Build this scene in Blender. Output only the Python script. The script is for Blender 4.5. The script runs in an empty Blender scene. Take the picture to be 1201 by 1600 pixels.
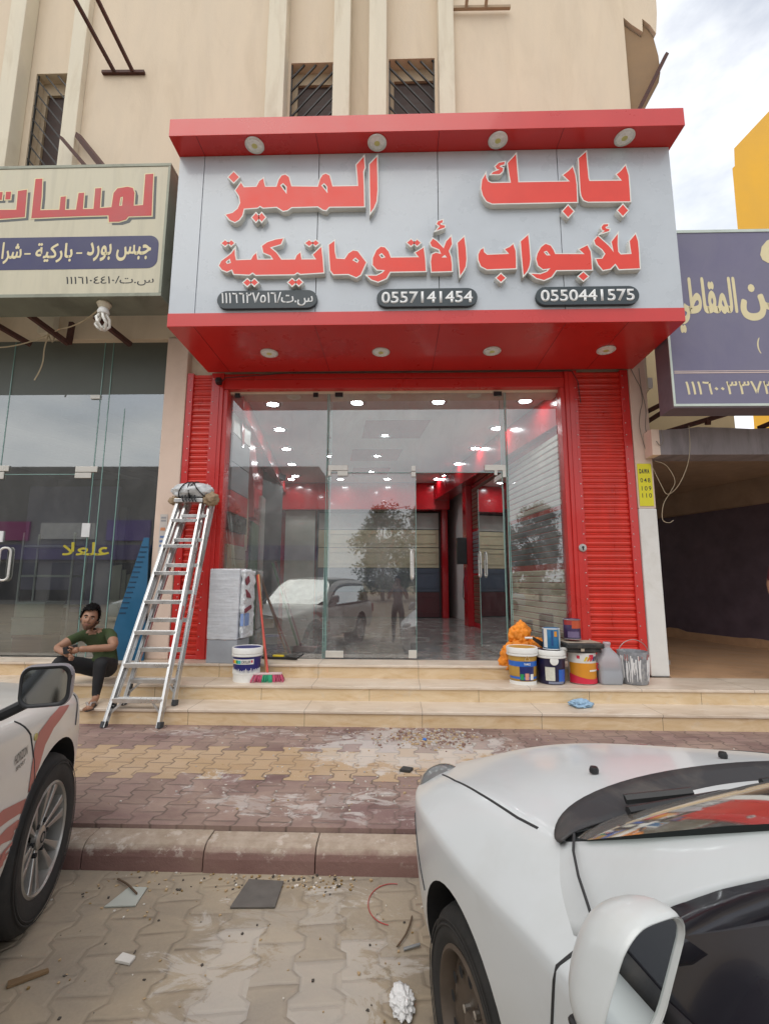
import bpy, bmesh, math, random
from mathutils import Vector, Matrix, Euler
from mathutils.bvhtree import BVHTree
from math import radians, sin, cos, pi
random.seed(7)
S = bpy.context.scene
COL = S.collection

# ---------------------------------------------------------------- camera
cam_d = bpy.data.cameras.new("camera"); cam = bpy.data.objects.new("camera", cam_d); COL.objects.link(cam)
F_PX, PITCH, YAW, ROLL = 735.0, 1.44382781e-01, -2.69157905e-02, 3.86331518e-03
fw = Vector((sin(YAW)*cos(PITCH), cos(YAW)*cos(PITCH), sin(PITCH)))
r0 = Vector((cos(YAW), -sin(YAW), 0)); u0 = r0.cross(fw)
rt = r0*cos(ROLL) + u0*sin(ROLL); up = -r0*sin(ROLL) + u0*cos(ROLL)
M = Matrix((rt, up, -fw)).transposed().to_4x4(); M.translation = Vector((0, 0, 1.5))
cam.matrix_world = M
cam_d.sensor_fit = 'VERTICAL'; cam_d.sensor_height = 24.0; cam_d.lens = 24.0*F_PX/1600.0
cam_d.clip_start = 0.03; cam_d.clip_end = 3000
S.camera = cam
S.render.resolution_x, S.render.resolution_y = 768, 1024

# ---------------------------------------------------------------- light
SUN_EL, SUN_AZ = radians(56), radians(205)          # high sun behind thin cloud, from behind the camera
W = bpy.data.worlds.new("World"); S.world = W; W.use_nodes = True
nt = W.node_tree; nt.nodes.clear()
wo = nt.nodes.new("ShaderNodeOutputWorld"); bg = nt.nodes.new("ShaderNodeBackground"); nt.links.new(bg.outputs[0], wo.inputs[0])
sky = nt.nodes.new("ShaderNodeTexSky"); sky.sky_type = 'NISHITA'; sky.sun_disc = False
sky.sun_elevation = SUN_EL; sky.sun_rotation = SUN_AZ; sky.dust_density = 3.0; sky.air_density = 1.2
tc = nt.nodes.new("ShaderNodeTexCoord")
mp = nt.nodes.new("ShaderNodeMapping"); mp.inputs['Scale'].default_value = (1.6, 1.6, 3.4); mp.inputs['Location'].default_value = (0.35, 0.1, 0.2)
nz = nt.nodes.new("ShaderNodeTexNoise"); nz.inputs['Scale'].default_value = 1.5; nz.inputs['Detail'].default_value = 7; nz.inputs['Roughness'].default_value = 0.56
rp = nt.nodes.new("ShaderNodeValToRGB"); rp.color_ramp.elements[0].position = 0.30; rp.color_ramp.elements[1].position = 0.54
nz2 = nt.nodes.new("ShaderNodeTexNoise"); nz2.inputs['Scale'].default_value = 3.2; nz2.inputs['Detail'].default_value = 6
rp2 = nt.nodes.new("ShaderNodeValToRGB")
rp2.color_ramp.elements[0].position = 0.3; rp2.color_ramp.elements[0].color = (9.2, 9.7, 10.4, 1)
rp2.color_ramp.elements[1].position = 0.6; rp2.color_ramp.elements[1].color = (13.2, 13.3, 13.5, 1)
mxw = nt.nodes.new("ShaderNodeMix"); mxw.data_type = 'RGBA'
add = nt.nodes.new("ShaderNodeMix"); add.data_type = 'RGBA'; add.blend_type = 'ADD'; add.inputs[0].default_value = 1.0
add.inputs[7].default_value = (4.2, 4.2, 4.2, 1)
L = nt.links.new
L(tc.outputs['Generated'], mp.inputs[0]); L(mp.outputs[0], nz.inputs['Vector']); L(mp.outputs[0], nz2.inputs['Vector'])
L(nz.outputs['Fac'], rp.inputs[0]); L(nz2.outputs['Fac'], rp2.inputs[0])
L(sky.outputs[0], add.inputs[6]); L(add.outputs[2], mxw.inputs[6]); L(rp2.outputs[0], mxw.inputs[7]); L(rp.outputs[0], mxw.inputs[0])
L(mxw.outputs[2], bg.inputs['Color']); bg.inputs['Strength'].default_value = 0.10
sd = bpy.data.lights.new("sun", 'SUN'); sd.energy = 1.2; sd.angle = radians(50); sd.color = (1.0, 0.95, 0.87)
sun = bpy.data.objects.new("sun", sd); COL.objects.link(sun)
# direction towards the sun
sv = Vector((sin(SUN_AZ)*cos(SUN_EL), cos(SUN_AZ)*cos(SUN_EL), sin(SUN_EL)))
sun.rotation_euler = (-sv).to_track_quat('-Z', 'Y').to_euler(); sun.location = (0, -5, 20)
S.view_settings.view_transform = 'Standard'; S.view_settings.look = 'None'; S.view_settings.exposure = 0.06; S.view_settings.gamma = 1.0
S.cycles.use_denoising = True
S.cycles.max_bounces = 10; S.cycles.transparent_max_bounces = 24; S.cycles.glossy_bounces = 6; S.cycles.sample_clamp_indirect = 6.0
HEADLINE = [([[2.221,6.501],[2.224,6.327],[2.229,6.154],[2.238,6.115],[2.609,6.112],[2.554,6.194],[2.604,6.237],[2.665,6.31],[2.691,6.181],[2.691,6.011],[2.688,5.839],[2.205,5.844],[2.157,5.866],[2.134,5.92],[2.127,5.986],[2.13,6.416]],[]),([[2.6,5.8],[2.654,5.724],[2.59,5.652],[2.536,5.727]],[]),([[2.054,6.306],[2.079,6.195],[2.087,6.072],[2.083,5.844],[1.104,5.841],[1.04,5.874],[0.999,5.953],[0.982,6.041],[0.996,6.156],[1.041,6.237],[1.046,6.18],[1.065,6.135],[1.103,6.112],[1.329,6.112],[1.315,6.211],[1.301,6.372],[1.403,6.49],[1.408,6.333],[1.416,6.115],[2.01,6.113],[1.938,6.198],[2.002,6.25]],[]),([[1.269,6.391],[1.198,6.377],[1.153,6.331],[1.17,6.298],[1.2,6.285],[1.125,6.255],[1.102,6.225],[1.202,6.226],[1.238,6.262],[1.248,6.306],[1.205,6.327],[1.223,6.344],[1.261,6.351]],[]),([[1.976,5.802],[2.034,5.724],[1.968,5.649],[1.91,5.727]],[]),([[2.717,5.422],[2.738,5.33],[2.739,5.202],[2.734,4.994],[2.503,4.986],[2.466,5.055],[2.406,4.994],[2.322,4.979],[2.274,5.047],[2.253,5.117],[2.324,5.122],[2.361,5.18],[2.327,5.239],[2.258,5.298],[2.246,5.35],[2.291,5.406],[2.339,5.353],[2.398,5.289],[2.432,5.242],[2.455,5.202],[2.447,5.276],[2.44,5.33],[2.518,5.43],[2.507,5.299],[2.508,5.206],[2.532,5.17],[2.654,5.175],[2.647,5.25],[2.644,5.336]],[]),([[2.417,5.555],[2.364,5.551],[2.338,5.518],[2.343,5.485],[2.371,5.468],[2.329,5.436],[2.422,5.465],[2.429,5.488],[2.39,5.499],[2.383,5.518],[2.413,5.527]],[]),([[2.167,5.291],[2.198,5.211],[2.201,5.117],[2.201,4.986],[1.8,4.985],[1.744,4.905],[1.658,4.865],[1.576,4.891],[1.515,4.947],[1.62,4.939],[1.695,4.968],[1.734,5.009],[1.654,4.998],[1.599,5.046],[1.582,5.127],[1.599,5.197],[1.645,5.278],[1.696,5.317],[1.752,5.293],[1.781,5.241],[1.799,5.187],[2.125,5.181],[2.071,5.241]],[[[1.67,5.214],[1.704,5.228],[1.742,5.171],[1.702,5.172]]]),([[2.102,4.957],[2.153,4.904],[2.096,4.852],[2.045,4.905]],[]),([[1.503,5.434],[1.512,5.292],[1.516,5.128],[1.503,5.047],[1.475,4.978],[1.431,4.926],[1.422,5.13],[1.415,5.352]],[]),([[1.329,5.321],[1.352,5.236],[1.354,5.131],[1.35,5.015],[1.023,5.006],[0.954,5.048],[0.927,5.126],[0.928,5.196],[0.955,5.254],[0.988,5.275],[0.993,5.225],[1.028,5.19],[1.276,5.197],[1.231,5.257],[1.288,5.284]],[]),([[1.177,4.95],[1.226,4.899],[1.174,4.849],[1.125,4.9]],[]),([[0.771,5.423],[0.788,5.28],[0.793,5.14],[0.781,5.046],[0.754,4.989],[0.715,4.931],[0.704,5.141],[0.695,5.346]],[]),([[0.38,5.353],[0.413,5.405],[0.456,5.373],[0.534,5.28],[0.565,5.367],[0.621,5.43],[0.631,5.33],[0.593,5.246],[0.617,5.166],[0.626,5.072],[0.625,4.991],[0.394,4.987],[0.386,5.111],[0.4,5.204],[0.443,5.225],[0.503,5.21],[0.482,5.267],[0.427,5.291],[0.397,5.306]],[[[0.511,5.165],[0.547,5.195],[0.568,5.164]]]),([[0.53,5.642],[0.474,5.624],[0.458,5.59],[0.494,5.561],[0.453,5.507],[0.552,5.543],[0.553,5.57],[0.506,5.58],[0.501,5.599],[0.527,5.608]],[]),([[-0.238,6.495],[-0.233,6.269],[-0.229,6.046],[-0.239,5.899],[-0.269,5.814],[-0.31,5.749],[-0.319,6.073],[-0.326,6.391]],[]),([[-0.394,6.498],[-0.382,6.347],[-0.399,6.298],[-0.39,6.074],[-0.383,5.833],[-0.795,5.837],[-0.83,5.793],[-0.869,5.801],[-0.927,5.844],[-1.24,5.84],[-1.287,5.802],[-1.338,5.793],[-1.413,5.848],[-1.576,5.839],[-1.613,5.865],[-1.643,5.841],[-1.802,5.831],[-1.816,5.746],[-1.852,5.686],[-1.9,5.657],[-1.963,5.688],[-2.016,5.757],[-1.935,5.78],[-1.877,5.833],[-1.85,5.911],[-1.868,6.0],[-1.916,6.076],[-1.854,6.179],[-1.817,6.116],[-1.666,6.12],[-1.635,6.194],[-1.588,6.233],[-1.577,6.173],[-1.561,6.118],[-1.427,6.115],[-1.404,6.207],[-1.37,6.264],[-1.326,6.275],[-1.284,6.242],[-1.249,6.117],[-0.934,6.105],[-0.91,6.209],[-0.88,6.263],[-0.842,6.277],[-0.799,6.251],[-0.761,6.106],[-0.459,6.105],[-0.469,6.249],[-0.482,6.387]],[[[-1.383,6.132],[-1.351,6.161],[-1.305,6.113],[-1.304,6.019]],[[-0.894,6.122],[-0.862,6.151],[-0.823,6.103],[-0.819,6.019]]]),([[-1.949,6.326],[-1.88,6.252],[-1.941,6.181],[-2.01,6.255]],[]),([[-1.657,5.772],[-1.608,5.713],[-1.652,5.655],[-1.701,5.715]],[]),([[-1.589,5.773],[-1.542,5.714],[-1.584,5.656],[-1.631,5.716]],[]),([[0.306,5.293],[0.322,5.147],[0.329,4.995],[-0.08,4.994],[-0.122,4.913],[-0.214,4.871],[-0.293,4.9],[-0.342,4.951],[-0.235,4.948],[-0.171,4.979],[-0.14,5.014],[-0.229,5.022],[-0.279,5.081],[-0.278,5.168],[-0.237,5.267],[-0.188,5.311],[-0.141,5.303],[-0.097,5.248],[-0.072,5.172],[0.25,5.172],[0.209,5.229]],[[[-0.209,5.209],[-0.175,5.23],[-0.134,5.178],[-0.179,5.164]]]),([[0.161,5.4],[0.206,5.356],[0.16,5.314],[0.115,5.358]],[]),([[0.232,5.394],[0.272,5.353],[0.231,5.313],[0.191,5.354]],[]),([[-0.725,5.396],[-0.718,5.258],[-0.699,5.17],[-0.602,5.161],[-0.56,5.232],[-0.507,5.269],[-0.453,5.258],[-0.409,5.194],[-0.354,5.115],[-0.417,4.96],[-0.466,4.93],[-0.556,4.973],[-0.728,4.971],[-0.765,5.023],[-0.777,5.164],[-0.789,5.344]],[[[-0.512,5.146],[-0.478,5.178],[-0.438,5.14],[-0.455,5.112]]]),([[-0.876,5.322],[-0.855,5.165],[-0.84,4.996],[-1.109,4.981],[-1.144,5.003],[-1.178,4.978],[-1.623,4.977],[-1.663,5.008],[-1.699,4.981],[-1.88,4.993],[-1.904,5.05],[-1.961,5.022],[-2.022,5.049],[-2.059,5.101],[-2.034,5.16],[-1.971,5.211],[-1.923,5.254],[-1.885,5.315],[-1.878,5.229],[-1.862,5.167],[-1.688,5.171],[-1.666,5.221],[-1.631,5.256],[-1.614,5.17],[-1.431,5.17],[-1.459,5.218],[-1.548,5.259],[-1.569,5.343],[-1.51,5.39],[-1.412,5.424],[-1.321,5.437],[-1.347,5.363],[-1.472,5.322],[-1.395,5.255],[-1.335,5.166],[-1.175,5.166],[-1.159,5.218],[-1.117,5.255],[-1.101,5.165],[-0.933,5.164],[-0.971,5.222]],[[[-1.983,5.148],[-1.937,5.187],[-1.922,5.135],[-1.964,5.121]]]),([[-2.005,5.425],[-1.961,5.386],[-2.0,5.348],[-2.044,5.387]],[]),([[-1.932,5.423],[-1.893,5.387],[-1.928,5.351],[-1.967,5.388]],[]),([[-1.72,4.927],[-1.673,4.882],[-1.716,4.838],[-1.764,4.883]],[]),([[-1.638,4.926],[-1.595,4.883],[-1.634,4.842],[-1.677,4.884]],[]),([[-1.202,4.922],[-1.155,4.877],[-1.199,4.834],[-1.246,4.878]],[]),([[-1.124,4.921],[-1.082,4.878],[-1.122,4.837],[-1.164,4.88]],[]),([[-1.019,5.408],[-0.972,5.369],[-1.017,5.332],[-1.064,5.371]],[]),([[-0.943,5.407],[-0.903,5.37],[-0.941,5.335],[-0.981,5.372]],[])]
OLD_WORD = [([[-3.182,6.579],[-3.081,6.586],[-3.071,6.298],[-3.058,5.994],[-3.35,5.99],[-3.378,5.947],[-3.463,5.919],[-3.592,5.918],[-3.606,6.01],[-3.959,6.005],[-4.257,5.998],[-4.589,5.987],[-4.594,6.269],[-4.597,6.542],[-4.509,6.546],[-4.49,6.297],[-4.487,6.098],[-4.241,6.099],[-4.243,6.28],[-4.178,6.287],[-4.169,6.095],[-4.028,6.098],[-4.018,6.329],[-3.947,6.334],[-3.941,6.103],[-3.805,6.103],[-3.81,6.392],[-3.734,6.396],[-3.724,6.113],[-3.578,6.123],[-3.568,6.323],[-3.525,6.386],[-3.395,6.407],[-3.328,6.388],[-3.301,6.318],[-3.297,6.138],[-3.178,6.145]],[[[-3.476,6.261],[-3.444,6.27],[-3.444,6.141],[-3.482,6.139]]]),([[-4.691,6.392],[-4.674,6.006],[-5.158,5.973],[-5.225,6.07],[-5.225,6.281],[-5.164,6.28],[-5.121,6.113],[-4.796,6.11],[-4.805,6.376]],[]),([[-4.959,6.367],[-4.893,6.368],[-4.891,6.259],[-4.957,6.258]],[]),([[-5.075,6.363],[-5.003,6.365],[-5.001,6.255],[-5.072,6.254]],[])]
# ---------------------------------------------------------------- helpers
def lin(c):
    return tuple(((v/12.92) if v <= 0.04045 else ((v+0.055)/1.055)**2.4) for v in c)
def hx(h):
    h = h.lstrip('#')
    return lin(tuple(int(h[i:i+2], 16)/255 for i in (0, 2, 4)))

class NT:
    """small node-tree writer"""
    def __init__(s, name):
        s.m = bpy.data.materials.new(name); s.m.use_nodes = True; s.t = s.m.node_tree; s.t.nodes.clear()
        s.out = s.n("ShaderNodeOutputMaterial"); s.b = s.n("ShaderNodeBsdfPrincipled"); s.l(s.b.outputs[0], s.out.inputs[0])
        s.tc = s.n("ShaderNodeTexCoord")
    def n(s, k, **kw):
        q = s.t.nodes.new(k)
        for a, b in kw.items(): setattr(q, a, b)
        return q
    def l(s, a, b): s.t.links.new(a, b)
    def put(s, sock, v):
        if isinstance(v, (int, float)): sock.default_value = v
        elif isinstance(v, (tuple, list)): sock.default_value = tuple(v) if len(v) == len(sock.default_value) else tuple(v)+(1,)
        else: s.l(v, sock)
    def math(s, op, a, b=0.0, c=None, clamp=False):
        q = s.n("ShaderNodeMath", operation=op, use_clamp=clamp); s.put(q.inputs[0], a); s.put(q.inputs[1], b)
        if c is not None: s.put(q.inputs[2], c)
        return q.outputs[0]
    def pos(s, obj=False):
        return s.tc.outputs['Object'] if obj else s.n("ShaderNodeNewGeometry").outputs['Position']
    def xyz(s, v):
        q = s.n("ShaderNodeSeparateXYZ"); s.l(v, q.inputs[0]); return q.outputs
    def comb(s, x, y, z=0.0):
        q = s.n("ShaderNodeCombineXYZ"); s.put(q.inputs[0], x); s.put(q.inputs[1], y); s.put(q.inputs[2], z); return q.outputs[0]
    def noise(s, v, scale, detail=4, rough=0.55, dist=0.0):
        q = s.n("ShaderNodeTexNoise"); s.l(v, q.inputs['Vector']); q.inputs['Scale'].default_value = scale
        q.inputs['Detail'].default_value = detail; q.inputs['Roughness'].default_value = rough; q.inputs['Distortion'].default_value = dist
        return q.outputs['Fac']
    def scale(s, v, sc):
        q = s.n("ShaderNodeMapping"); s.l(v, q.inputs[0]); q.inputs['Scale'].default_value = sc; return q.outputs[0]
    def ramp(s, f, a, b, lo=0.0, hi=1.0):
        q = s.n("ShaderNodeMapRange"); s.put(q.inputs[0], f); q.inputs[1].default_value = a; q.inputs[2].default_value = b
        q.inputs[3].default_value = lo; q.inputs[4].default_value = hi; return q.outputs[0]
    def mix(s, f, a, b, blend='MIX'):
        q = s.n("ShaderNodeMix", data_type='RGBA', blend_type=blend); s.put(q.inputs[0], f); s.put(q.inputs[6], a); s.put(q.inputs[7], b); return q.outputs[2]
    def bump(s, h, strength=0.3, dist=0.01):
        q = s.n("ShaderNodeBump"); q.inputs['Strength'].default_value = strength; q.inputs['Distance'].default_value = dist
        s.l(h, q.inputs['Height']); s.l(q.outputs[0], s.b.inputs['Normal'])
    def set(s, **kw):
        names = dict(color='Base Color', rough='Roughness', metal='Metallic', coat='Coat Weight', coatr='Coat Roughness', spec='Specular IOR Level', trans='Transmission Weight', ior='IOR', alpha='Alpha', emit='Emission Color', estr='Emission Strength', sub='Subsurface Weight', sheen='Sheen Weight')
        for k, v in kw.items(): s.put(s.b.inputs[names[k]], v)
        return s
_mats = {}
def mat(name, c, rough=0.5, metal=0.0, var=0.12, vs=3.0, bump=0.0, bs=60.0, coat=0.0, spec=0.5, stretch=None, obj=False, dirt=None, dirt_amt=0.3, ds=2.0, rvar=0.1, **kw):
    """solid colour broken up by noise, with optional dirt patches"""
    if name in _mats: return _mats[name]
    if isinstance(c, str): c = hx(c)
    n = NT(name); p = n.pos(obj)
    q = n.scale(p, stretch) if stretch else p
    f = n.noise(q, vs, 6, 0.6)
    col = n.mix(n.ramp(f, 0.3, 0.7), tuple(v*(1-var) for v in c), tuple(min(1, v*(1+var)) for v in c))
    if dirt:
        d = n.ramp(n.noise(q, ds, 8, 0.65, 0.6), 0.5, 0.72, 0, dirt_amt)
        col = n.mix(d, col, hx(dirt) if isinstance(dirt, str) else dirt)
    n.set(color=col, rough=n.ramp(f, 0.3, 0.7, max(0.0, rough-rvar), min(1, rough+rvar)), metal=metal, coat=coat, spec=spec)
    n.b.inputs['Coat Roughness'].default_value = 0.06
    if bump: n.bump(n.noise(q, bs, 5, 0.6), bump, 0.01)
    n.set(**kw)
    _mats[name] = n.m
    return n.m

def mesh_obj(name, verts, faces, m=None, parent=None, smooth=False, fm=None):
    me = bpy.data.meshes.new(name); me.from_pydata([tuple(v) for v in verts], [], faces); me.update()
    return finish(name, me, m, parent, smooth, fm)
def finish(name, me, m=None, parent=None, smooth=False, fm=None):
    ms = m if isinstance(m, (list, tuple)) else ([m] if m else [])
    for x in ms: me.materials.append(x)
    if fm:
        for p, i in zip(me.polygons, fm): p.material_index = i
    if smooth:
        for p in me.polygons: p.use_smooth = True
    o = bpy.data.objects.new(name, me); COL.objects.link(o)
    if parent: o.parent = parent
    return o
class MB:
    """collects shapes, builds ONE mesh object"""
    def __init__(s): s.v = []; s.f = []; s.mi = []; s.cur = 0; s.T = None
    def add(s, vs, fs):
        k = len(s.v)
        s.v += [(s.T @ Vector(v)) if s.T else Vector(v) for v in vs]
        s.f += [tuple(i+k for i in f) for f in fs]; s.mi += [s.cur]*len(fs); return s
    def box(s, x0, x1, y0, y1, z0, z1):
        return s.add([(x0,y0,z0),(x1,y0,z0),(x1,y1,z0),(x0,y1,z0),(x0,y0,z1),(x1,y0,z1),(x1,y1,z1),(x0,y1,z1)],
                     [(0,3,2,1),(4,5,6,7),(0,1,5,4),(1,2,6,5),(2,3,7,6),(3,0,4,7)])
    def quad(s, a, b, c, d): return s.add([a, b, c, d], [(0, 1, 2, 3)])
    def tube(s, pts, r, n=8, cap=True):
        pts = [Vector(p) for p in pts]; rs = r if isinstance(r, (list, tuple)) else [r]*len(pts)
        vs = []; fs = []; ref = None
        for i, p in enumerate(pts):
            d = (pts[min(i+1, len(pts)-1)]-pts[max(i-1, 0)]).normalized()
            if ref is None: ref = d.orthogonal().normalized()
            ref = (ref - d*ref.dot(d)); ref = ref.normalized() if ref.length > 1e-6 else d.orthogonal().normalized()
            b = d.cross(ref)
            for k in range(n):
                a = 2*pi*k/n; vs.append(p + (ref*cos(a)+b*sin(a))*rs[i])
        for i in range(len(pts)-1):
            for k in range(n): fs.append((i*n+k, i*n+(k+1) % n, (i+1)*n+(k+1) % n, (i+1)*n+k))
        if cap: fs += [tuple(range(n))[::-1], tuple((len(pts)-1)*n+k for k in range(n))]
        return s.add(vs, fs)
    def beam(s, a, b, w, h, up=(0, 0, 1)):
        a, b = Vector(a), Vector(b); d = (b-a).normalized(); x = d.cross(Vector(up))
        x = x.normalized() if x.length > 1e-5 else d.orthogonal().normalized(); y = x.cross(d)
        vs = [p + x*sx*w/2 + y*sy*h/2 for p in (a, b) for sx, sy in ((-1,-1),(1,-1),(1,1),(-1,1))]
        return s.add(vs, [(0,3,2,1),(4,5,6,7),(0,1,5,4),(1,2,6,5),(2,3,7,6),(3,0,4,7)])
    def lathe(s, prof, n=32, c=(0, 0, 0), axis='Z', closed=False):
        vs = []; fs = []; c = Vector(c)
        for r, z in prof:
            for k in range(n):
                a = 2*pi*k/n
                v = (r*cos(a), r*sin(a), z) if axis == 'Z' else ((z, r*cos(a), r*sin(a)) if axis == 'X' else (r*cos(a), z, r*sin(a)))
                vs.append(c+Vector(v))
        m = len(prof)
        for i in range(m if closed else m-1):
            for k in range(n): fs.append((i*n+k, i*n+(k+1) % n, ((i+1) % m)*n+(k+1) % n, ((i+1) % m)*n+k))
        return s.add(vs, fs)
    def disc(s, c, r, n=24, axis='Z'):
        c = Vector(c); vs = []
        for k in range(n):
            a = 2*pi*k/n
            vs.append(c+Vector((r*cos(a), r*sin(a), 0) if axis == 'Z' else ((0, r*cos(a), r*sin(a)) if axis == 'X' else (r*cos(a), 0, r*sin(a)))))
        return s.add(vs, [tuple(range(n))])
    def prism(s, poly, y0, y1, plane='XZ'):
        n = len(poly); f = (lambda p, y: (p[0], y, p[1])) if plane == 'XZ' else ((lambda p, y: (y, p[0], p[1])) if plane == 'YZ' else (lambda p, y: (p[0], p[1], y)))
        vs = [f(p, y0) for p in poly]+[f(p, y1) for p in poly]
        return s.add(vs, [tuple(range(n)), tuple(range(n, 2*n))[::-1]]+[(i, i+n, (i+1) % n+n, (i+1) % n) for i in range(n)])
    def build(s, name, m=None, parent=None, smooth=False, bevel=0.0, auto=True, seg=2):
        me = bpy.data.meshes.new(name); me.from_pydata([tuple(v) for v in s.v], [], s.f); me.update()
        bm = bmesh.new(); bm.from_mesh(me); bmesh.ops.recalc_face_normals(bm, faces=bm.faces); bm.to_mesh(me); bm.free()
        o = finish(name, me, m, parent, smooth, s.mi if isinstance(m, (list, tuple)) else None)
        if smooth and auto:
            try: me.set_sharp_from_angle(angle=radians(40))
            except Exception: pass
        if bevel:
            b = o.modifiers.new("bevel", 'BEVEL'); b.width = bevel; b.segments = seg; b.limit_method = 'ANGLE'; b.angle_limit = radians(40)
            b.harden_normals = False
        return o
def tag(o, label=None, cat=None, group=None, kind=None):
    if label: o['label'] = label
    if cat: o['category'] = cat
    if group: o['group'] = group
    if kind: o['kind'] = kind
    return o
def thing(name, label, cat, loc=(0, 0, 0), rz=0.0, group=None, kind=None):
    o = bpy.data.objects.new(name, None); COL.objects.link(o); o.location = loc; o.rotation_euler = (0, 0, rz); o.empty_display_size = 0.1
    return tag(o, label, cat, group, kind)
def copy_tree(o, parent=None):
    c = o.copy(); COL.objects.link(c)
    if parent: c.parent = parent
    for ch in list(o.children): copy_tree(ch, c)
    return c
def baked(o):
    """apply modifiers"""
    dg = bpy.context.evaluated_depsgraph_get(); dg.update()
    me = bpy.data.meshes.new_from_object(o.evaluated_get(dg)); o.modifiers.clear(); o.data = me; return o
def curve_mesh(name, contours, extrude, offset=0.0):
    cu = bpy.data.curves.new(name, 'CURVE'); cu.dimensions = '2D'; cu.fill_mode = 'BOTH'; cu.extrude = extrude; cu.offset = offset
    for pts in contours:
        sp = cu.splines.new('POLY'); sp.points.add(len(pts)-1); sp.use_cyclic_u = True
        for q, p in zip(sp.points, pts): q.co = (p[0], p[1], 0, 1)
    o = bpy.data.objects.new(name, cu); COL.objects.link(o)
    dg = bpy.context.evaluated_depsgraph_get(); dg.update()
    me = bpy.data.meshes.new_from_object(o.evaluated_get(dg)); bpy.data.objects.remove(o); bpy.data.curves.remove(cu); return me
# --- Arabic shaping with presentation forms (isolated code, joins on both sides?)
AR = {'ا':(0xFE8D,0),'أ':(0xFE83,0),'ب':(0xFE8F,1),'ة':(0xFE93,0),'ت':(0xFE95,1),'ج':(0xFE9D,1),'د':(0xFEA9,0),'ر':(0xFEAD,0),'ز':(0xFEAF,0),'س':(0xFEB1,1),'ش':(0xFEB5,1),'ط':(0xFEC1,1),'ع':(0xFEC9,1),'ق':(0xFED5,1),'ك':(0xFED9,1),'ل':(0xFEDD,1),'م':(0xFEE1,1),'ن':(0xFEE5,1),'و':(0xFEED,0),'ي':(0xFEF1,1)}
def shape(t):
    out = []; i = 0; prev = False
    runs = []
    while i < len(t):
        ch = t[i]
        if ch in AR:
            code, dual = AR[ch]
            if ch == 'ل' and i+1 < len(t) and t[i+1] == 'ا':
                out.append(chr(0xFEFC if prev else 0xFEFB)); prev = False; i += 2; continue
            nxt = dual and i+1 < len(t) and t[i+1] in AR
            k = (3 if nxt else 1) if prev else (2 if nxt else 0)
            if not dual: k = 1 if prev else 0
            out.append(chr(code+k)); prev = bool(nxt)
        else:
            out.append(ch); prev = False
        i += 1
    # reverse to visual order, keep digit runs left to right
    res = []; run = []
    for c in out:
        if c.isdigit(): run.append(c)
        else:
            if run: res.append(''.join(run)); run = []
            res.append(c)
    if run: res.append(''.join(run))
    return ''.join(res[::-1])
def text(name, body, m, parent, x0, x1, z0, z1, y, depth=0.002, bold=0.0, fit='box', face='-Y', spacing=1.0):
    """lettering standing on a plane, scaled into the given rectangle"""
    cu = bpy.data.curves.new(name, 'FONT'); cu.body = body; cu.size = 1.0; cu.extrude = 0.0; arab = any(ord(c_) >= 0xFE70 for c_ in body) and not any(c_.isdigit() for c_ in body); cu.offset = 0.0 if arab else bold; cu.resolution_u = 4; cu.space_character = spacing
    o = bpy.data.objects.new(name, cu); COL.objects.link(o)
    dg = bpy.context.evaluated_depsgraph_get(); dg.update()
    me = bpy.data.meshes.new_from_object(o.evaluated_get(dg)); bpy.data.objects.remove(o); bpy.data.curves.remove(cu)
    if arab and bold:                       # thicken joined Arabic strokes by overlaying shifted copies
        bm = bmesh.new()
        for k_ in range(9):
            m2 = me.copy(); d_ = (0, 0) if k_ == 8 else (bold*cos(k_*pi/4), bold*sin(k_*pi/4))
            for v in m2.vertices: v.co = (v.co.x+d_[0], v.co.y+d_[1], k_*1.0)
            bm.from_mesh(m2); bpy.data.meshes.remove(m2)
        bm.to_mesh(me); bm.free()
    xs = [v.co.x for v in me.vertices]; ys = [v.co.y for v in me.vertices]
    a, b, c, d = min(xs), max(xs), min(ys), max(ys); sx = (x1-x0)/(b-a); sz = (z1-z0)/(d-c)
    if fit == 'h': sx = sz; x1 = x0+(b-a)*sx
    for v in me.vertices:
        X = x0+(v.co.x-a)*sx; Z = z0+(v.co.y-c)*sz
        v.co = (X, y-0.00012*v.co.z, Z) if face == '-Y' else v.co
    bm = bmesh.new(); bm.from_mesh(me)
    if depth:
        g = bmesh.ops.extrude_face_region(bm, geom=bm.faces[:])
        bmesh.ops.translate(bm, verts=[q for q in g['geom'] if isinstance(q, bmesh.types.BMVert)], vec=(0, -depth, 0))
    bmesh.ops.recalc_face_normals(bm, faces=bm.faces); bm.to_mesh(me); bm.free()
    return finish(name, me, m, parent)
def loft(name, lines, m, parent=None, sub=2, thick=0.0, crease=(), smooth=True, mirror=False, fm=None, closed=False, bake=True):
    """grid surface through polylines of equal length"""
    n = len(lines[0]); vs = [v for l in lines for v in l]; fs = []; k = len(lines)
    for i in range(k if closed else k-1):
        for j in range(n-1): fs.append((i*n+j, i*n+j+1, ((i+1) % k)*n+j+1, ((i+1) % k)*n+j))
    o = mesh_obj(name, vs, fs, m, parent, smooth, fm)
    if crease:
        a = o.data.attributes.new("crease_edge", 'FLOAT', 'EDGE')
        for e in o.data.edges:
            i, j = e.vertices
            if abs(i-j) == n and (i % n) in crease: a.data[e.index].value = crease[i % n] if isinstance(crease, dict) else 0.6
    if mirror:
        q = o.modifiers.new("m", 'MIRROR'); q.merge_threshold = 0.002
    if sub:
        q = o.modifiers.new("s", 'SUBSURF'); q.levels = q.render_levels = sub
    if thick:
        q = o.modifiers.new("t", 'SOLIDIFY'); q.thickness = thick; q.offset = 0
    if bake: baked(o)
    return o
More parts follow.
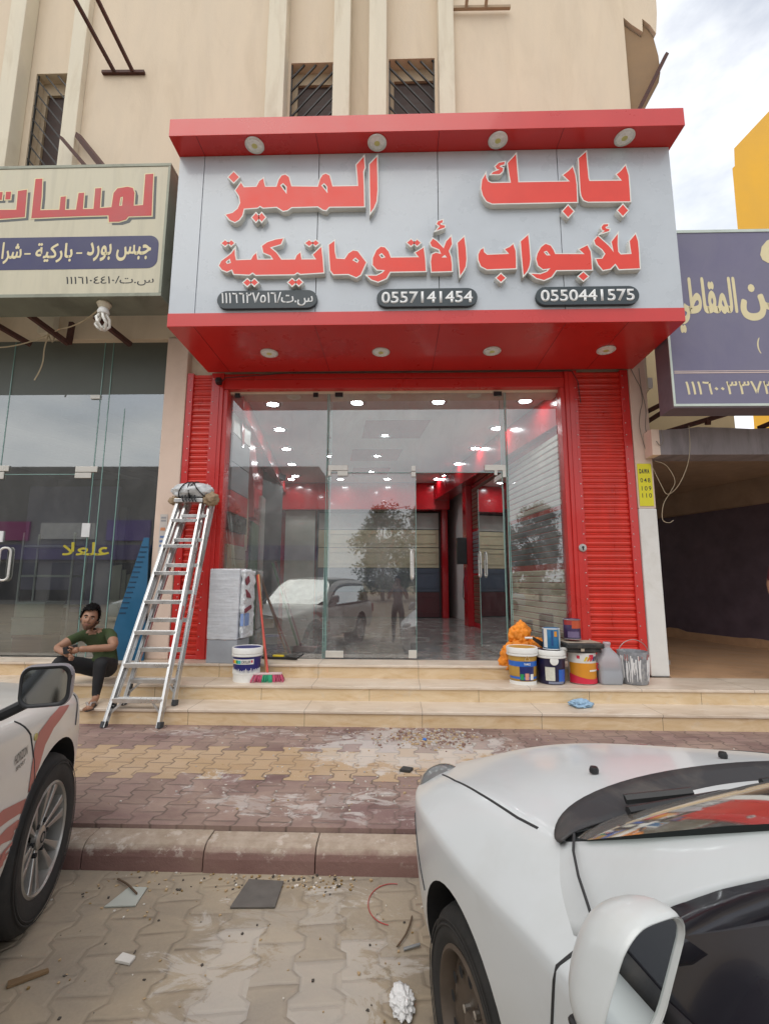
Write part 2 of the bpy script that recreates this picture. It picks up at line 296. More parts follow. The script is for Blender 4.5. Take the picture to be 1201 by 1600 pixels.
def recalc(o):
    bm = bmesh.new(); bm.from_mesh(o.data); bmesh.ops.recalc_face_normals(bm, faces=bm.faces); bm.to_mesh(o.data); bm.free(); return o
# ---------------------------------------------------------------- materials
RED = mat('red_panel', (0.55, 0.022, 0.018), 0.32, var=0.06, vs=1.5, rvar=0.1, coat=0.3, dirt=(0.46, 0.08, 0.07), dirt_amt=0.10, ds=1.4)
RED2 = mat('red_shutter_paint', (0.62, 0.032, 0.018), 0.36, var=0.12, dirt=(0.42, 0.07, 0.055), dirt_amt=0.3, ds=2.6, stretch=(2, 1, 0.6), coat=0.2)
GREYP = mat('grey_panel', '#b7bec5', 0.3, var=0.04, coat=0.3, rvar=0.08, dirt='#a5a9a8', dirt_amt=0.08, ds=1.2)
SEAM = mat('black_seam', (0.01, 0.01, 0.012), 0.6)
LETW = mat('white_letter_side', (0.70, 0.70, 0.66), 0.4, var=0.05)
LETR = mat('red_letter_face', (0.72, 0.045, 0.024), 0.35, var=0.05)
PLATE = mat('dark_plate', (0.028, 0.042, 0.05), 0.4)
WHITE = mat('white_lettering', (0.75, 0.76, 0.76), 0.5, var=0.04)
BEIGE = mat('beige_render', '#d6c6af', 0.85, var=0.05, vs=1.6, bump=0.35, bs=45, dirt='#b9a78f', dirt_amt=0.3, ds=1.3, stretch=(2.2, 1, 0.45))
PALE = mat('pale_pilaster', '#d8d0bc', 0.85, var=0.06, vs=1.5, bump=0.3, bs=40, dirt='#b5a68d', dirt_amt=0.5, ds=1.4, stretch=(2.5, 1, 0.5))
PINK = mat('pink_render', '#dcc6b6', 0.85, var=0.05, vs=2, bump=0.2, bs=50, dirt='#bda592', dirt_amt=0.3)
BROWNW = mat('brown_shutter', (0.045, 0.022, 0.016), 0.6, var=0.3, stretch=(1, 1, 12))
RUST = mat('rusty_steel', (0.07, 0.025, 0.018), 0.75, var=0.4, vs=20, bump=0.2)
DARKM = mat('dark_metal', (0.03, 0.027, 0.025), 0.5, metal=0.3)
ALU = mat('aluminium', (0.62, 0.62, 0.61), 0.33, metal=0.85, var=0.1, vs=8, rvar=0.12)
STEEL = mat('brushed_steel', (0.66, 0.66, 0.64), 0.25, metal=1.0, var=0.08)
OLIVE = mat('old_sign_face', '#c3bda6', 0.5, var=0.05, vs=1.5, stretch=(6, 1, 0.7), dirt='#a39f8a', dirt_amt=0.5, ds=0.8)
SIGNFR = mat('grey_green_frame', '#878a7c', 0.5, metal=0.3, var=0.12, dirt='#5d5d52', dirt_amt=0.5)
OLDRED = mat('faded_red_lettering', (0.48, 0.05, 0.05), 0.5)
SHADOWG = mat('grey_lettering_edge', (0.10, 0.11, 0.11), 0.6)
NAVY = mat('navy_band', (0.035, 0.035, 0.11), 0.5)
CREAMT = mat('cream_lettering', '#d9cda4', 0.55, var=0.06)
BLACKT = mat('black_lettering', (0.03, 0.03, 0.03), 0.6)
PURPLE = mat('purple_sign_face', '#716e85', 0.55, var=0.06, vs=2.0, dirt='#4d4876', dirt_amt=0.25, ds=1.4)
CONC = mat('grey_concrete', '#8b8486', 0.85, var=0.15, vs=3, bump=0.3, bs=30, dirt='#5d5759', dirt_amt=0.6, ds=1.6, stretch=(3, 1, 0.5))
TANC = mat('tan_ceiling', '#a08a76', 0.9, var=0.15, dirt='#7d6857', dirt_amt=0.4)
DARKWALL = mat('dark_purple_wall', (0.11, 0.08, 0.105), 0.55, var=0.25, bump=0.15, bs=40)
TANF = mat('tan_tiles', '#c09a78', 0.5, var=0.12, vs=4, dirt='#8d6a4c', dirt_amt=0.5)
YELLOW = mat('yellow_cladding', (0.74, 0.40, 0.02), 0.5, var=0.06, vs=0.7)
YPAPER = mat('yellow_poster', (0.72, 0.66, 0.03), 0.7, var=0.06)
WPAINT = mat('white_paint', '#d9d8d4', 0.8, var=0.04, dirt='#b9b3a5', dirt_amt=0.35, ds=3, bump=0.15, bs=50)
IWHITE = mat('interior_white', (0.72, 0.71, 0.69), 0.6, var=0.03)
IRED = mat('interior_red_gloss', (0.42, 0.008, 0.014), 0.2, var=0.05, coat=0.4)
BLACK = mat('black_plastic', (0.012, 0.012, 0.013), 0.45, var=0.2)
RUBBER = mat('tyre_rubber', (0.022, 0.021, 0.020), 0.85, var=0.25, vs=9, dirt=(0.08, 0.07, 0.06), dirt_amt=0.4, ds=4, bump=0.15)
WPLAST = mat('white_plastic', (0.74, 0.74, 0.71), 0.42, var=0.05, dirt='#a9a597', dirt_amt=0.25, ds=9, obj=True)
GREYC = mat('grey_ceiling', (0.55, 0.55, 0.54), 0.8)
CORD = mat('pale_cord', '#b7aa90', 0.8)
DCORD = mat('dark_cord', (0.025, 0.025, 0.028), 0.7)

def glass_mat(name, tint, refl, dust=0.0, dcol=(0.6, 0.6, 0.6), spots=True, mul=1.6, rough=0.016):
    n = NT(name); n.t.nodes.remove(n.b)
    tr = n.n("ShaderNodeBsdfTransparent"); tr.inputs[0].default_value = (*tint, 1)
    gl = n.n("ShaderNodeBsdfGlossy"); gl.inputs['Roughness'].default_value = rough; gl.inputs[0].default_value = (0.94, 0.97, 0.96, 1)
    fr = n.n("ShaderNodeFresnel"); fr.inputs[0].default_value = 1.5
    fac = n.math('ADD', n.math('MULTIPLY', fr.outputs[0], mul), refl-0.04*mul, clamp=True)
    mx = n.n("ShaderNodeMixShader"); n.l(fac, mx.inputs[0]); n.l(tr.outputs[0], mx.inputs[1]); n.l(gl.outputs[0], mx.inputs[2])
    df = n.n("ShaderNodeBsdfDiffuse"); df.inputs[0].default_value = (*dcol, 1)
    p = n.pos(); sm = n.ramp(n.noise(n.scale(p, (1.3, 1, 0.8)), 2.2, 7, 0.62, 0.8), 0.42, 0.75, dust*0.35, dust*1.6)
    if spots:
        vo = n.n("ShaderNodeTexVoronoi"); n.l(n.scale(p, (1, 1, 0.62)), vo.inputs['Vector']); vo.inputs['Scale'].default_value = 11
        big = n.ramp(n.noise(p, 1.7, 3), 0.46, 0.62)
        wn = n.math('MULTIPLY', n.xyz(vo.outputs['Color'])[0], 0.085)
        sp = n.math('MULTIPLY', n.math('LESS_THAN', vo.outputs['Distance'], n.math('SUBTRACT', wn, 0.035)), big)
        sm = n.math('MAXIMUM', sm, n.math('MULTIPLY', sp, 0.75))
    m2 = n.n("ShaderNodeMixShader"); n.l(sm, m2.inputs[0]); n.l(mx.outputs[0], m2.inputs[1]); n.l(df.outputs[0], m2.inputs[2])
    n.l(m2.outputs[0], n.out.inputs[0]); return n.m
GLASS = glass_mat('shop_glass', (0.86, 0.88, 0.86), 0.22, 0.13)
GLASSD = glass_mat('door_glass', (0.80, 0.84, 0.81), 0.11, 0.05)
GLASSL = glass_mat('green_shop_glass', (0.70, 0.78, 0.74), 0.30, 0.04, spots=False)
GEDGE = mat('glass_edge', (0.20, 0.34, 0.31), 0.15, var=0.1, spec=0.8)
CARGL = glass_mat('car_glass', (0.30, 0.36, 0.34), 0.24, 0.0, spots=False)
WINDSC = glass_mat('windscreen_glass', (0.42, 0.48, 0.45), 0.07, 0.22, (0.30, 0.26, 0.22), spots=False, mul=0.9, rough=0.05)
MIRR = mat('mirror_glass', (0.72, 0.76, 0.76), 0.02, metal=1.0, var=0.0, rvar=0.0)
def paint(name, c, dirt, amt):
    n = NT(name); p = n.pos(True); z = n.xyz(p)[2]
    f = n.noise(p, 2.2, 8, 0.62, 0.4)
    low = n.math('MULTIPLY', n.ramp(z, 0.75, 0.15), n.ramp(f, 0.3, 0.7, 0.25, 1))
    col = n.mix(n.math('MULTIPLY', n.math('MAXIMUM', low, n.ramp(f, 0.5, 0.75, 0.0, 0.4)), amt), c, hx(dirt))
    n.set(color=col, rough=n.ramp(f, 0.3, 0.7, 0.3, 0.45), coat=0.5, coatr=0.12, spec=0.5); return n.m
CARW = paint('white_car_paint', (0.62, 0.65, 0.66), '#a3a196', 0.5)
CARW2 = paint('cream_white_car_paint', (0.60, 0.58, 0.54), '#97896f', 0.6)
def emis(name, c, s):
    n = NT(name); n.set(color=(0.8, 0.8, 0.8), emit=c, estr=s); return n.m
LAMP = emis('lit_downlight', (0.92, 0.97, 1.0), 95)

# --- interlocking dogbone pavers ---------------------------------------------
def pavers(name, cols, band=None, px=0.17, py=0.205, dust='#b3a58e', dust_amt=0.5, ang=0.0, white=None, joint=(0.10, 0.08, 0.065), wstr=0.6, jw=0.028, jv=(0.3, 0.62, 0.15, 0.95)):
    n = NT(name); P = n.pos()
    if ang:
        mpn = n.n("ShaderNodeMapping"); n.l(P, mpn.inputs[0]); mpn.inputs['Rotation'].default_value = (0, 0, ang); V = mpn.outputs[0]
    else: V = P
    # slight wobble so the joints are not ruler-straight
    wob = n.n("ShaderNodeTexNoise"); n.l(V, wob.inputs['Vector']); wob.inputs['Scale'].default_value = 5; wob.inputs['Detail'].default_value = 2
    wv = n.xyz(wob.outputs['Color'])
    x, y, z = n.xyz(V)
    x = n.math('ADD', x, n.math('MULTIPLY', n.math('SUBTRACT', wv[0], 0.5), 0.03)); y = n.math('ADD', y, n.math('MULTIPLY', n.math('SUBTRACT', wv[1], 0.5), 0.03))
    u2 = n.math('DIVIDE', x, 2*px); r = n.math('DIVIDE', y, py)
    fr = n.math('FRACT', r)
    tri = n.math('ABSOLUTE', n.math('SUBTRACT', n.math('MULTIPLY', fr, 2.0), 1.0))           # 1 at the joint, 0 mid
    s = n.math('MULTIPLY', n.ramp(tri, 0.34, 0.66, 1.0, -1.0), 0.11)
    v = n.math('MULTIPLY', n.math('FRACT', u2), 2.0)
    d0 = n.math('ABSOLUTE', n.math('SUBTRACT', v, s)); d1 = n.math('ABSOLUTE', n.math('SUBTRACT', v, n.math('SUBTRACT', 1.0, s))); d2 = n.math('ABSOLUTE', n.math('SUBTRACT', v, n.math('ADD', 2.0, s)))
    de = n.math('MULTIPLY', n.math('MINIMUM', n.math('MINIMUM', d0, d1), d2), px)
    A = n.math('MULTIPLY', n.math('GREATER_THAN', v, s), n.math('LESS_THAN', v, n.math('SUBTRACT', 1.0, s)))
    B = n.math('SUBTRACT', 1.0, A)
    rr = n.math('ADD', r, n.math('MULTIPLY', B, 0.5))
    dj = n.math('MULTIPLY', n.math('SUBTRACT', 0.5, n.math('ABSOLUTE', n.math('SUBTRACT', n.math('FRACT', rr), 0.5))), py)
    dist = n.math('MINIMUM', de, dj)
    row = n.math('SUBTRACT', n.math('FLOOR', rr), n.math('MULTIPLY', B, 0.5))
    idx = n.math('ADD', n.math('MULTIPLY', n.math('FLOOR', n.math('SUBTRACT', u2, n.math('MULTIPLY', B, 0.25))), 2.0), B)
    wn = n.n("ShaderNodeTexWhiteNoise"); n.l(n.comb(idx, row), wn.inputs['Vector'])
    rnd = n.xyz(wn.outputs['Color'])
    col = n.mix(rnd[0], cols[0], cols[1])
    if band:
        a, b, c1, c2 = band
        inb = n.math('MULTIPLY', n.math('GREATER_THAN', row, a), n.math('LESS_THAN', row, b))
        col = n.mix(inb, col, n.mix(rnd[1], c1, c2))
    # grain and grime
    col = n.mix(n.ramp(n.noise(P, 90, 4, 0.7), 0.3, 0.7, 0.0, 0.35), col, tuple(0.5*(a+b)*0.55 for a, b in zip(*cols)))
    dn = n.noise(n.scale(P, (1, 1.6, 1)), 1.1, 9, 0.68, 0.7)
    col = n.mix(n.ramp(dn, 0.36, 0.72, 0.02, dust_amt), col, hx(dust))
    jm = n.math('MULTIPLY', n.ramp(dist, 0.0, jw*px*2.2, 1.0, 0.0), n.ramp(n.noise(P, 3.5, 5), *jv))
    col = n.mix(jm, col, joint)
    if white:
        wnz = n.noise(n.scale(P, (1.0, 1.7, 1)), 3.4, 12, 0.76, 1.0)
        m = None
        for (cx, cy, rx, ry, k) in white:
            dx = n.math('DIVIDE', n.math('SUBTRACT', x, cx), rx); dy = n.math('DIVIDE', n.math('SUBTRACT', y, cy), ry)
            q = n.ramp(n.math('ADD', n.math('MULTIPLY', dx, dx), n.math('MULTIPLY', dy, dy)), 0.1, 1.0, k, 0.0)
            m = q if m is None else n.math('MAXIMUM', m, q)
        th = n.math('SUBTRACT', n.math('ADD', wnz, n.math('MULTIPLY', m, 0.30)), 0.66)
        wmask = n.math('MULTIPLY', n.ramp(th, 0.0, 0.06), wstr)
        tile_gate = n.ramp(rnd[2], 0.15, 0.6, 0.35, 1.0)
        col = n.mix(n.math('MULTIPLY', wmask, tile_gate), col, (0.60, 0.57, 0.54))
    n.set(color=col, rough=0.82, spec=0.3)
    h = n.math('ADD', n.ramp(dist, 0.0, jw*px*3.2), n.math('MULTIPLY', n.noise(P, 40, 6, 0.65), 0.35))
    h = n.math('ADD', h, n.math('MULTIPLY', rnd[1], 0.5))
    n.bump(h, 0.55, 0.008)
    return n.m
PAVE = pavers('red_brown_and_yellow_pavers', ((0.165, 0.098, 0.092), (0.25, 0.160, 0.150)), (18.2, 21.3, (0.43, 0.29, 0.155), (0.51, 0.36, 0.21)), dust='#b7a391', dust_amt=0.62,
              white=[(0.1, 4.55, 1.3, 0.75, 1.0), (-1.6, 4.9, 1.6, 0.25, 0.55), (-0.4, 3.4, 1.6, 0.35, 0.6), (-1.4, 3.7, 1.0, 0.4, 0.45)], wstr=0.6)
ROADM = pavers('dusty_tan_road_pavers', ((0.25, 0.21, 0.165), (0.31, 0.265, 0.21)), None, px=0.19, py=0.225, dust='#b0a088', dust_amt=0.92, ang=radians(-6),
               white=[(-0.25, 2.3, 0.75, 0.75, 0.9), (0.1, 1.7, 0.7, 0.6, 0.8)], joint=(0.125, 0.10, 0.075), wstr=0.42, jv=(0.40, 0.72, 0.05, 0.8))
def kerb_mat():
    n = NT('worn_painted_kerb'); P = n.pos(); x, y, z = n.xyz(P)
    f = n.noise(P, 3.0, 10, 0.7, 0.8)
    red = n.mix(n.ramp(n.noise(P, 1.3, 5), 0.35, 0.65), (0.17, 0.09, 0.08), (0.25, 0.15, 0.13))
    conc = n.mix(n.ramp(n.noise(P, 14, 6, 0.65), 0.35, 0.65), (0.33, 0.26, 0.20), (0.44, 0.36, 0.29))
    top = n.ramp(n.math('ADD', z, n.math('MULTIPLY', n.math('SUBTRACT', f, 0.5), 0.10)), -0.075, -0.045)
    col = n.mix(top, red, conc)
    chip = n.math('MULTIPLY', n.ramp(n.noise(n.scale(P, (1, 1, 1.6)), 9, 8, 0.7), 0.56, 0.62), n.ramp(z, -0.13, -0.06))
    col = n.mix(n.math('MULTIPLY', chip, 0.7), col, (0.55, 0.48, 0.42))
    col = n.mix(n.ramp(n.noise(P, 2, 7, 0.6), 0.5, 0.75, 0, 0.5), col, hx('#9a8a74'))
    n.set(color=col, rough=0.85, spec=0.3); n.bump(n.noise(P, 35, 8, 0.7), 0.5, 0.01); return n.m
KERB = kerb_mat()
def marble(name, a, b, stain, joints=None):
    n = NT(name); P = n.pos(); x, y, z = n.xyz(P)
    w = n.noise(n.scale(P, (0.6, 2, 2)), 3.2, 9, 0.62, 1.6)
    col = n.mix(n.ramp(w, 0.35, 0.65), a, b)
    col = n.mix(n.ramp(n.noise(n.scale(P, (1, 2, 5)), 2.0, 7, 0.65, 0.8), 0.55, 0.72, 0, 0.55), col, stain)
    col = n.mix(n.ramp(n.noise(P, 5.5, 8, 0.7, 0.5), 0.56, 0.7, 0, 0.5), col, (0.55, 0.50, 0.43))
    if joints:
        fx = n.math('FRACT', n.math('DIVIDE', n.math('ADD', x, joints[1]), joints[0]))
        j = n.math('LESS_THAN', n.math('ABSOLUTE', n.math('SUBTRACT', fx, 0.5)), 0.0028/joints[0])
        col = n.mix(n.math('MULTIPLY', j, 0.85), col, (0.13, 0.09, 0.06))
    n.set(color=col, rough=n.ramp(w, 0.3, 0.7, 0.3, 0.5), spec=0.45); n.bump(n.noise(P, 30, 5), 0.06, 0.01); return n.m
MAR_A = marble('cream_marble_riser', (0.58, 0.42, 0.24), (0.68, 0.53, 0.35), (0.44, 0.25, 0.10), (1.22, 0.35))
MAR_B = marble('cream_marble_riser_offset', (0.58, 0.43, 0.25), (0.68, 0.54, 0.36), (0.46, 0.28, 0.11), (1.22, 0.92))
MAR_T = marble('worn_marble_tread', (0.54, 0.44, 0.34), (0.66, 0.57, 0.47), (0.38, 0.29, 0.20), (1.22, 0.35))
def floor_tile():
    n = NT('polished_grey_tiles'); P = n.pos(); x, y, z = n.xyz(P)
    w = n.noise(n.scale(P, (1, 1, 1)), 2.4, 10, 0.66, 1.4)
    col = n.mix(n.ramp(w, 0.35, 0.68), (0.13, 0.125, 0.12), (0.36, 0.34, 0.32))
    col = n.mix(n.ramp(n.noise(P, 1.7, 9, 0.7, 1.2), 0.55, 0.68, 0, 0.5), col, (0.22, 0.15, 0.12))
    fx = n.math('ABSOLUTE', n.math('SUBTRACT', n.math('FRACT', n.math('DIVIDE', x, 0.6)), 0.5)); fy = n.math('ABSOLUTE', n.math('SUBTRACT', n.math('FRACT', n.math('DIVIDE', y, 0.6)), 0.5))
    j = n.math('GREATER_THAN', n.math('MAXIMUM', fx, fy), 0.496); col = n.mix(j, col, (0.08, 0.08, 0.08))
    n.set(color=col, rough=n.ramp(n.noise(P, 3, 6), 0.35, 0.7, 0.06, 0.3), spec=0.6); return n.m
TILE = floor_tile()
# ---------------------------------------------------------------- ground
def sheet(name, x0, x1, y0, y1, z, m):
    o = mesh_obj(name, [(x0, y0, z), (x1, y0, z), (x1, y1, z), (x0, y1, z)], [(0, 1, 2, 3)], m); return tag(o, kind='structure')
FAR = mat('sandy_ground', '#a6977c', 0.9, var=0.15, vs=0.2, dirt='#8d7d63', dirt_amt=0.5, ds=0.1)
sheet('ground', -900, 900, -900, 900, -0.20, FAR)
sheet('road', -40, 40, -40, 2.975, -0.17, ROADM)
# kerb with a rounded front edge, laid in stones
k = MB(); prof = [(2.945, -0.20), (2.950, -0.095), (2.958, -0.062), (2.975, -0.040), (3.002, -0.026), (3.115, -0.022), (3.115, -0.20)]
x = -20.0; rk = random.Random(3)
while x < 20:
    w = rk.uniform(0.62, 0.72); dz = rk.uniform(-0.005, 0.005); dy = rk.uniform(-0.006, 0.006)
    k.prism([(a+dy, b+dz) for a, b in prof], x+0.003, x+w-0.003, 'YZ'); x += w
tag(k.build('kerb', KERB, bevel=0.004), kind='structure')
pv = MB(); pv.box(-30, 30, 3.12, 5.14, -0.2, 0.0)
tag(pv.build('pavement', PAVE), kind='structure')
edge = MB(); x = -12.0
EDGEM = mat('red_brown_paver_edge', (0.12, 0.05, 0.045), 0.85, var=0.25, vs=8, dirt='#8f7a68', dirt_amt=0.5, ds=5)

# ---------------------------------------------------------------- marble steps
st = thing('entrance_steps', 'cream marble entrance steps with worn treads along the shop fronts', 'steps', (0, 5.1, 0))
def step(y0, y1, z0, z1, x0, x1, m):
    a = MB(); a.T = Matrix.Translation((0, -5.1, 0)); a.box(x0, x1, y0+0.018, y1, z0, z1-0.03)
    o = a.build('riser', m, st)
    b = MB(); b.T = Matrix.Translation((0, -5.1, 0)); b.box(x0, x1, y0, y1, z1-0.03, z1); b.build('tread', MAR_T, st, bevel=0.006)
step(5.10, 5.62, 0.0, 0.16, -14, 14, MAR_A)
step(5.50, 6.16, 0.0, 0.32, -14, 14, MAR_B)
step(5.93, 6.34, 0.0, 0.48, -14, 3.0, MAR_A)
# passage floor behind the second step
a = MB(); a.box(3.41, 14, 6.16, 14.5, 0.0, 0.318); tag(a.build('passage_floor', TANF), kind='structure')

# ---------------------------------------------------------------- main building
bd = thing('apartment_building', 'tall beige rendered building with pale pilasters and barred windows above the red shop', 'building', (0, 6.2, 0))
TB = Matrix.Translation((0, -6.2, 0))
def bpart(name, m, fn, bevel=0.0, parent=bd, **kw):
    b = MB(); b.T = TB; fn(b); return b.build(name, m, parent, bevel=bevel, **kw)
WY = 6.34        # plane of the recessed wall
wins = [(-5.80, -5.27, 7.62, 9.56), (-1.68, -1.00, 7.7, 9.64), (-0.13, 0.59, 7.7, 9.67)]
def wall(b):
    # front wall around the openings, 0.3 m thick
    xs = sorted({-14, 3.5} | {w[0] for w in wins} | {w[1] for w in wins}); zs = (4.12, 15.0)
    for x0, x1 in zip(xs, xs[1:]):
        hit = [w for w in wins if abs(w[0]-x0) < 1e-6]
        if hit:
            w = hit[0]; b.box(x0, x1, WY, WY+0.3, zs[0], w[2]); b.box(x0, x1, WY, WY+0.3, w[3], zs[1])
        else: b.box(x0, x1, WY, WY+0.3, zs[0], zs[1])
    b.box(3.2, 3.5, WY+0.3, 16, 4.3, 15.0); b.box(-14, 3.2, 15.7, 16, 0, 15.0)
bpart('wall', BEIGE, wall)
def bays(b):
    # thicker wall fields between the pilaster pairs
    for x0, x1 in ((-14, -6.15), (-4.87, -2.0), (0.87, 3.5)): b.box(x0, x1, 6.2, WY-0.002, 4.9, 15.0)
bpart('wall_field', BEIGE, bays, bevel=0.006)
for x0, x1 in ((-6.15, -5.90), (-5.10, -4.87), (-2.0, -1.72), (-0.975, -0.72), (-0.43, -0.16), (0.635, 0.87)):
    bpart('pilaster', PALE, lambda b: b.box(x0, x1, 6.10, WY-0.004, 4.95, 15.0), bevel=0.008)
GRILL = mat('black_window_bars', (0.02, 0.018, 0.017), 0.6)
WREV = mat('window_reveal', '#b8a68c', 0.85, var=0.1)
for i, (x0, x1, z0, z1) in enumerate(wins):
    w = bpart('window', BROWNW, lambda b: b.box(x0+0.08, x1-0.005, WY+0.2, WY+0.24, z0, z1-0.22))
    def fr(b):
        b.box(x0, x0+0.08, WY+0.16, WY+0.26, z0, z1); b.box(x0+0.08, x1, WY+0.16, WY+0.26, z1-0.22, z1)
    f = bpart('frame', WREV, fr, parent=w)
    def bars(b):
        sgn = -1 if i != 1 else 1; H = z1-z0; Wd = x1-x0
        for k in range(-4, 14):
            zz = z0+k*0.24
            pts = []
            for t in range(0, 41):
                xx = x0+Wd*t/40; zc = zz+(xx-x0)*1.25*sgn+(1.25*Wd if sgn < 0 else 0)
                if z0 <= zc <= z1: pts.append((xx, WY+0.03, zc))
            if len(pts) > 2: b.beam(pts[0], pts[-1], 0.022, 0.022, up=(0, 1, 0))
        for xx in (x0+0.012, x1-0.012): b.beam((xx, WY+0.035, z0), (xx, WY+0.035, z1), 0.02, 0.02, up=(0, 1, 0))
    bpart('grille', GRILL, bars, parent=w)
# ragged flared corner at the right end, its shaded underside painted in brown
flare = [(3.47, 10.13), (3.62, 9.98), (3.777, 9.84), (3.796, 10.10), (3.89, 9.98), (3.97, 9.80), (4.015, 9.5), (4.02, 9.2), (3.98, 9.02), (3.69, 8.53), (3.47, 7.9), (3.47, 9.0)]
FLAREM = mat('shade_brown_underside', '#8d7458', 0.9, var=0.1)
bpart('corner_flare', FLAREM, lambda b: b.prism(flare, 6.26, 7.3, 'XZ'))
upper = [(3.46, 15), (3.46, 10.2), (3.62, 10.02), (3.777, 9.88), (3.79, 10.12), (3.9, 10.0), (3.98, 9.84), (4.02, 10.2), (4.05, 11), (4.06, 15)]
bpart('wall_corner', BEIGE, lambda b: b.prism(upper, 6.21, 7.2, 'XZ'))
# ground-floor pillars
bpart('pillar', PINK, lambda b: b.box(-3.262, -2.955, 6.2, 6.6, 0.481, 4.93), bevel=0.012)
bpart('pillar', PINK, lambda b: b.box(3.172, 3.40, 6.2, 6.7, 2.45, 4.6), bevel=0.01)
wp = bpart('pillar_base', WPAINT, lambda b: b.box(3.172, 3.405, 6.195, 6.7, 0.321, 2.449), bevel=0.015)

# rusty brackets left over from old signs
def bracket(name, label, segs, w=0.045, m=RUST):
    o = MB(); c = Vector(segs[0][0])
    o.T = Matrix.Translation(-c)
    for a, b in segs: o.beam(a, b, w, w)
    q = o.build(name, m); q.location = c
    return tag(q, label, 'bracket')
bracket('steel_bracket', 'large rusty steel bracket leaning out at the top left of the beige wall', [((-4.60, 6.17, 9.34), (-3.93, 6.17, 9.325)), ((-4.40, 6.15, 9.33), (-4.62, 5.25, 9.75)), ((-4.11, 6.15, 9.33), (-4.29, 5.25, 9.75))])
bracket('steel_bracket', 'short beige bracket at the top of the wall above the red sign', [((0.84, 6.13, 10.30), (1.75, 6.13, 10.285)), ((1.07, 6.13, 10.28), (1.07, 5.6, 10.6)), ((1.37, 6.13, 10.28), (1.37, 5.6, 10.6))], m=mat('beige_painted_steel', '#a08d74', 0.8, var=0.2))
bracket('steel_strut', 'thin rusty strut from the barred window to the old sign', [((-4.95, 5.95, 7.95), (-3.98, 5.30, 6.74))], 0.04)
bracket('steel_strut', 'thick rusty strut ending above the old sign', [((-4.82, 6.1, 8.14), (-3.76, 5.30, 6.73))], 0.07)
bracket('steel_strut', 'rusty angle bar leaning off the flared building corner', [((4.10, 6.2, 9.45), (3.52, 6.1, 8.30))], 0.05)

# ---------------------------------------------------------------- passage building on the right
pb = thing('passage_building', 'low grey passage building with concrete beam and dark purple inner wall', 'building', (5, 6.2, 0))
TBP = Matrix.Translation((-5, -6.2, 0))
def ppart(name, m, fn, bevel=0.0, parent=pb):
    b = MB(); b.T = TBP; fn(b); return b.build(name, m, parent, bevel=bevel)
rag = [(3.402, 3.12), (13, 3.12), (13, 3.47)]
rr_ = random.Random(5); xx = 9.0
while xx > 3.45: rag.append((xx, 3.475+rr_.uniform(-0.02, 0.02))); xx -= rr_.uniform(0.12, 0.35)
rag.append((3.402, 3.45))
BEAMF = ppart('beam', CONC, lambda b: b.prism(rag, 6.0, 6.35, 'XZ'), bevel=0.006)
ppart('beam_end', PINK, lambda b: b.box(3.30, 3.402, 5.999, 6.19, 3.119, 3.46))
ppart('ceiling', TANC, lambda b: b.box(3.41, 14, 6.36, 14.5, 3.36, 3.46))
# dark inner wall running back at an angle
d0, d1 = Vector((7.75, 5.2, 0)), Vector((5.05, 13.3, 0)); dn = (d1-d0).normalized(); nn = Vector((-dn.y, dn.x, 0))
def dwall(b):
    f0, f1 = d0-nn*0.0, d1
    vs = [(*p.xy, z) for z in (0.44, 3.359) for p in (d0, d1, d1-nn*0.25, d0-nn*0.25)]
    b.add(vs, [(0, 1, 2, 3), (4, 5, 6, 7), (0, 1, 5, 4), (1, 2, 6, 5), (2, 3, 7, 6), (3, 0, 4, 7)])
ppart('dark_wall', DARKWALL, dwall)
def skirt(b):
    e = nn*0.015
    n_ = 40; vs = []; fs = []; r_ = random.Random(9)
    for i in range(n_+1):
        p = d0.lerp(d1, i/n_)+e; h = 0.46+r_.choice((0, 0, 0.0, 0.02, 0.05))
        vs += [(p.x, p.y, 0.318), (p.x, p.y, h), (p.x-e.x*1.2, p.y-e.y*1.2, h)]
    for i in range(n_): fs += [(3*i, 3*i+3, 3*i+4, 3*i+1), (3*i+1, 3*i+4, 3*i+5, 3*i+2)]
    b.add(vs, fs)
ppart('skirting', TANF, skirt)
ppart('wall_beam', TANC, lambda b: b.prism([(d0+nn*0.002).xy[:], (d1+nn*0.002).xy[:], (d1+nn*0.16).xy[:], (d0+nn*0.16).xy[:]], 2.90, 3.357, 'XY'))
ppart('back_wall', DARKWALL, lambda b: b.box(3.3, 8.0, 13.4, 13.6, 0.3, 3.355))
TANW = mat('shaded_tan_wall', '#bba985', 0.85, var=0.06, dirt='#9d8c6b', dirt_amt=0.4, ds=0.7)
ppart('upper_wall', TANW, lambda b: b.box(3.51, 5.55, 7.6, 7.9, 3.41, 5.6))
ppart('light_fitting', mat('yellowed_batten', '#8b7f58', 0.6), lambda b: b.box(4.0, 5.6, 6.5, 6.56, 3.24, 3.30))
bracket('steel_strut', 'rusty upper strut behind the left end of the purple sign', [((3.5, 6.9, 3.9), (3.95, 5.75, 4.02))], 0.05)
bracket('steel_strut', 'rusty lower strut behind the left end of the purple sign', [((3.5, 7.2, 3.72), (3.8, 6.4, 3.9))], 0.05)
bracket('steel_strut', 'long rusty strut between the grey beam and the purple sign', [((3.6, 6.3, 3.50), (4.3, 5.66, 3.62)), ((4.0, 5.95, 3.5), (4.0, 5.93, 3.57))], 0.05)
bracket('steel_strut', 'short rusty strut on the grey beam at the right edge', [((4.75, 6.1, 3.5), (5.0, 5.66, 3.6))], 0.05)

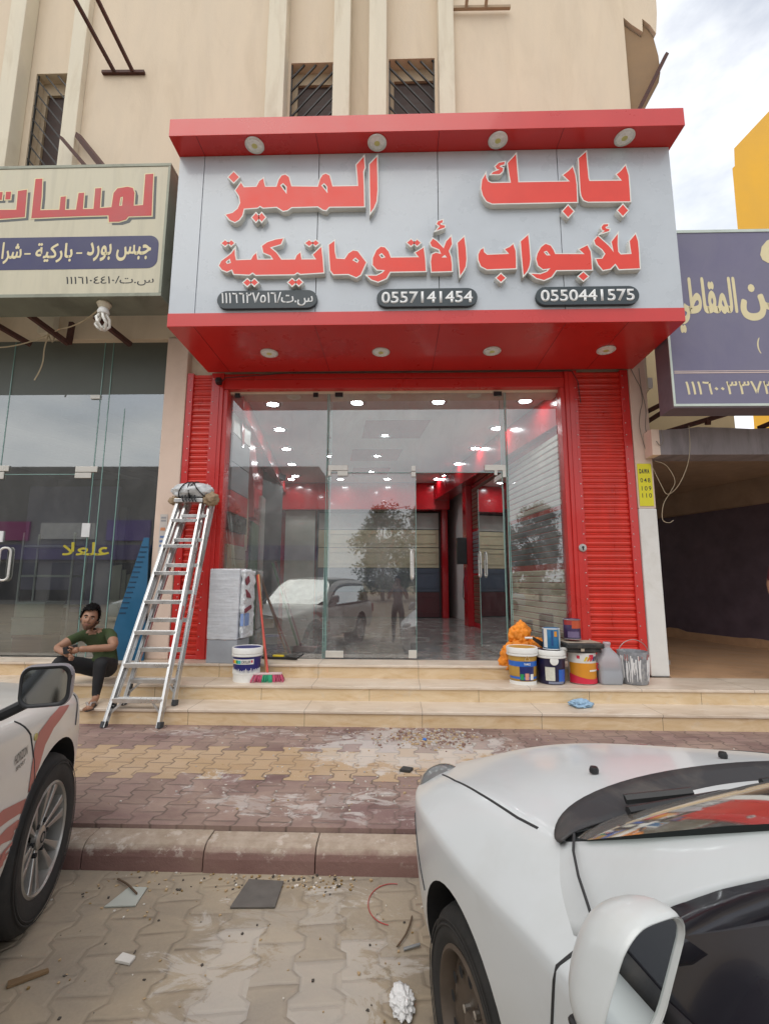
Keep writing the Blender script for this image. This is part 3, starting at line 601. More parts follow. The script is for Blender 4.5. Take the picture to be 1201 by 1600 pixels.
yb = thing('yellow_building', 'bright yellow building with slanted parapet beyond the purple sign', 'building', (16, 18, 0))
b = MB(); b.T = Matrix.Translation((-16, -18, 0)); b.prism([(10.4, 0), (22, 0), (22, 24), (15.2, 20.4), (12.75, 17.75), (12.70, 17.0), (12.60, 16.9), (12.54, 14.3), (12.3, 6.0), (10.4, 6.0)], 16, 24, 'XZ'); n_ = len(b.v)//2
for v in b.v[n_:]: v.x += 7.0
b.build('wall', YELLOW, yb)
b = MB(); b.T = Matrix.Translation((-16, -18, 0))
for zz in (8.4, 11.2, 14.0): b.box(12.62, 22, 15.99, 15.999, zz, zz+0.03)
b.build('cladding_joint', mat('yellow_joint', (0.45, 0.24, 0.01), 0.6), yb)
# ---------------------------------------------------------------- red shop sign canopy
sg = thing('shop_sign', 'big red and grey shop sign canopy with raised red Arabic letters', 'sign', (0.29, 5.0, 4.39))
TS = Matrix.Translation((-0.29, -5.0, -4.39))
def spart(name, m, fn, bevel=0.0, parent=sg, smooth=False):
    b = MB(); b.T = TS; fn(b); return b.build(name, m, parent, bevel=bevel, smooth=smooth)
X0, X1 = -2.652, 3.228
spart('lower_box', RED, lambda b: b.box(X0, X1, 4.992, 6.198, 4.385, 4.55), bevel=0.004)
def pan(b):
    xs = [X0, -2.34, -0.94, 0.485, 1.905, X1]
    for a, c in zip(xs, xs[1:]): b.box(a+0.004, c-0.004, 5.0, 5.03, 4.552, 6.615)
    b.box(X0, X0+0.03, 5.031, 6.198, 4.552, 6.6); b.box(X1-0.03, X1, 5.031, 6.198, 4.552, 6.6)
spart('panel', GREYP, pan, bevel=0.0015)
spart('seam', SEAM, lambda b: b.box(X0+0.04, X1-0.04, 5.026, 5.05, 4.56, 6.6))
spart('cap', RED, lambda b: b.box(X0-0.01, X1+0.035, 4.735, 6.099, 6.622, 6.852), bevel=0.004)
# joints in the soffits
SOFJ = mat('dark_red_joint', (0.16, 0.004, 0.006), 0.5)
for xx in (-2.34, -0.94, 0.485, 1.905, 2.6): spart('soffit_joint', SOFJ, lambda b: b.box(xx-0.003, xx+0.003, 5.0, 6.19, 4.3835, 4.386))
for xx in (-2.34, -0.94, 0.485, 1.905): spart('soffit_joint', SOFJ, lambda b: b.box(xx-0.003, xx+0.003, 4.74, 5.0, 6.6205, 6.623))
def to_plane(me, y):
    for v in me.vertices: v.co = TS @ Vector((v.co.x, y-v.co.z, v.co.y))
    bm = bmesh.new(); bm.from_mesh(me); bmesh.ops.recalc_face_normals(bm, faces=bm.faces); bm.to_mesh(me); bm.free()
allc = []
for o_, h_ in HEADLINE: allc.append([o_]+h_)
bmA = bmesh.new(); bmB = bmesh.new()
for cs in allc:
    for bm_, ex, off, yy in ((bmA, 0.036, 0.012, 4.965), (bmB, 0.001, -0.001, 4.9298)):
        me = curve_mesh('tmp', cs, ex, off); to_plane(me, yy); bm_.from_mesh(me); bpy.data.meshes.remove(me)
for nm, bm_, m_ in (('lettering', bmA, LETW), ('lettering_face', bmB, LETR)):
    me = bpy.data.meshes.new(nm); bm_.to_mesh(me); bm_.free(); q = finish(nm, me, m_)
    if nm == 'lettering': q.parent = sg; LETO = q
    else: q.parent = LETO
def stadium(x0, x1, z0, z1, n=10):
    r = (z1-z0)/2; c = (z0+z1)/2; p = []
    for k in range(n+1): a = -pi/2+pi*k/n; p.append((x1-r+r*cos(a), c+r*sin(a)))
    for k in range(n+1): a = pi/2+pi*k/n; p.append((x0+r+r*cos(a), c+r*sin(a)))
    return p
for (x0, x1, body, bold) in ((-2.07, -0.912, shape('س.ت/١١١٦٦٢٧٥١٦'), 0.0), (-0.232, 0.912, '0557141454', 0.018), (1.566, 2.72, '0550441575', 0.018)):
    pl = spart('number_plate', PLATE, lambda b: b.prism(stadium(x0, x1, 4.578, 4.80), 4.955, 4.998, 'XZ'), bevel=0.003)
    if bold: t = text('number', body, WHITE, pl, x0+0.055, x1-0.055, 4.617, 4.762, 4.954, 0.002, bold)
    else: t = text('number', body, WHITE, pl, x0+0.05, x1-0.05, 4.60, 4.775, 4.954, 0.002, 0.010)
    for v in t.data.vertices: v.co = TS @ v.co
def downlight(x, y, z, tilt, label):
    """round spotlight: ring, frosted glass, chip"""
    t = thing('spotlight', label, 'spotlight', (x, y, z))
    t.rotation_euler = (tilt, 0, 0)
    b = MB(); b.lathe([(0.112, 0.0), (0.112, -0.012), (0.104, -0.019), (0.090, -0.020), (0.086, -0.008)], 32); b.build('ring', mat('pale_metal_ring', (0.70, 0.71, 0.69), 0.3, metal=0.2), t, smooth=True)
    b = MB(); b.lathe([(0.088, -0.009), (0.05, -0.013), (0.0, -0.015)], 32); b.build('lens', mat('frosted_lens', (0.85, 0.86, 0.84), 0.12, var=0.15, vs=25), t, smooth=True)
    b = MB(); b.lathe([(0.034, -0.016), (0.0, -0.019)], 16); b.build('chip', mat('yellow_led_chip', (0.62, 0.60, 0.22), 0.4), t, smooth=True)
    return t
for i, x in enumerate((-1.69, -0.235, 1.18, 2.645)):
    w = ('first', 'second', 'third', 'fourth')[i]
    downlight(x, 4.865, 6.618, 0.0, f'round spotlight under the red cap above the letters, {w} from the left')['group'] = 'spotlights under the red cap'
for i, x in enumerate((-1.634, -0.204, 1.2, 2.623)):
    w = ('first', 'second', 'third', 'fourth')[i]
    downlight(x, 5.63, 4.381, 0.0, f'round spotlight in the red soffit over the entrance, {w} from the left')['group'] = 'spotlights in the red soffit'

# ---------------------------------------------------------------- shop front
sf = thing('red_shop_front', 'red shop front with slatted side shutters and a frameless glass wall', 'shop front', (0, 6.2, 0.48))
TF = Matrix.Translation((0, -6.2, -0.48))
def fpart(name, m, fn, bevel=0.0, parent=sf, smooth=False):
    b = MB(); b.T = TF; fn(b); return b.build(name, m, parent, bevel=bevel, smooth=smooth)
def feach(name, m, boxes, parent=None, bevel=0.0):
    for bx in boxes: fpart(name, m, lambda b: [b.box(*q) for q in (bx if isinstance(bx[0], tuple) else (bx,))], bevel=bevel, parent=parent or sf)
def slats(b, x0, x1, z0, z1, y, pitch=0.084):
    z = z1; pr = []
    while z-pitch > z0:
        pr += [(y, z), (y-0.010, z-0.006), (y-0.013, z-0.022), (y-0.010, z-0.042), (y+0.004, z-0.050), (y+0.006, z-0.060), (y-0.002, z-0.066), (y-0.002, z-0.074), (y+0.006, z-0.079)]; z -= pitch
    pr.append((y, z0)); n = len(pr)
    vs = [(x0, *p) for p in pr]+[(x1, *p) for p in pr]
    b.add(vs, [(i, i+1, n+i+1, n+i) for i in range(n-1)])
for side, (xa, xb, xc, xd) in (('l', (-2.948, -2.86, -2.60, -2.43)), ('r', (2.305, 2.47, 3.06, 3.165))):
    sh = fpart('shutter', RED2, lambda b: slats(b, xb-0.02, xc+0.02, 0.49, 4.37, 6.255))
    def rails(b):
        b.box(xa, xb, 6.215, 6.30, 0.482, 4.382); b.box(xc, xd, 6.215, 6.30, 0.482 if side == 'l' else 0.325, 4.382)
        b.box(xb, xc, 6.235, 6.30, 0.482, 0.53)
        xi, xo = (xc, xd) if side == 'l' else (xa, xb)
        x_in = xd if side == 'l' else xa
        b.box(min(x_in, x_in+(0.06 if side == 'l' else -0.06)), max(x_in, x_in+(0.06 if side == 'l' else -0.06)), 6.24, 6.42, 0.482, 4.15)
        b.box(xi+0.05, xo-0.05, 6.205, 6.215, 0.482, 4.36)
    fpart('guide_rail', RED, rails, bevel=0.004, parent=sh)
    def riv(b):
        for xx in ((xb-0.028, xc+0.028)):
            z = 0.6
            while z < 4.3: b.lathe([(0.008, 0.0), (0.006, -0.005), (0.0, -0.007)], 8, (xx, 6.214, z), 'Y'); z += 0.168
    fpart('rivet', STEEL, riv, parent=sh)
lk = fpart('lock', mat('lock_plate', (0.5, 0.49, 0.47), 0.35, metal=0.6), lambda b: (b.lathe([(0.052, 0.0), (0.052, -0.012), (0.044, -0.02), (0.0, -0.022)], 24, (2.415, 6.204, 1.93), 'Y')), smooth=True)
fpart('keyhole', BLACK, lambda b: (b.lathe([(0.016, -0.02), (0.014, -0.03), (0.0, -0.031)], 12, (2.415, 6.204, 1.937), 'Y'), b.box(2.409, 2.421, 6.172, 6.182, 1.90, 1.935)), parent=lk)
def box_housing(b):
    b.box(-2.43, 2.305, 6.235, 6.5, 4.155, 4.29); b.box(-2.43, 2.305, 6.25, 6.5, 4.30, 4.382)
fpart('shutter_housing', RED, box_housing, bevel=0.006)
# glass wall: fixed panes, transom, fins, fittings
fpart('glass_pane', GLASS, lambda b: b.quad((-2.37, 6.35, 0.485), (-0.975, 6.35, 0.485), (-0.975, 6.35, 4.15), (-2.37, 6.35, 4.15)))
fpart('glass_pane', GLASS, lambda b: b.quad((1.515, 6.35, 0.485), (2.245, 6.35, 0.485), (2.245, 6.35, 4.15), (1.515, 6.35, 4.15)))
fpart('glass_transom', GLASS, lambda b: b.quad((-0.955, 6.35, 2.975), (1.495, 6.35, 2.975), (1.495, 6.35, 4.15), (-0.955, 6.35, 4.15)))
def edges(b):
    for xx in (-0.975, -0.952, 1.497, 1.517): b.box(xx-0.005, xx+0.005, 6.345, 6.357, 0.485, 4.15)
    b.box(-0.945, 1.49, 6.346, 6.356, 2.969, 2.977)
fpart('glass_edge', GEDGE, edges)
for xx in (-0.965, 1.507):
    g_ = fpart('glass_fin', GLASSD, lambda b: b.quad((xx, 6.36, 0.485), (xx, 6.68, 0.485), (xx, 6.68, 4.15), (xx, 6.36, 4.15)))
    fpart('fin_edge', GEDGE, lambda b: b.box(xx-0.005, xx+0.005, 6.675, 6.687, 0.485, 4.15), parent=g_)
CLIP = mat('black_clip', (0.008, 0.007, 0.009), 0.4)
feach('clip', CLIP, [(xx-w, xx+w, 6.325, 6.343, 4.07, 4.13) for xx, w in ((-2.27, 0.035), (-1.15, 0.035), (-0.82, 0.055), (1.41, 0.055))])
FIT = mat('satin_patch_fitting', (0.62, 0.60, 0.55), 0.35, metal=0.3, var=0.08)
feach('patch_fitting', FIT, [((-0.95, -0.68, 6.325, 6.343, 3.0, 3.075), (-0.95, -0.91, 6.325, 6.342, 2.925, 3.0)), (-0.82, -0.68, 6.325, 6.343, 2.925, 2.995), (0.195, 0.255, 6.325, 6.343, 2.99, 3.065), (0.195, 0.255, 6.325, 6.343, 2.91, 2.98),
    ((1.20, 1.487, 6.325, 6.343, 2.995, 3.075), (1.44, 1.487, 6.325, 6.342, 2.90, 2.996), (1.33, 1.37, 6.325, 6.342, 2.93, 2.996))], bevel=0.003)
def handle(parent, T, name='handle'):
    b = MB(); b.T = T; pts = []
    w, h, r = 0.052, 0.19, 0.05
    for cx, cz, a0 in ((w-r, h-r, 0), (-w+r, h-r, pi/2), (-w+r, -h+r, pi), (w-r, -h+r, 3*pi/2)):
        for k in range(7): a = a0+pi/2*k/6; pts.append((cx+r*cos(a), 0, cz+r*sin(a)))
    pts.append(pts[0]); pts.append(pts[1]); b.tube(pts, 0.013, 10, cap=False)
    return b.build(name, mat('satin_handle', (0.68, 0.67, 0.64), 0.3, metal=0.4), parent, smooth=True)
# closed left leaf
b = MB(); b.T = TF; b.quad((-0.935, 6.35, 0.50), (0.255, 6.35, 0.50), (0.255, 6.35, 2.962), (-0.935, 6.35, 2.962)); dl = b.build('door', GLASS, sf)
fpart('door_edge', GEDGE, lambda b: (b.box(0.252, 0.259, 6.345, 6.356, 0.5, 2.962), b.box(-0.94, -0.932, 6.346, 6.356, 0.5, 2.962)), parent=dl)
feach('bottom_patch', FIT, [(-0.935, -0.70, 6.325, 6.343, 0.50, 0.585), (0.15, 0.255, 6.325, 6.343, 0.50, 0.60)], parent=dl, bevel=0.004)
handle(dl, TF @ Matrix.Translation((0.20, 6.30, 1.71)) @ Matrix.Rotation(radians(75), 4, 'Z'))
# open right leaf, hinged at the right fin and swung inwards
OP = Matrix.Translation((1.44, 6.36, 0)) @ Matrix.Rotation(radians(-83), 4, 'Z')
b = MB(); b.T = TF @ OP; b.quad((0, 0, 0.50), (-1.14, 0, 0.50), (-1.14, 0, 2.962), (0, 0, 2.962)); do = b.build('door', GLASSD, sf)
b = MB(); b.T = TF @ OP; b.box(-1.146, -1.138, -0.005, 0.005, 0.5, 2.962); b.box(-0.003, 0.005, -0.005, 0.005, 0.5, 2.962); b.build('door_edge', GEDGE, do)
for q_ in ((-0.25, 0, -0.012, 0.012, 0.5, 0.585), (-0.3, 0, -0.012, 0.012, 2.895, 2.965)): b = MB(); b.T = TF @ OP; b.box(*q_); b.build('patch_fitting', FIT, do, bevel=0.004)
for s_ in (-0.045, 0.045): handle(do, TF @ OP @ Matrix.Translation((-0.98, s_, 1.75)))
tag(do, 'glass door leaf standing open')
# black wire under the soffit and camera
fpart('wire', DCORD, lambda b: b.tube([(-2.46, 6.2, 4.24), (-2.40, 6.19, 4.30), (-1.5, 6.19, 4.365), (0.0, 6.19, 4.372), (1.6, 6.19, 4.368), (2.40, 6.19, 4.36), (2.47, 6.18, 4.2), (2.49, 6.18, 3.9)], 0.006, 6))
fpart('sensor', BLACK, lambda b: (b.box(-2.52, -2.45, 6.14, 6.21, 4.20, 4.29), b.lathe([(0.03, 0.0), (0.028, -0.04), (0.0, -0.045)], 12, (-2.485, 6.14, 4.23), 'Y')), bevel=0.008)

# ---------------------------------------------------------------- interior of the red shop
rm = thing('shop_interior', 'bright shop showroom with white ceiling, red bands and sample doors behind the glass', 'showroom', (0, 6.4, 0.48))
TI = Matrix.Translation((0, -6.4, -0.48))
def ipart(name, m, fn, bevel=0.0, parent=rm, smooth=False):
    b = MB(); b.T = TI; fn(b); return b.build(name, m, parent, bevel=bevel, smooth=smooth)
SK = -0.14                      # the room runs slightly to the left
def sx(x, y): return x+SK*(y-6.4)
def skbox(b, x0, x1, y0, y1, z0, z1):
    vs = [(sx(xx, yy), yy, zz) for zz in (z0, z1) for xx, yy in ((x0, y0), (x1, y0), (x1, y1), (x0, y1))]
    b.add(vs, [(0,3,2,1),(4,5,6,7),(0,1,5,4),(1,2,6,5),(2,3,7,6),(3,0,4,7)])
ZC_ = 4.2
ipart('floor', TILE, lambda b: (b.box(-3.2, 3.15, 6.345, 6.5, 0.42, 0.4785), skbox(b, -2.5, 3.6, 6.5, 15.5, 0.42, 0.479)))
ipart('ceiling', IWHITE, lambda b: skbox(b, -2.6, 3.6, 6.40, 15.5, ZC_, ZC_+0.15))
ipart('wall', IWHITE, lambda b: (skbox(b, -2.62, -2.5, 6.45, 15.5, 0.4, ZC_), skbox(b, 3.05, 3.2, 6.45, 15.5, 0.4, ZC_), skbox(b, -2.6, 3.2, 15.4, 15.6, 0.4, ZC_)))
ipart('back_wall', IRED, lambda b: (skbox(b, -2.5, 2.36, 13.42, 13.6, 0.48, ZC_),))
# red fascia round the room and ceiling stripes
def fascia(b):
    b.prism([(2.29, 6.42), (2.36, 6.42), (sx(2.36, 13.3), 13.3), (sx(1.90, 13.3), 13.3)], 3.70, ZC_-0.002, 'XY'); skbox(b, -2.45, 2.36, 12.9, 13.41, 3.45, ZC_-0.003)
    skbox(b, -2.5, -2.2, 6.42, 13.3, 3.9, ZC_-0.002)
ipart('red_band', IRED, fascia, bevel=0.004)
for q_ in ((-0.35, 0.75, 7.7, 8.7), (-0.5, 0.55, 9.5, 10.4), (-0.4, 0.5, 11.1, 11.9)): ipart('ceiling_stripe', mat('red_ceiling_film', (0.30, 0.02, 0.025), 0.4), lambda b: skbox(b, *q_, ZC_-0.012, ZC_-0.004))
# right wall: slatted samples then a red column and a white doorway
BRNS = mat('brown_slats', (0.16, 0.075, 0.045), 0.5, var=0.15); GRYS = mat('grey_slats', (0.20, 0.20, 0.21), 0.45); BLUES = mat('blue_grey_slats', (0.04, 0.055, 0.075), 0.45); CRMS = mat('cream_slats', (0.50, 0.43, 0.30), 0.5); BEIS = mat('beige_slats', (0.52, 0.48, 0.41), 0.5)
def wallslats(b, x, y0, y1, z0, z1, pitch=0.095):
    z = z1; pr = []
    while z-pitch > z0: pr += [(0, z), (-0.014, z-0.012), (-0.014, z-0.070), (0.0, z-0.082), (0.006, z-0.088)]; z -= pitch
    n = len(pr)
    if n < 2: return
    vs = [(sx(x, y0)+p[0], y0, p[1]) for p in pr]+[(sx(x, y1)+p[0], y1, p[1]) for p in pr]
    b.add(vs, [(i, i+1, n+i+1, n+i) for i in range(n-1)])
for (y0, y1, bands) in ((6.5, 8.6, ((0.5, 1.66, CRMS), (1.66, 2.50, BLUES), (2.50, 3.6, BEIS))), (8.8, 10.75, ((0.5, 1.62, BRNS), (1.62, 2.6, GRYS), (2.6, 3.6, BRNS)))):
    s_ = ipart('sample_shutter', IRED, lambda b: skbox(b, 2.345, 2.45, y0-0.06, y1+0.06, 0.48, 3.69))
    for z0, z1, m_ in bands: ipart('slat_panel', m_, lambda b: wallslats(b, 2.343, y0, y1, z0, z1), parent=s_)
ipart('column', IRED, lambda b: skbox(b, 2.22, 2.5, 10.85, 11.15, 0.48, 3.695), bevel=0.005); ipart('column', IRED, lambda b: skbox(b, 2.20, 2.36, 13.15, 13.415, 0.48, 3.448), bevel=0.005)
ipart('doorway_wall', IWHITE, lambda b: (skbox(b, 2.62, 2.8, 11.16, 15.4, 0.48, ZC_), skbox(b, 2.36, 3.0, 14.6, 14.8, 0.48, ZC_)))
# back garage-door sample
gd = ipart('sample_garage_door', BLACK, lambda b: skbox(b, -1.32, 2.19, 13.30, 13.415, 0.48, 3.44))
def sections(b, z0, z1, n):
    skbox(b, -1.26, 2.13, 13.27, 13.298, z0+0.006, z1-0.006)
def panels(b, z0, z1):
    for k in range(3):
        a = -1.15+k*1.12; fr = 0.02
        for (p, q, r_, t) in ((a, a+0.98, z1-0.13, z1-0.11), (a, a+0.98, z0+0.11, z0+0.13), (a, a+0.02, z0+0.11, z1-0.11), (a+0.96, a+0.98, z0+0.11, z1-0.11)): skbox(b, p, q, 13.255, 13.269, r_, t)
GD1 = mat('beige_door_section', (0.46, 0.40, 0.27), 0.45); GD0 = mat('grey_door_section', (0.40, 0.40, 0.37), 0.45); GD2 = mat('slate_door_section', (0.06, 0.075, 0.11), 0.4); GD3 = mat('maroon_door_section', (0.075, 0.012, 0.016), 0.4)
for z0, z1, m_ in ((2.93, 3.40, GD0), (2.42, 2.92, GD1), (1.85, 2.41, GD1), (1.19, 1.84, GD2), (0.5, 1.18, GD3)):
    s_ = ipart('door_section', m_, lambda b: sections(b, z0, z1, 3), parent=gd)
    if m_ is not GD0:
        pp = MB(); pp.T = TI; panels(pp, z0, z1); pp.build('door_panel', m_, s_) if False else pp.build('section_panel', m_, gd)
# left wall: arched sample frame with coloured bands
ar = ipart('arched_sample_frame', IRED, lambda b: b.box(-2.47, -2.42, 6.46, 7.40, 0.48, 4.12))
def arch(b):
    # red arch ring standing on the left wall
    n = 18; yc, zc = 7.35, 2.6; vs = []; fs = []
    for k in range(n+1):
        a = pi*k/n*0.62+pi*0.0
        for r_, xx in ((0.95, -2.42), (1.42, -2.42), (1.42, -2.28), (0.95, -2.28)):
            y_ = yc-0.1+r_*cos(a); vs.append((sx(xx, y_), y_, zc+r_*sin(a)*1.02))
    for k in range(n):
        for j in range(4): fs.append((k*4+j, k*4+(j+1) % 4, (k+1)*4+(j+1) % 4, (k+1)*4+j))
    b.add(vs, fs)
ipart('arch_ring', IRED, arch, parent=ar)
for z0, z1, m_ in ((3.62, 4.05, mat('ribbed_white_sample', (0.62, 0.61, 0.57), 0.5)), (3.2, 3.6, GRYS), (2.78, 3.18, mat('grey_sample', (0.25, 0.27, 0.29), 0.4)), (2.46, 2.77, mat('bright_red_sample', (0.55, 0.03, 0.03), 0.35)), (2.2, 2.45, mat('black_green_sample', (0.012, 0.02, 0.016), 0.25)), (1.0, 2.0, mat('olive_cream_sample', (0.42, 0.39, 0.25), 0.5))):
    ipart('sample_section', m_, lambda b: b.box(-2.419, -2.365, 6.52, 7.30, z0, z1), parent=ar)
ipart('sample_groove', mat('olive_groove', (0.2, 0.18, 0.1), 0.6), lambda b: (b.box(-2.3645, -2.362, 6.62, 7.2, 1.80, 1.81), b.box(-2.3645, -2.362, 6.62, 7.2, 1.40, 1.41)), parent=ar)
ss = ipart('sample_shutter', IRED, lambda b: skbox(b, -2.49, -2.44, 8.45, 13.3, 0.48, 3.88))
for y0, y1, m_, z0, z1 in ((7.5, 8.2, CRMS, 2.0, 3.2), (7.5, 8.2, BRNS, 0.5, 1.98), (8.7, 9.6, mat('green_sample', (0.02, 0.11, 0.03), 0.35), 0.5, 2.6), (9.9, 10.8, GD0, 0.5, 3.3), (11.3, 12.8, BEIS, 0.5, 3.3)):
    ipart('slat_panel', m_, lambda b: skbox(b, -2.438 if y0 > 8.4 else -2.418, -2.40 if y0 > 8.4 else -2.38, y0, y1, z0, z1), parent=ss if y0 > 8.4 else ar)
ipart('left_partition', mat('pale_wall_panel', (0.36, 0.36, 0.32), 0.6), lambda b: skbox(b, -2.2, -1.36, 13.1, 13.41, 0.48, 3.44))
# loudspeaker on the doorway column
spk = MB(); spk.box(-0.11, 0.11, -0.09, 0.09, -0.30, 0.30); so_ = spk.build('loudspeaker', BLACK, bevel=0.015); so_.location = (sx(2.36, 10.8)-0.28, 10.75, 2.17)
tag(so_, 'black loudspeaker hung on the red column inside the shop', 'loudspeaker')
b = MB(); b.lathe([(0.085, -0.092), (0.07, -0.085), (0.0, -0.075)], 20, (0, 0, -0.12), 'Y'); b.lathe([(0.05, -0.092), (0.04, -0.086), (0.0, -0.08)], 20, (0, 0, 0.13), 'Y'); b.build('cone', mat('speaker_cone', (0.03, 0.03, 0.03), 0.7), so_, smooth=True)
cb = MB(); cb.tube([(sx(2.36, 10.8)-0.2, 10.75, 1.87), (sx(2.36, 10.8)-0.25, 10.75, 1.5), (sx(2.36, 10.8)-0.27, 10.75, 1.15), (sx(2.36, 10.8)-0.2, 10.78, 1.0)], 0.008, 6); cb.build('loudspeaker_cable', DCORD, so_).matrix_parent_inverse = so_.matrix_world.inverted() if False else Matrix.Translation((-so_.location.x, -so_.location.y, -so_.location.z))
# lit ceiling lamps
k = (ZC_-1.5)/2.5
LP = [(-1.773, 6.391), (-0.564, 6.353), (0.58, 6.338), (1.784, 6.324), (-1.96, 7.533), (-0.207, 7.89), (1.637, 7.523), (-2.115, 8.701), (-0.407, 9.254), (1.481, 8.706), (-2.285, 9.91), (-0.593, 10.647), (1.311, 9.897), (-2.456, 11.077), (1.154, 11.045), (-2.634, 12.252), (-1.4, 12.261), (-0.244, 12.27), (0.989, 12.279)]
first = None
rows = ['front row', 'second row', 'third row', 'fourth row', 'fifth row', 'back row']
cols = {4: ('leftmost', 'second from left', 'third from left', 'rightmost'), 3: ('left', 'middle', 'right'), 2: ('left', 'right')}
plan = [4, 3, 3, 3, 2, 4]; lab = []
for r_, n_ in zip(rows, plan):
    for c_ in cols[n_]: lab.append(f'lit round ceiling lamp, {c_} of the {r_} in the shop')
for (x, y), lb in zip(LP, lab):
    x *= k; y *= k
    if y > 12.35: y = 12.35
    if first is None:
        first = t = thing('ceiling_lamp', lb, 'ceiling lamp', (x, y, ZC_), group='lit ceiling lamps in the red shop')
        b = MB(); b.lathe([(0.14, -0.001), (0.14, -0.014), (0.125, -0.026), (0.092, -0.022), (0.084, -0.006)], 28); b.build('ring', mat('lamp_ring', (0.55, 0.57, 0.58), 0.3, metal=0.2), t, smooth=True)
        b = MB(); b.lathe([(0.085, -0.007), (0.05, -0.012), (0.0, -0.013)], 20); b.build('diffuser', LAMP, t, smooth=True)
    else:
        t = copy_tree(first); t.location = (x, y, ZC_); t['label'] = lb
# ---------------------------------------------------------------- left neighbour shop
ls = thing('glass_shop_front', 'dim neighbouring shop with green tinted glass front under the old sign', 'shop front', (-6, 6.3, 0.48))
TL = Matrix.Translation((6, -6.3, -0.48))
def lpart(name, m, fn, bevel=0.0, parent=ls, smooth=False):
    b = MB(); b.T = TL; fn(b); return b.build(name, m, parent, bevel=bevel, smooth=smooth)
# panes
def pane(b, x0, x1, z0, z1, y=6.30): b.quad((x0, y, z0), (x1, y, z0), (x1, y, z1), (x0, y, z1))
for x0, x1, z0, z1 in ((-4.22, -3.262, 0.485, 4.11), (-8.0, -5.56, 0.485, 4.11), (-5.55, -4.235, 2.95, 4.11)):
    lpart('glass_pane', GLASSL, lambda b: pane(b, x0, x1, z0, z1))
dd = lpart('door', GLASSL, lambda b: pane(b, -5.545, -4.24, 0.5, 2.945)); tag(dd, 'closed glass door with a long loop handle')
handle(dd, TL @ Matrix.Translation((-5.30, 6.25, 1.70)) @ Matrix.Rotation(radians(25), 4, 'Z') @ Matrix.Scale(1.15, 4), 'handle')
def led(b):
    for xx in (-4.225, -4.10, -3.86, -5.553): b.box(xx-0.005, xx+0.005, 6.294, 6.306, 0.485, 3.9 if xx > -4 else 4.92)
    b.box(-5.55, -4.235, 6.295, 6.305, 2.942, 2.952)
lpart('glass_edge', GEDGE, led)
for q_ in ((-4.47, -4.16, 6.275, 6.293, 2.975, 3.055), (-4.47, -4.24, 6.275, 6.293, 2.89, 2.965), (-5.58, -5.42, 6.275, 6.293, 2.99, 3.07), (-5.58, -5.48, 6.275, 6.293, 2.88, 2.98), (-4.36, -4.22, 6.275, 6.293, 4.04, 4.10)): lpart('patch_fitting', FIT, lambda b: b.box(*q_), bevel=0.004)

for q_ in ((-4.30, -4.19, 6.280, 6.297, 2.07, 2.26), (-5.50, -5.39, 6.280, 6.297, 2.0, 2.15)): lpart('sticker', mat('white_sticker', (0.66, 0.67, 0.68), 0.5), lambda b: b.box(*q_))
t = text('reflected_lettering', shape('علعلا'), mat('reflection_yellow', (0.42, 0.36, 0.03), 0.5), ls, -4.55, -3.90, 1.82, 2.00, 6.296, 0.0, 0.02)  # reflection of a sign across the street, drawn flat on the glass
for v in t.data.vertices: v.co = TL @ v.co
# dark bulkhead and interior
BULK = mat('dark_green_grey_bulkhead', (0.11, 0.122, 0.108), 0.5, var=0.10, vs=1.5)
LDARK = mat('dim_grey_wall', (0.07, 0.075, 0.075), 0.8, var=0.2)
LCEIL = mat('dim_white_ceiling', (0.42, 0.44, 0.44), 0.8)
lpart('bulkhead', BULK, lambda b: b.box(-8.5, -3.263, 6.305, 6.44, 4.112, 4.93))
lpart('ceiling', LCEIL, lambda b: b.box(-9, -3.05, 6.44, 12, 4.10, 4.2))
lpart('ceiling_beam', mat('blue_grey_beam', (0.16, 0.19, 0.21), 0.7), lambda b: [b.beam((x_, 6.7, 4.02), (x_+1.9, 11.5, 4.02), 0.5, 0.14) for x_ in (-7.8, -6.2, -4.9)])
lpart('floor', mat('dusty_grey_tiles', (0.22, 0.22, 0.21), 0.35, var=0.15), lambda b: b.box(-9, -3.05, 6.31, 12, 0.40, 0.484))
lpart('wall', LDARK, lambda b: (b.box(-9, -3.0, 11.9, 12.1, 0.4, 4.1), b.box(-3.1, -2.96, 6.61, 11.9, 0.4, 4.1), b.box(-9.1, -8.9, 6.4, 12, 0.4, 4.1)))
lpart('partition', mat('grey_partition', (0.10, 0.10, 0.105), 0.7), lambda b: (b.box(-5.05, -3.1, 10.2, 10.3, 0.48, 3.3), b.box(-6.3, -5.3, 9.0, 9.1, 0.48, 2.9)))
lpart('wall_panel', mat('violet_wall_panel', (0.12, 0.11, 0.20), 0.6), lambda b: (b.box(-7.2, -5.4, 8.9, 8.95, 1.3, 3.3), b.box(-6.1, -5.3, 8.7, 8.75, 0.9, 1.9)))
fr_ = thing('display_shelf', 'pale grey shelf unit standing in the dim left shop', 'shelf', (-5.9, 8.0, 0.484))
b = MB()
for zz in (0.02, 0.55, 1.05, 1.55): b.box(-0.45, 0.45, -0.18, 0.18, zz, zz+0.035)
b.build('shelf', mat('pale_shelf', (0.46, 0.47, 0.46), 0.5), fr_, bevel=0.003)
b = MB(); [b.box(x_-0.015, x_+0.015, y_-0.015, y_+0.015, 0, 1.8) for x_ in (-0.44, 0.44) for y_ in (-0.17, 0.17)]; b.build('upright', mat('pale_shelf', (0.46, 0.47, 0.46), 0.5), fr_)
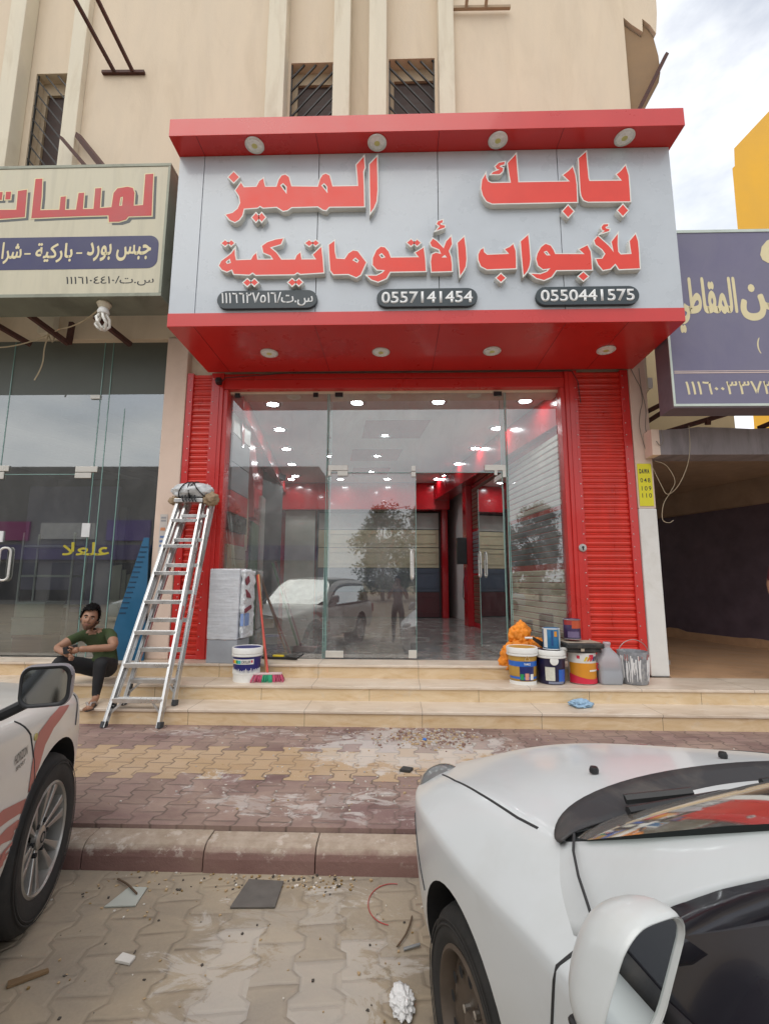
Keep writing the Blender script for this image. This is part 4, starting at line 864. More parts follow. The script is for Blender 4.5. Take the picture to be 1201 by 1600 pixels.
def carton(name, label, x, y, z, w, d, h, m, rz=0.0, lidm=None):
    o = thing(name, label, 'box', (x, y, z), rz)
    b = MB(); b.box(-w/2, w/2, -d/2, d/2, 0, h); b.build('body', m, o, bevel=0.006)
    b = MB(); b.box(-w/2-0.008, w/2+0.008, -d/2-0.008, d/2+0.008, h*0.86, h+0.006); b.build('lid', lidm or m, o, bevel=0.005)
    return o
PB = mat('pale_green_box', (0.45, 0.52, 0.49), 0.5); PB2 = mat('grey_blue_box', (0.40, 0.45, 0.47), 0.5); MB_ = mat('maroon_box', (0.12, 0.03, 0.07), 0.5)
carton('storage_box', 'maroon box at the bottom of the stack behind the left glass', -5.12, 6.75, 0.484, 0.42, 0.36, 0.24, MB_)
carton('storage_box', 'grey blue box in the middle of the stack behind the left glass', -5.14, 6.75, 0.735, 0.44, 0.38, 0.23, PB2, 0.08)
carton('storage_box', 'pale green box on top of the stack behind the left glass', -5.11, 6.75, 0.975, 0.42, 0.36, 0.2, PB, -0.06)
# blue corrugated sheet leaning inside, wooden lath, cream panels
def blue():
    t_ = thing('blue_sheet', 'blue ribbed plastic sheet leaning on the left glass behind the seated man', 'sheet', (-3.40, 6.10, 0.482))
    b = MB(); x0b, x1b, x0t, x1t, h = -0.30, 0.19, 0.03, 0.10, 1.57
    SHR = Matrix.Shear('XZ', 4, (0.0, 0.0)); SHR[1][2] = 0.05; b.T = SHR
    b.prism([(x0b, 0), (x1b, 0), (x1t, h), (x0t, h), (-0.22, 0.5)], -0.010, 0.010, 'XZ'); b.build('panel', mat('blue_plastic', (0.013, 0.10, 0.20), 0.4, var=0.12), t_)
    b = MB(); b.T = SHR
    for k_ in range(14):
        z_ = 0.58+k_*0.066; f = (z_-0.5)/(h-0.5); xa = -0.22+f*0.25
        b.box(xa+0.01, xa+0.10, -0.016, -0.0105, z_, z_+0.014)
    b.build('slot', mat('dark_blue_slot', (0.004, 0.03, 0.07), 0.6), t_)
    return t_
blue()
lt = MB(); lt.beam((0, 0, 0), (0.05, 0.08, 2.05), 0.035, 0.02); q = lt.build('wooden_lath', mat('pale_wood', (0.42, 0.31, 0.18), 0.7, stretch=(12, 12, 1), var=0.2)); q.location = (-3.45, 6.60, 0.484); tag(q, 'thin wooden lath leaning behind the left glass by the pillar', 'lath')
def crpan():
    t_ = thing('board_stack', 'cream boards leaning together in the left shop behind the seated man', 'boards', (-4.35, 7.6, 0.484))
    m_ = mat('cream_board', (0.44, 0.40, 0.31), 0.6)
    for k_ in range(4):
        b = MB(); b.beam((k_*0.09-0.2, 0.0+k_*0.02, 0), (k_*0.07-0.35, 0.25+k_*0.02, 1.25-k_*0.08), 0.16, 0.02, up=(0, 1, 0.2)); b.build('board', m_, t_)
    return t_
crpan()

# ---------------------------------------------------------------- old illuminated sign on the left
os_ = thing('old_sign', 'weathered cream light box sign with faded red Arabic word and navy band', 'sign', (-5, 5.2, 4.93))
TO = Matrix.Translation((5, -5.2, -4.93))
def opart(name, m, fn, bevel=0.0, parent=os_):
    b = MB(); b.T = TO; fn(b); return b.build(name, m, parent, bevel=bevel)
opart('face', OLIVE, lambda b: b.box(-7.6, -2.895, 5.203, 5.25, 4.955, 6.69))
def ofr(b):
    b.box(-7.63, -2.86, 5.196, 5.62, 4.905, 4.952); b.box(-7.63, -2.86, 5.196, 5.62, 6.692, 6.735); b.box(-2.893, -2.86, 5.196, 5.62, 4.953, 6.691); b.box(-7.63, -7.603, 5.196, 5.62, 4.953, 6.691); b.box(-7.6, -2.9, 5.58, 5.61, 4.953, 6.691)
opart('frame', SIGNFR, ofr, bevel=0.004)
for nm, m_, dx, dz, off, yy in (('lettering_shadow', SHADOWG, 0.045, -0.04, 0.004, 5.2022), ('lettering_outline', CREAMT, 0.0, 0.0, 0.014, 5.2008), ('lettering', OLDRED, 0.0, 0.0, 0.0, 5.1994)):
    bm_ = bmesh.new()
    for o_, h_ in OLD_WORD:
        me = curve_mesh('tmp', [[(a+dx, c+dz) for a, c in pts] for pts in [o_]+h_], 0.0, off)
        for v in me.vertices: v.co = TO @ Vector((v.co.x, yy, v.co.y))
        bm_.from_mesh(me); bpy.data.meshes.remove(me)
    me = bpy.data.meshes.new(nm); bm_.to_mesh(me); bm_.free(); finish(nm, me, m_, os_)
opart('band', NAVY, lambda b: b.prism([(-7.4, 5.28), (-7.4, 5.72)]+[(-3.06+0.12*cos(a), 5.60+0.12*sin(a)) for a in [pi/2-pi/2*k_/6 for k_ in range(7)]]+[(-3.06+0.12*cos(a), 5.40+0.12*sin(a)) for a in [-pi/2*k_/6 for k_ in range(7)]], 5.2005, 5.2025, 'XZ'))
for body, x0, x1, z0, z1, m_, bo in ((shape('جبس بورد'), -3.83, -3.03, 5.38, 5.64, CREAMT, 0.024), ('-', -3.965, -3.89, 5.485, 5.505, CREAMT, 0.01), (shape('باركية'), -4.48, -4.01, 5.37, 5.64, CREAMT, 0.024), ('-', -4.62, -4.54, 5.485, 5.505, CREAMT, 0.01), (shape('شرا'), -4.91, -4.655, 5.36, 5.66, CREAMT, 0.024), (shape('س.ت/١١١٦١٠٤٤١٠'), -4.06, -2.965, 5.05, 5.18, BLACKT, 0.008)):
    t = text('lettering', body, m_, os_, x0, x1, z0, z1, 5.1994 if m_ is CREAMT else 5.2022, 0.0, bo)
    for v in t.data.vertices: v.co = TO @ v.co
# energy saving bulb hanging under the old sign
bl = thing('hanging_bulb', 'spiral energy saving bulb hanging in a cream socket under the old sign', 'light bulb', (-3.64, 5.33, 4.905))
b = MB(); b.lathe([(0.0, 0.0), (0.075, 0.0), (0.085, -0.02), (0.07, -0.05), (0.055, -0.075), (0.0, -0.08)], 20); b.build('socket', mat('cream_socket', (0.55, 0.50, 0.38), 0.5), bl, smooth=True)
b = MB(); b.lathe([(0.05, -0.07), (0.062, -0.10), (0.07, -0.125), (0.062, -0.15), (0.0, -0.155)], 20); b.build('collar', WPLAST, bl, smooth=True)
b = MB()
for k_ in range(5):
    a = 2*pi*k_/5
    pts = [(0.035*cos(a), 0.035*sin(a), -0.15), (0.075*cos(a+0.3), 0.075*sin(a+0.3), -0.22), (0.08*cos(a+0.8), 0.08*sin(a+0.8), -0.29), (0.04*cos(a+1.3), 0.04*sin(a+1.3), -0.345), (0.0, 0.0, -0.355)]
    b.tube(pts, 0.017, 8)
b.build('spiral_tube', mat('white_glass_tube', (0.72, 0.71, 0.66), 0.2, coat=0.4), bl, smooth=True)
def sag(a, b_, s, n=14): 
    a, b_ = Vector(a), Vector(b_); return [a.lerp(b_, i/n)-Vector((0, 0, s*4*(i/n)*(1-i/n))) for i in range(n+1)]
def smooth_path(pts, k=5):
    P = [Vector(p) for p in pts]; out = []
    for i in range(len(P)-1):
        p0, p1, p2, p3 = P[max(i-1, 0)], P[i], P[i+1], P[min(i+2, len(P)-1)]
        for j in range(k):
            t = j/k; out.append(0.5*((2*p1)+(p2-p0)*t+(2*p0-5*p1+4*p2-p3)*t*t+(3*p1-p0-3*p2+p3)*t**3))
    return out+[P[-1]]
def cable(name, label, pts, r, m):
    c = Vector(pts[0]); pts = smooth_path(pts); b = MB(); b.T = Matrix.Translation(-c); b.tube(pts, r, 6); o = b.build(name, m, smooth=True); o.location = c; return tag(o, label, 'cable')
cable('loose_cable', 'pale cable running from the bulb socket to the left under the old sign', sag((-3.70, 5.36, 4.86), (-4.60, 5.9, 4.90), 0.06)+sag((-4.62, 5.9, 4.89), (-5.9, 6.1, 4.75), 0.10), 0.009, CORD)
cable('loose_cable', 'pale cable end hanging down with a knot in front of the left glass', [(-4.86, 6.0, 4.98), (-4.84, 6.0, 4.86), (-4.78, 6.0, 4.76), (-4.76, 6.0, 4.84), (-4.83, 6.0, 4.88), (-4.86, 6.0, 4.80), (-4.88, 6.0, 4.66), (-4.88, 6.0, 4.48), (-4.91, 6.0, 4.34), (-4.97, 6.0, 4.20)], 0.009, CORD)
bracket('steel_bracket', 'rusty angled bracket under the old sign left of the hanging bulb', [((-4.92, 5.5, 5.0), (-4.62, 6.1, 4.78)), ((-4.62, 6.1, 4.78), (-4.60, 6.1, 5.1))], 0.06)
bracket('steel_strut', 'short rusty strut under the old sign right of the hanging bulb', [((-4.0, 5.7, 4.95), (-3.78, 6.18, 4.80))], 0.06)
bracket('steel_strut', 'rusty strut under the old sign at the left edge', [((-5.6, 5.6, 5.0), (-5.2, 6.15, 4.8))], 0.06)

# ---------------------------------------------------------------- purple sign on the right
ps = thing('purple_sign', 'purple light box sign with cream Arabic lettering over the passage', 'sign', (4.5, 5.4, 3.53))
TPU = Matrix.Translation((-4.5, -5.4, -3.53))
def qpart(name, m, fn, bevel=0.0):
    b = MB(); b.T = TPU; fn(b); return b.build(name, m, ps, bevel=bevel)
PX0 = 3.262
qpart('face', PURPLE, lambda b: b.box(PX0+0.03, 7.5, 5.404, 5.45, 3.575, 5.80))
PFR = mat('grey_violet_frame', '#7a7078', 0.5, metal=0.2, var=0.1, dirt='#5b5058', dirt_amt=0.4)
qpart('frame', PFR, lambda b: (b.box(PX0, 7.53, 5.41, 5.70, 3.53, 3.573), b.box(PX0, 7.53, 5.41, 5.70, 5.802, 5.84), b.box(PX0, PX0+0.028, 5.41, 5.70, 3.574, 5.801), b.box(7.502, 7.53, 5.41, 5.7, 3.574, 5.801), b.box(PX0+0.03, 7.5, 5.66, 5.69, 3.574, 5.80)))
PEDGE = mat('pale_green_edge', '#bcc6bd', 0.4, metal=0.2)
qpart('edge_trim', PEDGE, lambda b: (b.box(PX0-0.002, 7.53, 5.396, 5.409, 3.545, 3.574), b.box(PX0-0.002, 7.53, 5.396, 5.409, 5.801, 5.838), b.box(PX0-0.002, PX0+0.024, 5.396, 5.409, 3.575, 5.80)))
qpart('line', mat('pink_line', '#cdb9b0', 0.5), lambda b: (b.box(PX0+0.04, 7.48, 5.4015, 5.4035, 3.955, 3.967), b.box(PX0+0.04, 7.48, 5.4015, 5.4035, 3.978, 3.987)))
for body, x0, x1, z0, z1, bo in ((shape('المقاطي'), 3.38, 4.13, 4.47, 5.20, 0.040), (shape('من'), 4.16, 4.72, 4.62, 5.10, 0.040), ('(', 4.305, 4.345, 4.20, 4.40, 0.01), ('\u0661\u0661\u0661\u0666\u0660\u0660\u0663\u0663\u0667\u0663', 3.42, 4.45, 3.69, 3.86, 0.008)):
    t = text('lettering', body, CREAMT, ps, x0, x1, z0, z1, 5.4030, 0.0, bo)
    for v in t.data.vertices: v.co = TPU @ v.co
qpart('ornament', CREAMT, lambda b: b.prism([(4.47, 5.49), (4.50, 5.60), (4.57, 5.68), (4.66, 5.72), (4.80, 5.70), (4.80, 5.44), (4.66, 5.37), (4.55, 5.38), (4.49, 5.42)], 5.4015, 5.4035, 'XZ'))

# yellow poster on the pillar
po = thing('yellow_poster', 'yellow poster with black numbers stuck on the right pillar', 'poster', (3.285, 6.193, 2.48))
b = MB(); b.box(-0.098, 0.085, -0.004, 0.0, 0.0, 0.57); b.build('paper', YPAPER, po)
for body, x0, x1, z0, z1, bo in (('DAWA', -0.075, 0.055, 0.435, 0.50, 0.05), ('048', -0.07, 0.06, 0.315, 0.375, 0.01), ('109', -0.06, 0.065, 0.205, 0.265, 0.01), ('110', -0.06, 0.065, 0.11, 0.17, 0.01)):
    text('lettering', body, BLACKT, po, x0, x1, z0, z1, -0.0048, 0.0, bo, spacing=1.3)
pn = MB(); pn.box(-0.10, 0.0, -0.003, 0, 0, 0.52)
q = pn.build('notice_paper', mat('faded_notice', (0.56, 0.52, 0.49), 0.8)); q.location = (-3.08, 6.195, 1.85); tag(q, 'faded notice with blue and orange marks on the pillar behind the ladders', 'notice')
b = MB(); [b.box(-0.085, -0.02, -0.005, -0.0035, z_, z_+0.025) for z_ in (0.46, 0.42)]; b.build('print_line', mat('grey_print', (0.3, 0.3, 0.31), 0.8), q)
b = MB(); b.box(-0.085, -0.02, -0.005, -0.0035, 0.30, 0.34); b.build('print_mark', mat('orange_print', (0.6, 0.25, 0.12), 0.8), q)
b = MB(); [b.box(-0.085, -0.015, -0.005, -0.0035, z_, z_+0.03) for z_ in (0.20, 0.14, 0.08)]; b.build('print_block', mat('blue_print', (0.12, 0.2, 0.4), 0.8), q)

# thin wires on the right pillar and beam
rw = random.Random(11)
def wire(label, pts, r=0.005, m=None): cable('loose_wire', label, pts, r, m or mat('grey_wire', (0.22, 0.19, 0.16), 0.7))
wire('thin wire curling down the top of the right pillar', [(3.19, 6.18, 4.40), (3.24, 6.17, 4.25), (3.30, 6.17, 4.1), (3.31, 6.17, 3.9), (3.27, 6.17, 3.75), (3.25, 6.17, 3.55), (3.29, 6.17, 3.3), (3.33, 6.17, 3.15)])
wire('second thin wire looping beside the beam end', [(3.30, 6.17, 4.38), (3.31, 6.17, 4.1), (3.35, 6.17, 3.8), (3.33, 6.17, 3.5), (3.36, 6.0, 3.3), (3.39, 5.98, 3.24), (3.43, 5.97, 3.3), (3.42, 5.98, 3.45)])
wire('pale wire hanging from the beam and looping back beside the poster', [(3.78, 5.98, 3.5), (3.76, 5.97, 3.2), (3.70, 5.97, 2.95), (3.58, 6.0, 2.7), (3.50, 6.1, 2.62), (3.46, 6.15, 2.75), (3.40, 6.18, 2.95), (3.36, 6.18, 3.05)], 0.0035, CORD)
wire('pale wire with a frayed end hanging beside the poster', [(3.40, 6.15, 3.08), (3.52, 6.1, 3.0), (3.60, 6.08, 2.8), (3.55, 6.1, 2.66), (3.47, 6.15, 2.5), (3.44, 6.15, 2.3), (3.50, 6.12, 2.25), (3.55, 6.1, 2.28)], 0.0035, CORD)
# ---------------------------------------------------------------- two aluminium ladders
def ladder(label, base_y, base_z, top_y, top_z, xb, xt, wb, wt, n, rear_dy, rear_z):
    t = thing('step_ladder', label, 'ladder', (xb, base_y, base_z), group='aluminium ladders leaning by the pillar')
    dx = xt-xb; H = Vector((dx, top_y-base_y, top_z-base_z)); Lh = H.length
    for s in (-1, 1):
        b = MB(); a0 = Vector((s*wb/2, 0, 0.02)); a1 = H+Vector((s*wt/2, 0, 0))
        b.beam(a0, a1, 0.028, 0.085, up=(0, 1, 0)) if False else None
        d = (a1-a0).normalized()
        # channel rail: web + two flanges
        b.beam(a0, a1, 0.006, 0.078, up=d.cross(Vector((1, 0, 0)))); b.beam(a0+Vector((-s*0.012, -0.036, -0.01)), a1+Vector((-s*0.012, -0.036, -0.01)), 0.030, 0.006, up=d.cross(Vector((1, 0, 0)))); b.beam(a0+Vector((-s*0.012, 0.036, 0.01)), a1+Vector((-s*0.012, 0.036, 0.01)), 0.030, 0.006, up=d.cross(Vector((1, 0, 0))))
        r = b.build('rail', ALU, t, bevel=0.0015)
        f = MB(); f.beam(a0+Vector((0, -0.0, -0.02)), a0+d*0.04, 0.036, 0.088, up=d.cross(Vector((1, 0, 0)))); f.build('foot', mat('grey_rubber_foot', (0.05, 0.055, 0.06), 0.8), r, bevel=0.004)
        # rear leg folded behind
        b = MB(); c0 = Vector((s*(wb/2-0.03), rear_dy, rear_z-base_z+0.02)); c1 = H+Vector((s*(wt/2-0.012), 0.10, -0.03)); b.beam(c0, c1, 0.028, 0.045, up=(0, 1, 0.3)); r2 = b.build('rear_leg', ALU, t, bevel=0.003)
        f = MB(); f.beam(c0+Vector((0, 0, -0.02)), c0+(c1-c0).normalized()*0.03, 0.032, 0.05, up=(0, 1, 0.3)); f.build('foot', mat('grey_rubber_foot', (0.05, 0.055, 0.06), 0.8), r2, bevel=0.004)
    for k_ in range(n):
        f = (k_+0.78)/(n+0.55); c = H*f; w = wb+(wt-wb)*f-0.03
        b = MB(); b.box(c.x-w/2, c.x+w/2, c.y-0.045, c.y+0.045, c.z-0.012, c.z+0.012); b.box(c.x-w/2, c.x+w/2, c.y-0.047, c.y-0.041, c.z-0.030, c.z+0.012)
        for g in (-0.03, -0.012, 0.006, 0.024): b.box(c.x-w/2+0.005, c.x+w/2-0.005, c.y+g, c.y+g+0.006, c.z+0.012, c.z+0.015)
        o = b.build('tread', ALU, t, bevel=0.002)
        if k_ == 0:
            for s in (-1, 1):
                bb = MB(); bb.beam(c+Vector((s*(w/2-0.11), -0.03, -0.02)), Vector((s*(wb/2-0.012), 0, 0))+H*(f*0.42), 0.022, 0.006, up=(0, 1, 0)); bb.build('brace', ALU, o)
    b = MB(); b.box(H.x-wt/2-0.02, H.x+wt/2+0.02, H.y-0.07, H.y+0.12, H.z-0.02, H.z+0.03); b.build('top_cap', ALU, t, bevel=0.006)
    b = MB(); d = H.normalized(); p = Vector((wb/2+0.006, 0, 0))+(H+Vector(((wt-wb)/2, 0, 0)))*0.42; b.beam(p, p+(H+Vector(((wt-wb)/2, 0, 0))).normalized()*0.16, 0.002, 0.03, up=d.cross(Vector((1, 0, 0)))); b.build('label', mat('red_label', (0.55, 0.12, 0.12), 0.5), t)
    return t
ladder('front aluminium step ladder standing on the pavement, leaning by the pillar', 5.00, 0.0, 5.93, 2.50, -2.705, -2.665, 0.585, 0.33, 7, 0.10, 0.16)
ladder('rear aluminium step ladder behind the first, feet on the marble steps', 5.24, 0.16, 6.02, 2.56, -2.665, -2.585, 0.56, 0.33, 7, 0.05, 0.32)
# bundle of white plastic tied with black cord on the ladder tops
def blob(name, m, c, r, seed, amp=0.15, fr=2.2, sub=4, parent=None, squash=None):
    from mathutils import noise as mn
    bm = bmesh.new(); bmesh.ops.create_icosphere(bm, subdivisions=sub, radius=1.0)
    for v in bm.verts:
        q = v.co*fr+Vector((seed*3.1, seed*1.7, seed)); k_ = 1+amp*mn.noise(q)+amp*0.6*mn.noise(q*2.3)+amp*0.35*mn.noise(q*5.1)
        v.co = Vector((v.co.x*r[0], v.co.y*r[1], v.co.z*r[2]))*k_
        if squash is not None and v.co.z < squash: v.co.z = squash+(v.co.z-squash)*0.1
    me = bpy.data.meshes.new(name); bm.to_mesh(me); bm.free(); o = finish(name, me, m, parent, True); o.location = c; return o
bu = thing('wrapped_bundle', 'white plastic bundle tied with black cord on top of the ladders', 'bundle', (-2.655, 5.96, 2.645))
SHEETW = mat('crumpled_white_plastic', (0.62, 0.65, 0.67), 0.3, var=0.08, vs=9, bump=0.6, bs=14, coat=0.3)
o = blob('bundle_body', SHEETW, (0, 0, 0.0), (0.275, 0.17, 0.105), 3, 0.14, 2.0, parent=bu)
for x_, tl in ((-0.09, 0.35), (0.01, -0.05), (0.12, -0.5), (0.03, 0.25)):
    b = MB(); pts = []
    for k_ in range(25):
        a = 2*pi*k_/24; s = max(0.2, 1-((x_)/0.30)**2)**0.5
        pts.append((x_+tl*0.16*sin(a), 0.172*s*cos(a), 0.113*s*sin(a)))
    b.tube(pts, 0.008, 6, cap=False); b.build('cord', DCORD, bu, smooth=True)
CARD = mat('brown_cardboard', (0.33, 0.24, 0.15), 0.85, var=0.15, vs=10, bump=0.3, bs=20)
cp = thing('cardboard_padding', 'torn brown cardboard wrapped round the ladder tops under the bundle', 'cardboard', (-2.64, 5.93, 2.52))
blob('cardboard_flap', CARD, (0.235, 0.0, 0.01), (0.10, 0.09, 0.085), 8, 0.30, 2.2, parent=cp); blob('cardboard_flap', CARD, (-0.235, 0.02, -0.01), (0.075, 0.08, 0.06), 5, 0.30, 2.2, parent=cp)
b = MB(); [b.tube([(-0.10+0.04*k_, -0.085, 0.045), (-0.09+0.04*k_, -0.10, 0.0), (-0.075+0.04*k_, -0.085, -0.04)], 0.009, 6) for k_ in range(5)]; b.build('lashing', DCORD, cp, smooth=True)

# ---------------------------------------------------------------- wrapped cabinet
wc = thing('wrapped_cabinet', 'tall grey cabinet wrapped in clear film beside the left shutter', 'cabinet', (-2.155, 6.11, 0.48), radians(-6))
FILM = NT('stretch_film'); P = FILM.pos(); z_ = FILM.xyz(P)
f = FILM.noise(FILM.scale(P, (1.2, 1.2, 14)), 2.6, 6, 0.6, 0.8)
FILM.set(color=FILM.mix(FILM.ramp(f, 0.4, 0.68), (0.50, 0.52, 0.55), (0.62, 0.64, 0.67)), rough=0.3, coat=0.5); FILM.bump(f, 0.35, 0.012); FILM = FILM.m
b = MB(); b.box(-0.195, 0.20, -0.16, 0.20, 0.0, 0.28); b.build('base', mat('grey_cabinet_metal', (0.33, 0.35, 0.38), 0.45), wc, bevel=0.006)
bm = bmesh.new(); bmesh.ops.create_grid(bm, x_segments=2, y_segments=2, size=1); bm.free()
b = MB(); b.box(-0.20, 0.20, -0.172, 0.21, 0.281, 1.16); o = b.build('film_wrap', FILM, wc, bevel=0.015)
m_ = o.modifiers.new('sub', 'SUBSURF'); m_.subdivision_type = 'SIMPLE'; m_.levels = m_.render_levels = 5
tx = bpy.data.textures.new('wrinkle', 'CLOUDS'); tx.noise_scale = 0.07; dm_ = o.modifiers.new('d', 'DISPLACE'); dm_.texture = tx; dm_.strength = 0.010; dm_.mid_level = 0.5
baked(o)
# coloured cartons seen through the loose film on the right side
b = MB()
b.box(0.203, 0.26, -0.14, 0.19, 0.30, 1.14)
o = b.build('side_film', SHEETW, wc, bevel=0.02); m_ = o.modifiers.new('sub', 'SUBSURF'); m_.subdivision_type = 'SIMPLE'; m_.levels = m_.render_levels = 5
dm_ = o.modifiers.new('d', 'DISPLACE'); dm_.texture = tx; dm_.strength = 0.05; baked(o)
b = MB(); [b.prism(pl_, 0.262, 0.276, 'YZ') for pl_ in ([(-0.14, 1.02), (-0.06, 1.07), (-0.02, 1.0), (-0.10, 0.95)], [(-0.12, 0.90), (0.0, 0.84), (0.04, 0.79), (-0.08, 0.80)], [(-0.14, 0.66), (0.05, 0.70), (0.07, 0.66), (-0.12, 0.61)])]; b.build('carton_print', mat('maroon_print', (0.22, 0.05, 0.07), 0.5), wc)
b = MB(); b.box(0.225, 0.265, -0.152, -0.142, 0.45, 0.60); b.box(0.262, 0.274, -0.10, 0.0, 0.45, 0.60); b.build('carton_label', mat('blue_print_label', (0.22, 0.32, 0.58), 0.5), wc)

# ---------------------------------------------------------------- pails and cans
def pail(name, label, x, y, z, r0, r1, h, wall_m, bands, lid=True, lidh=0.05, handle_m=None, extra=None, rz=0.0, cat='paint bucket', open_top=False, rim_m=None):
    t = thing(name, label, cat, (x, y, z), rz)
    b = MB(); b.lathe([(0.0, 0.004), (r0*0.96, 0.004), (r0, 0.012), (r1, h-0.002)]+([(r1-0.006, h-0.004), (r1-0.02, h-0.10)] if open_top else [(0.0, h-0.002)]), 40); b.build('body', wall_m, t, smooth=True)
    for (f0, f1, m_, a0, a1) in bands:
        b = MB(); n = max(3, int(abs(a1-a0)/6)); vs = []; fs = []
        for k_ in range(n+1):
            a = radians(a0+(a1-a0)*k_/n)
            for f in (f0, f1):
                r = r0+(r1-r0)*f+0.0022+0.0006*bands.index((f0, f1, m_, a0, a1)); vs.append((r*sin(a), -r*cos(a), h*f))
        for k_ in range(n): fs.append((2*k_, 2*k_+2, 2*k_+3, 2*k_+1))
        b.add(vs, fs); b.build('label_band', m_, t, smooth=True)
    if lid:
        b = MB(); R_ = r1+0.012; b.lathe([(R_-0.006, h-lidh), (R_, h-lidh+0.006), (R_+0.002, h-0.006), (R_-0.004, h+0.004), (R_-0.014, h+0.003), (R_-0.02, h-0.006), (0.0, h-0.004)], 40); b.lathe([(r1+0.004, h-lidh-0.028), (r1+0.013, h-lidh-0.022), (r1+0.013, h-lidh-0.006), (r1+0.004, h-lidh-0.001)], 40); b.build('lid', rim_m or WPLAST, t, smooth=True)
    if handle_m:
        b = MB(); pts = [((r1+0.014)*cos(pi*k_/16), -0.02-(0.02)*sin(pi*k_/16), h-0.06+handle_m*sin(pi*k_/16)) for k_ in range(17)]; b.tube(pts, 0.0045, 6); b.build('handle', mat('wire_handle', (0.35, 0.35, 0.34), 0.4, metal=0.6), t, smooth=True)
    if extra: extra(t)
    return t
def curved_text(body, m, parent, r, a0, a1, z0, z1, bold=0.02):
    """lettering bent round a pail wall"""
    o = text('lettering', body, m, parent, 0, 1, z0, z1, 0, 0.0, bold)
    for v in o.data.vertices: a = radians(a0+(a1-a0)*v.co.x); v.co = (r*sin(a), -r*cos(a), v.co.z)
    return o
NAVYL = mat('navy_label', (0.012, 0.02, 0.12), 0.35, var=0.2, vs=14); BLUEL = mat('blue_label', (0.02, 0.12, 0.48), 0.35); ORAL = mat('orange_label', (0.60, 0.25, 0.02), 0.4, var=0.12); REDL = mat('red_label_print', (0.55, 0.02, 0.05), 0.4); OCHRE = mat('ochre_pail', (0.46, 0.27, 0.05), 0.45, var=0.1); DNAVY = mat('dark_navy_pail', (0.014, 0.012, 0.05), 0.35, var=0.15, obj=True); GRNL = mat('green_label', (0.02, 0.25, 0.08), 0.4); SALM = mat('salmon_label', (0.62, 0.28, 0.20), 0.5); TURQ = mat('turquoise_label', (0.05, 0.42, 0.42), 0.4); YELL = mat('yellow_label', (0.62, 0.48, 0.03), 0.4)
def e1(t):
    curved_text('YAMKO', WHITE, t, 0.1745, -9, 17, 0.222, 0.247)
    b = MB(); b.lathe([(0.026, 0), (0.034, 0), (0.034, 0.003), (0.026, 0.003)], 3, (0, 0, 0), 'Z'); b.T = None
    m = MB()
    for k_ in range(3):
        a = pi/2+2*pi*k_/3; a2 = pi/2+2*pi*(k_+1)/3
        p, q = (0.012+0.036*cos(a), 0.292+0.036*sin(a)), (0.012+0.036*cos(a2), 0.292+0.036*sin(a2))
        m.beam((p[0], -0.1765, p[1]), (q[0], -0.1765, q[1]), 0.004, 0.010, up=(0, 1, 0))
    m.build('emblem', mat('pale_gold_print', (0.6, 0.45, 0.25), 0.5), t)
pail('paint_bucket', 'ochre paint bucket with blue label and white lid, leftmost below the orange bag', 1.475, 5.79, 0.32, 0.150, 0.166, 0.41, OCHRE, [(0.12, 0.62, NAVYL, -26, 36), (0.50, 0.64, BLUEL, -88, 88), (0.16, 0.22, BLUEL, -80, 80), (0.14, 0.30, GRNL, -24, -9), (0.14, 0.32, SALM, -4, 12), (0.14, 0.30, WPLAST, 18, 33), (0.0, 0.10, WPLAST, -90, 90)], lidh=0.065, extra=e1)
def e2(t):
    m = MB(); m.lathe([(0.05, 0), (0.035, -0.004), (0, -0.005)], 18, (-0.012, -0.166, 0.27), 'Y'); m.build('print_blob', WPLAST, t, smooth=True)
pail('paint_bucket', 'dark navy paint bucket with white lid and white printed label under the small blue can', 1.815, 5.81, 0.32, 0.148, 0.163, 0.38, DNAVY, [(0.12, 0.52, mat('off_white_label', (0.58, 0.58, 0.50), 0.5, var=0.1, vs=30), -42, -2), (0.08, 0.45, BLUEL, 14, 52), (0.03, 0.1, mat('grey_blue_print', (0.2, 0.22, 0.3), 0.5), -30, 40)], lidh=0.06, extra=e2)
def e3(t):
    # slanted colour stripes
    for k_, m_ in enumerate((YELL, mat('orange_stripe', (0.62, 0.2, 0.02), 0.4), REDL, NAVYL, BLACK)):
        b = MB(); vs = []
        for (a, z) in ((-14+k_*12, 0.265), (-6+k_*12, 0.265), (4+k_*12, 0.315), (-4+k_*12, 0.315)): vs.append((0.1625*sin(radians(a)), -0.1625*cos(radians(a)), z))
        b.add(vs, [(0, 1, 2, 3)]); b.build('stripe', m_, t)
    m = MB(); r_ = 0.1605; n = 16; vs = []; fs = []
    for k_ in range(n+1):
        a = radians(-80+160*k_/n); zt = 0.095+0.03*sin(k_/n*pi*1.2+2.2); vs += [(r_*sin(a), -r_*cos(a), 0.012), (r_*sin(a), -r_*cos(a), zt)]
    for k_ in range(n): fs.append((2*k_, 2*k_+2, 2*k_+3, 2*k_+1))
    m.add(vs, fs); m.build('red_print', REDL, t, smooth=True)
pail('paint_bucket', 'white and orange paint bucket carrying the black tray', 2.185, 5.83, 0.32, 0.150, 0.158, 0.355, WPLAST, [(0.05, 0.68, ORAL, -80, 80), (0.42, 0.47, WPLAST, 10, 60), (0.80, 0.95, REDL, 10, 30), (0.82, 0.92, REDL, -40, -28)], lid=False, extra=e3)
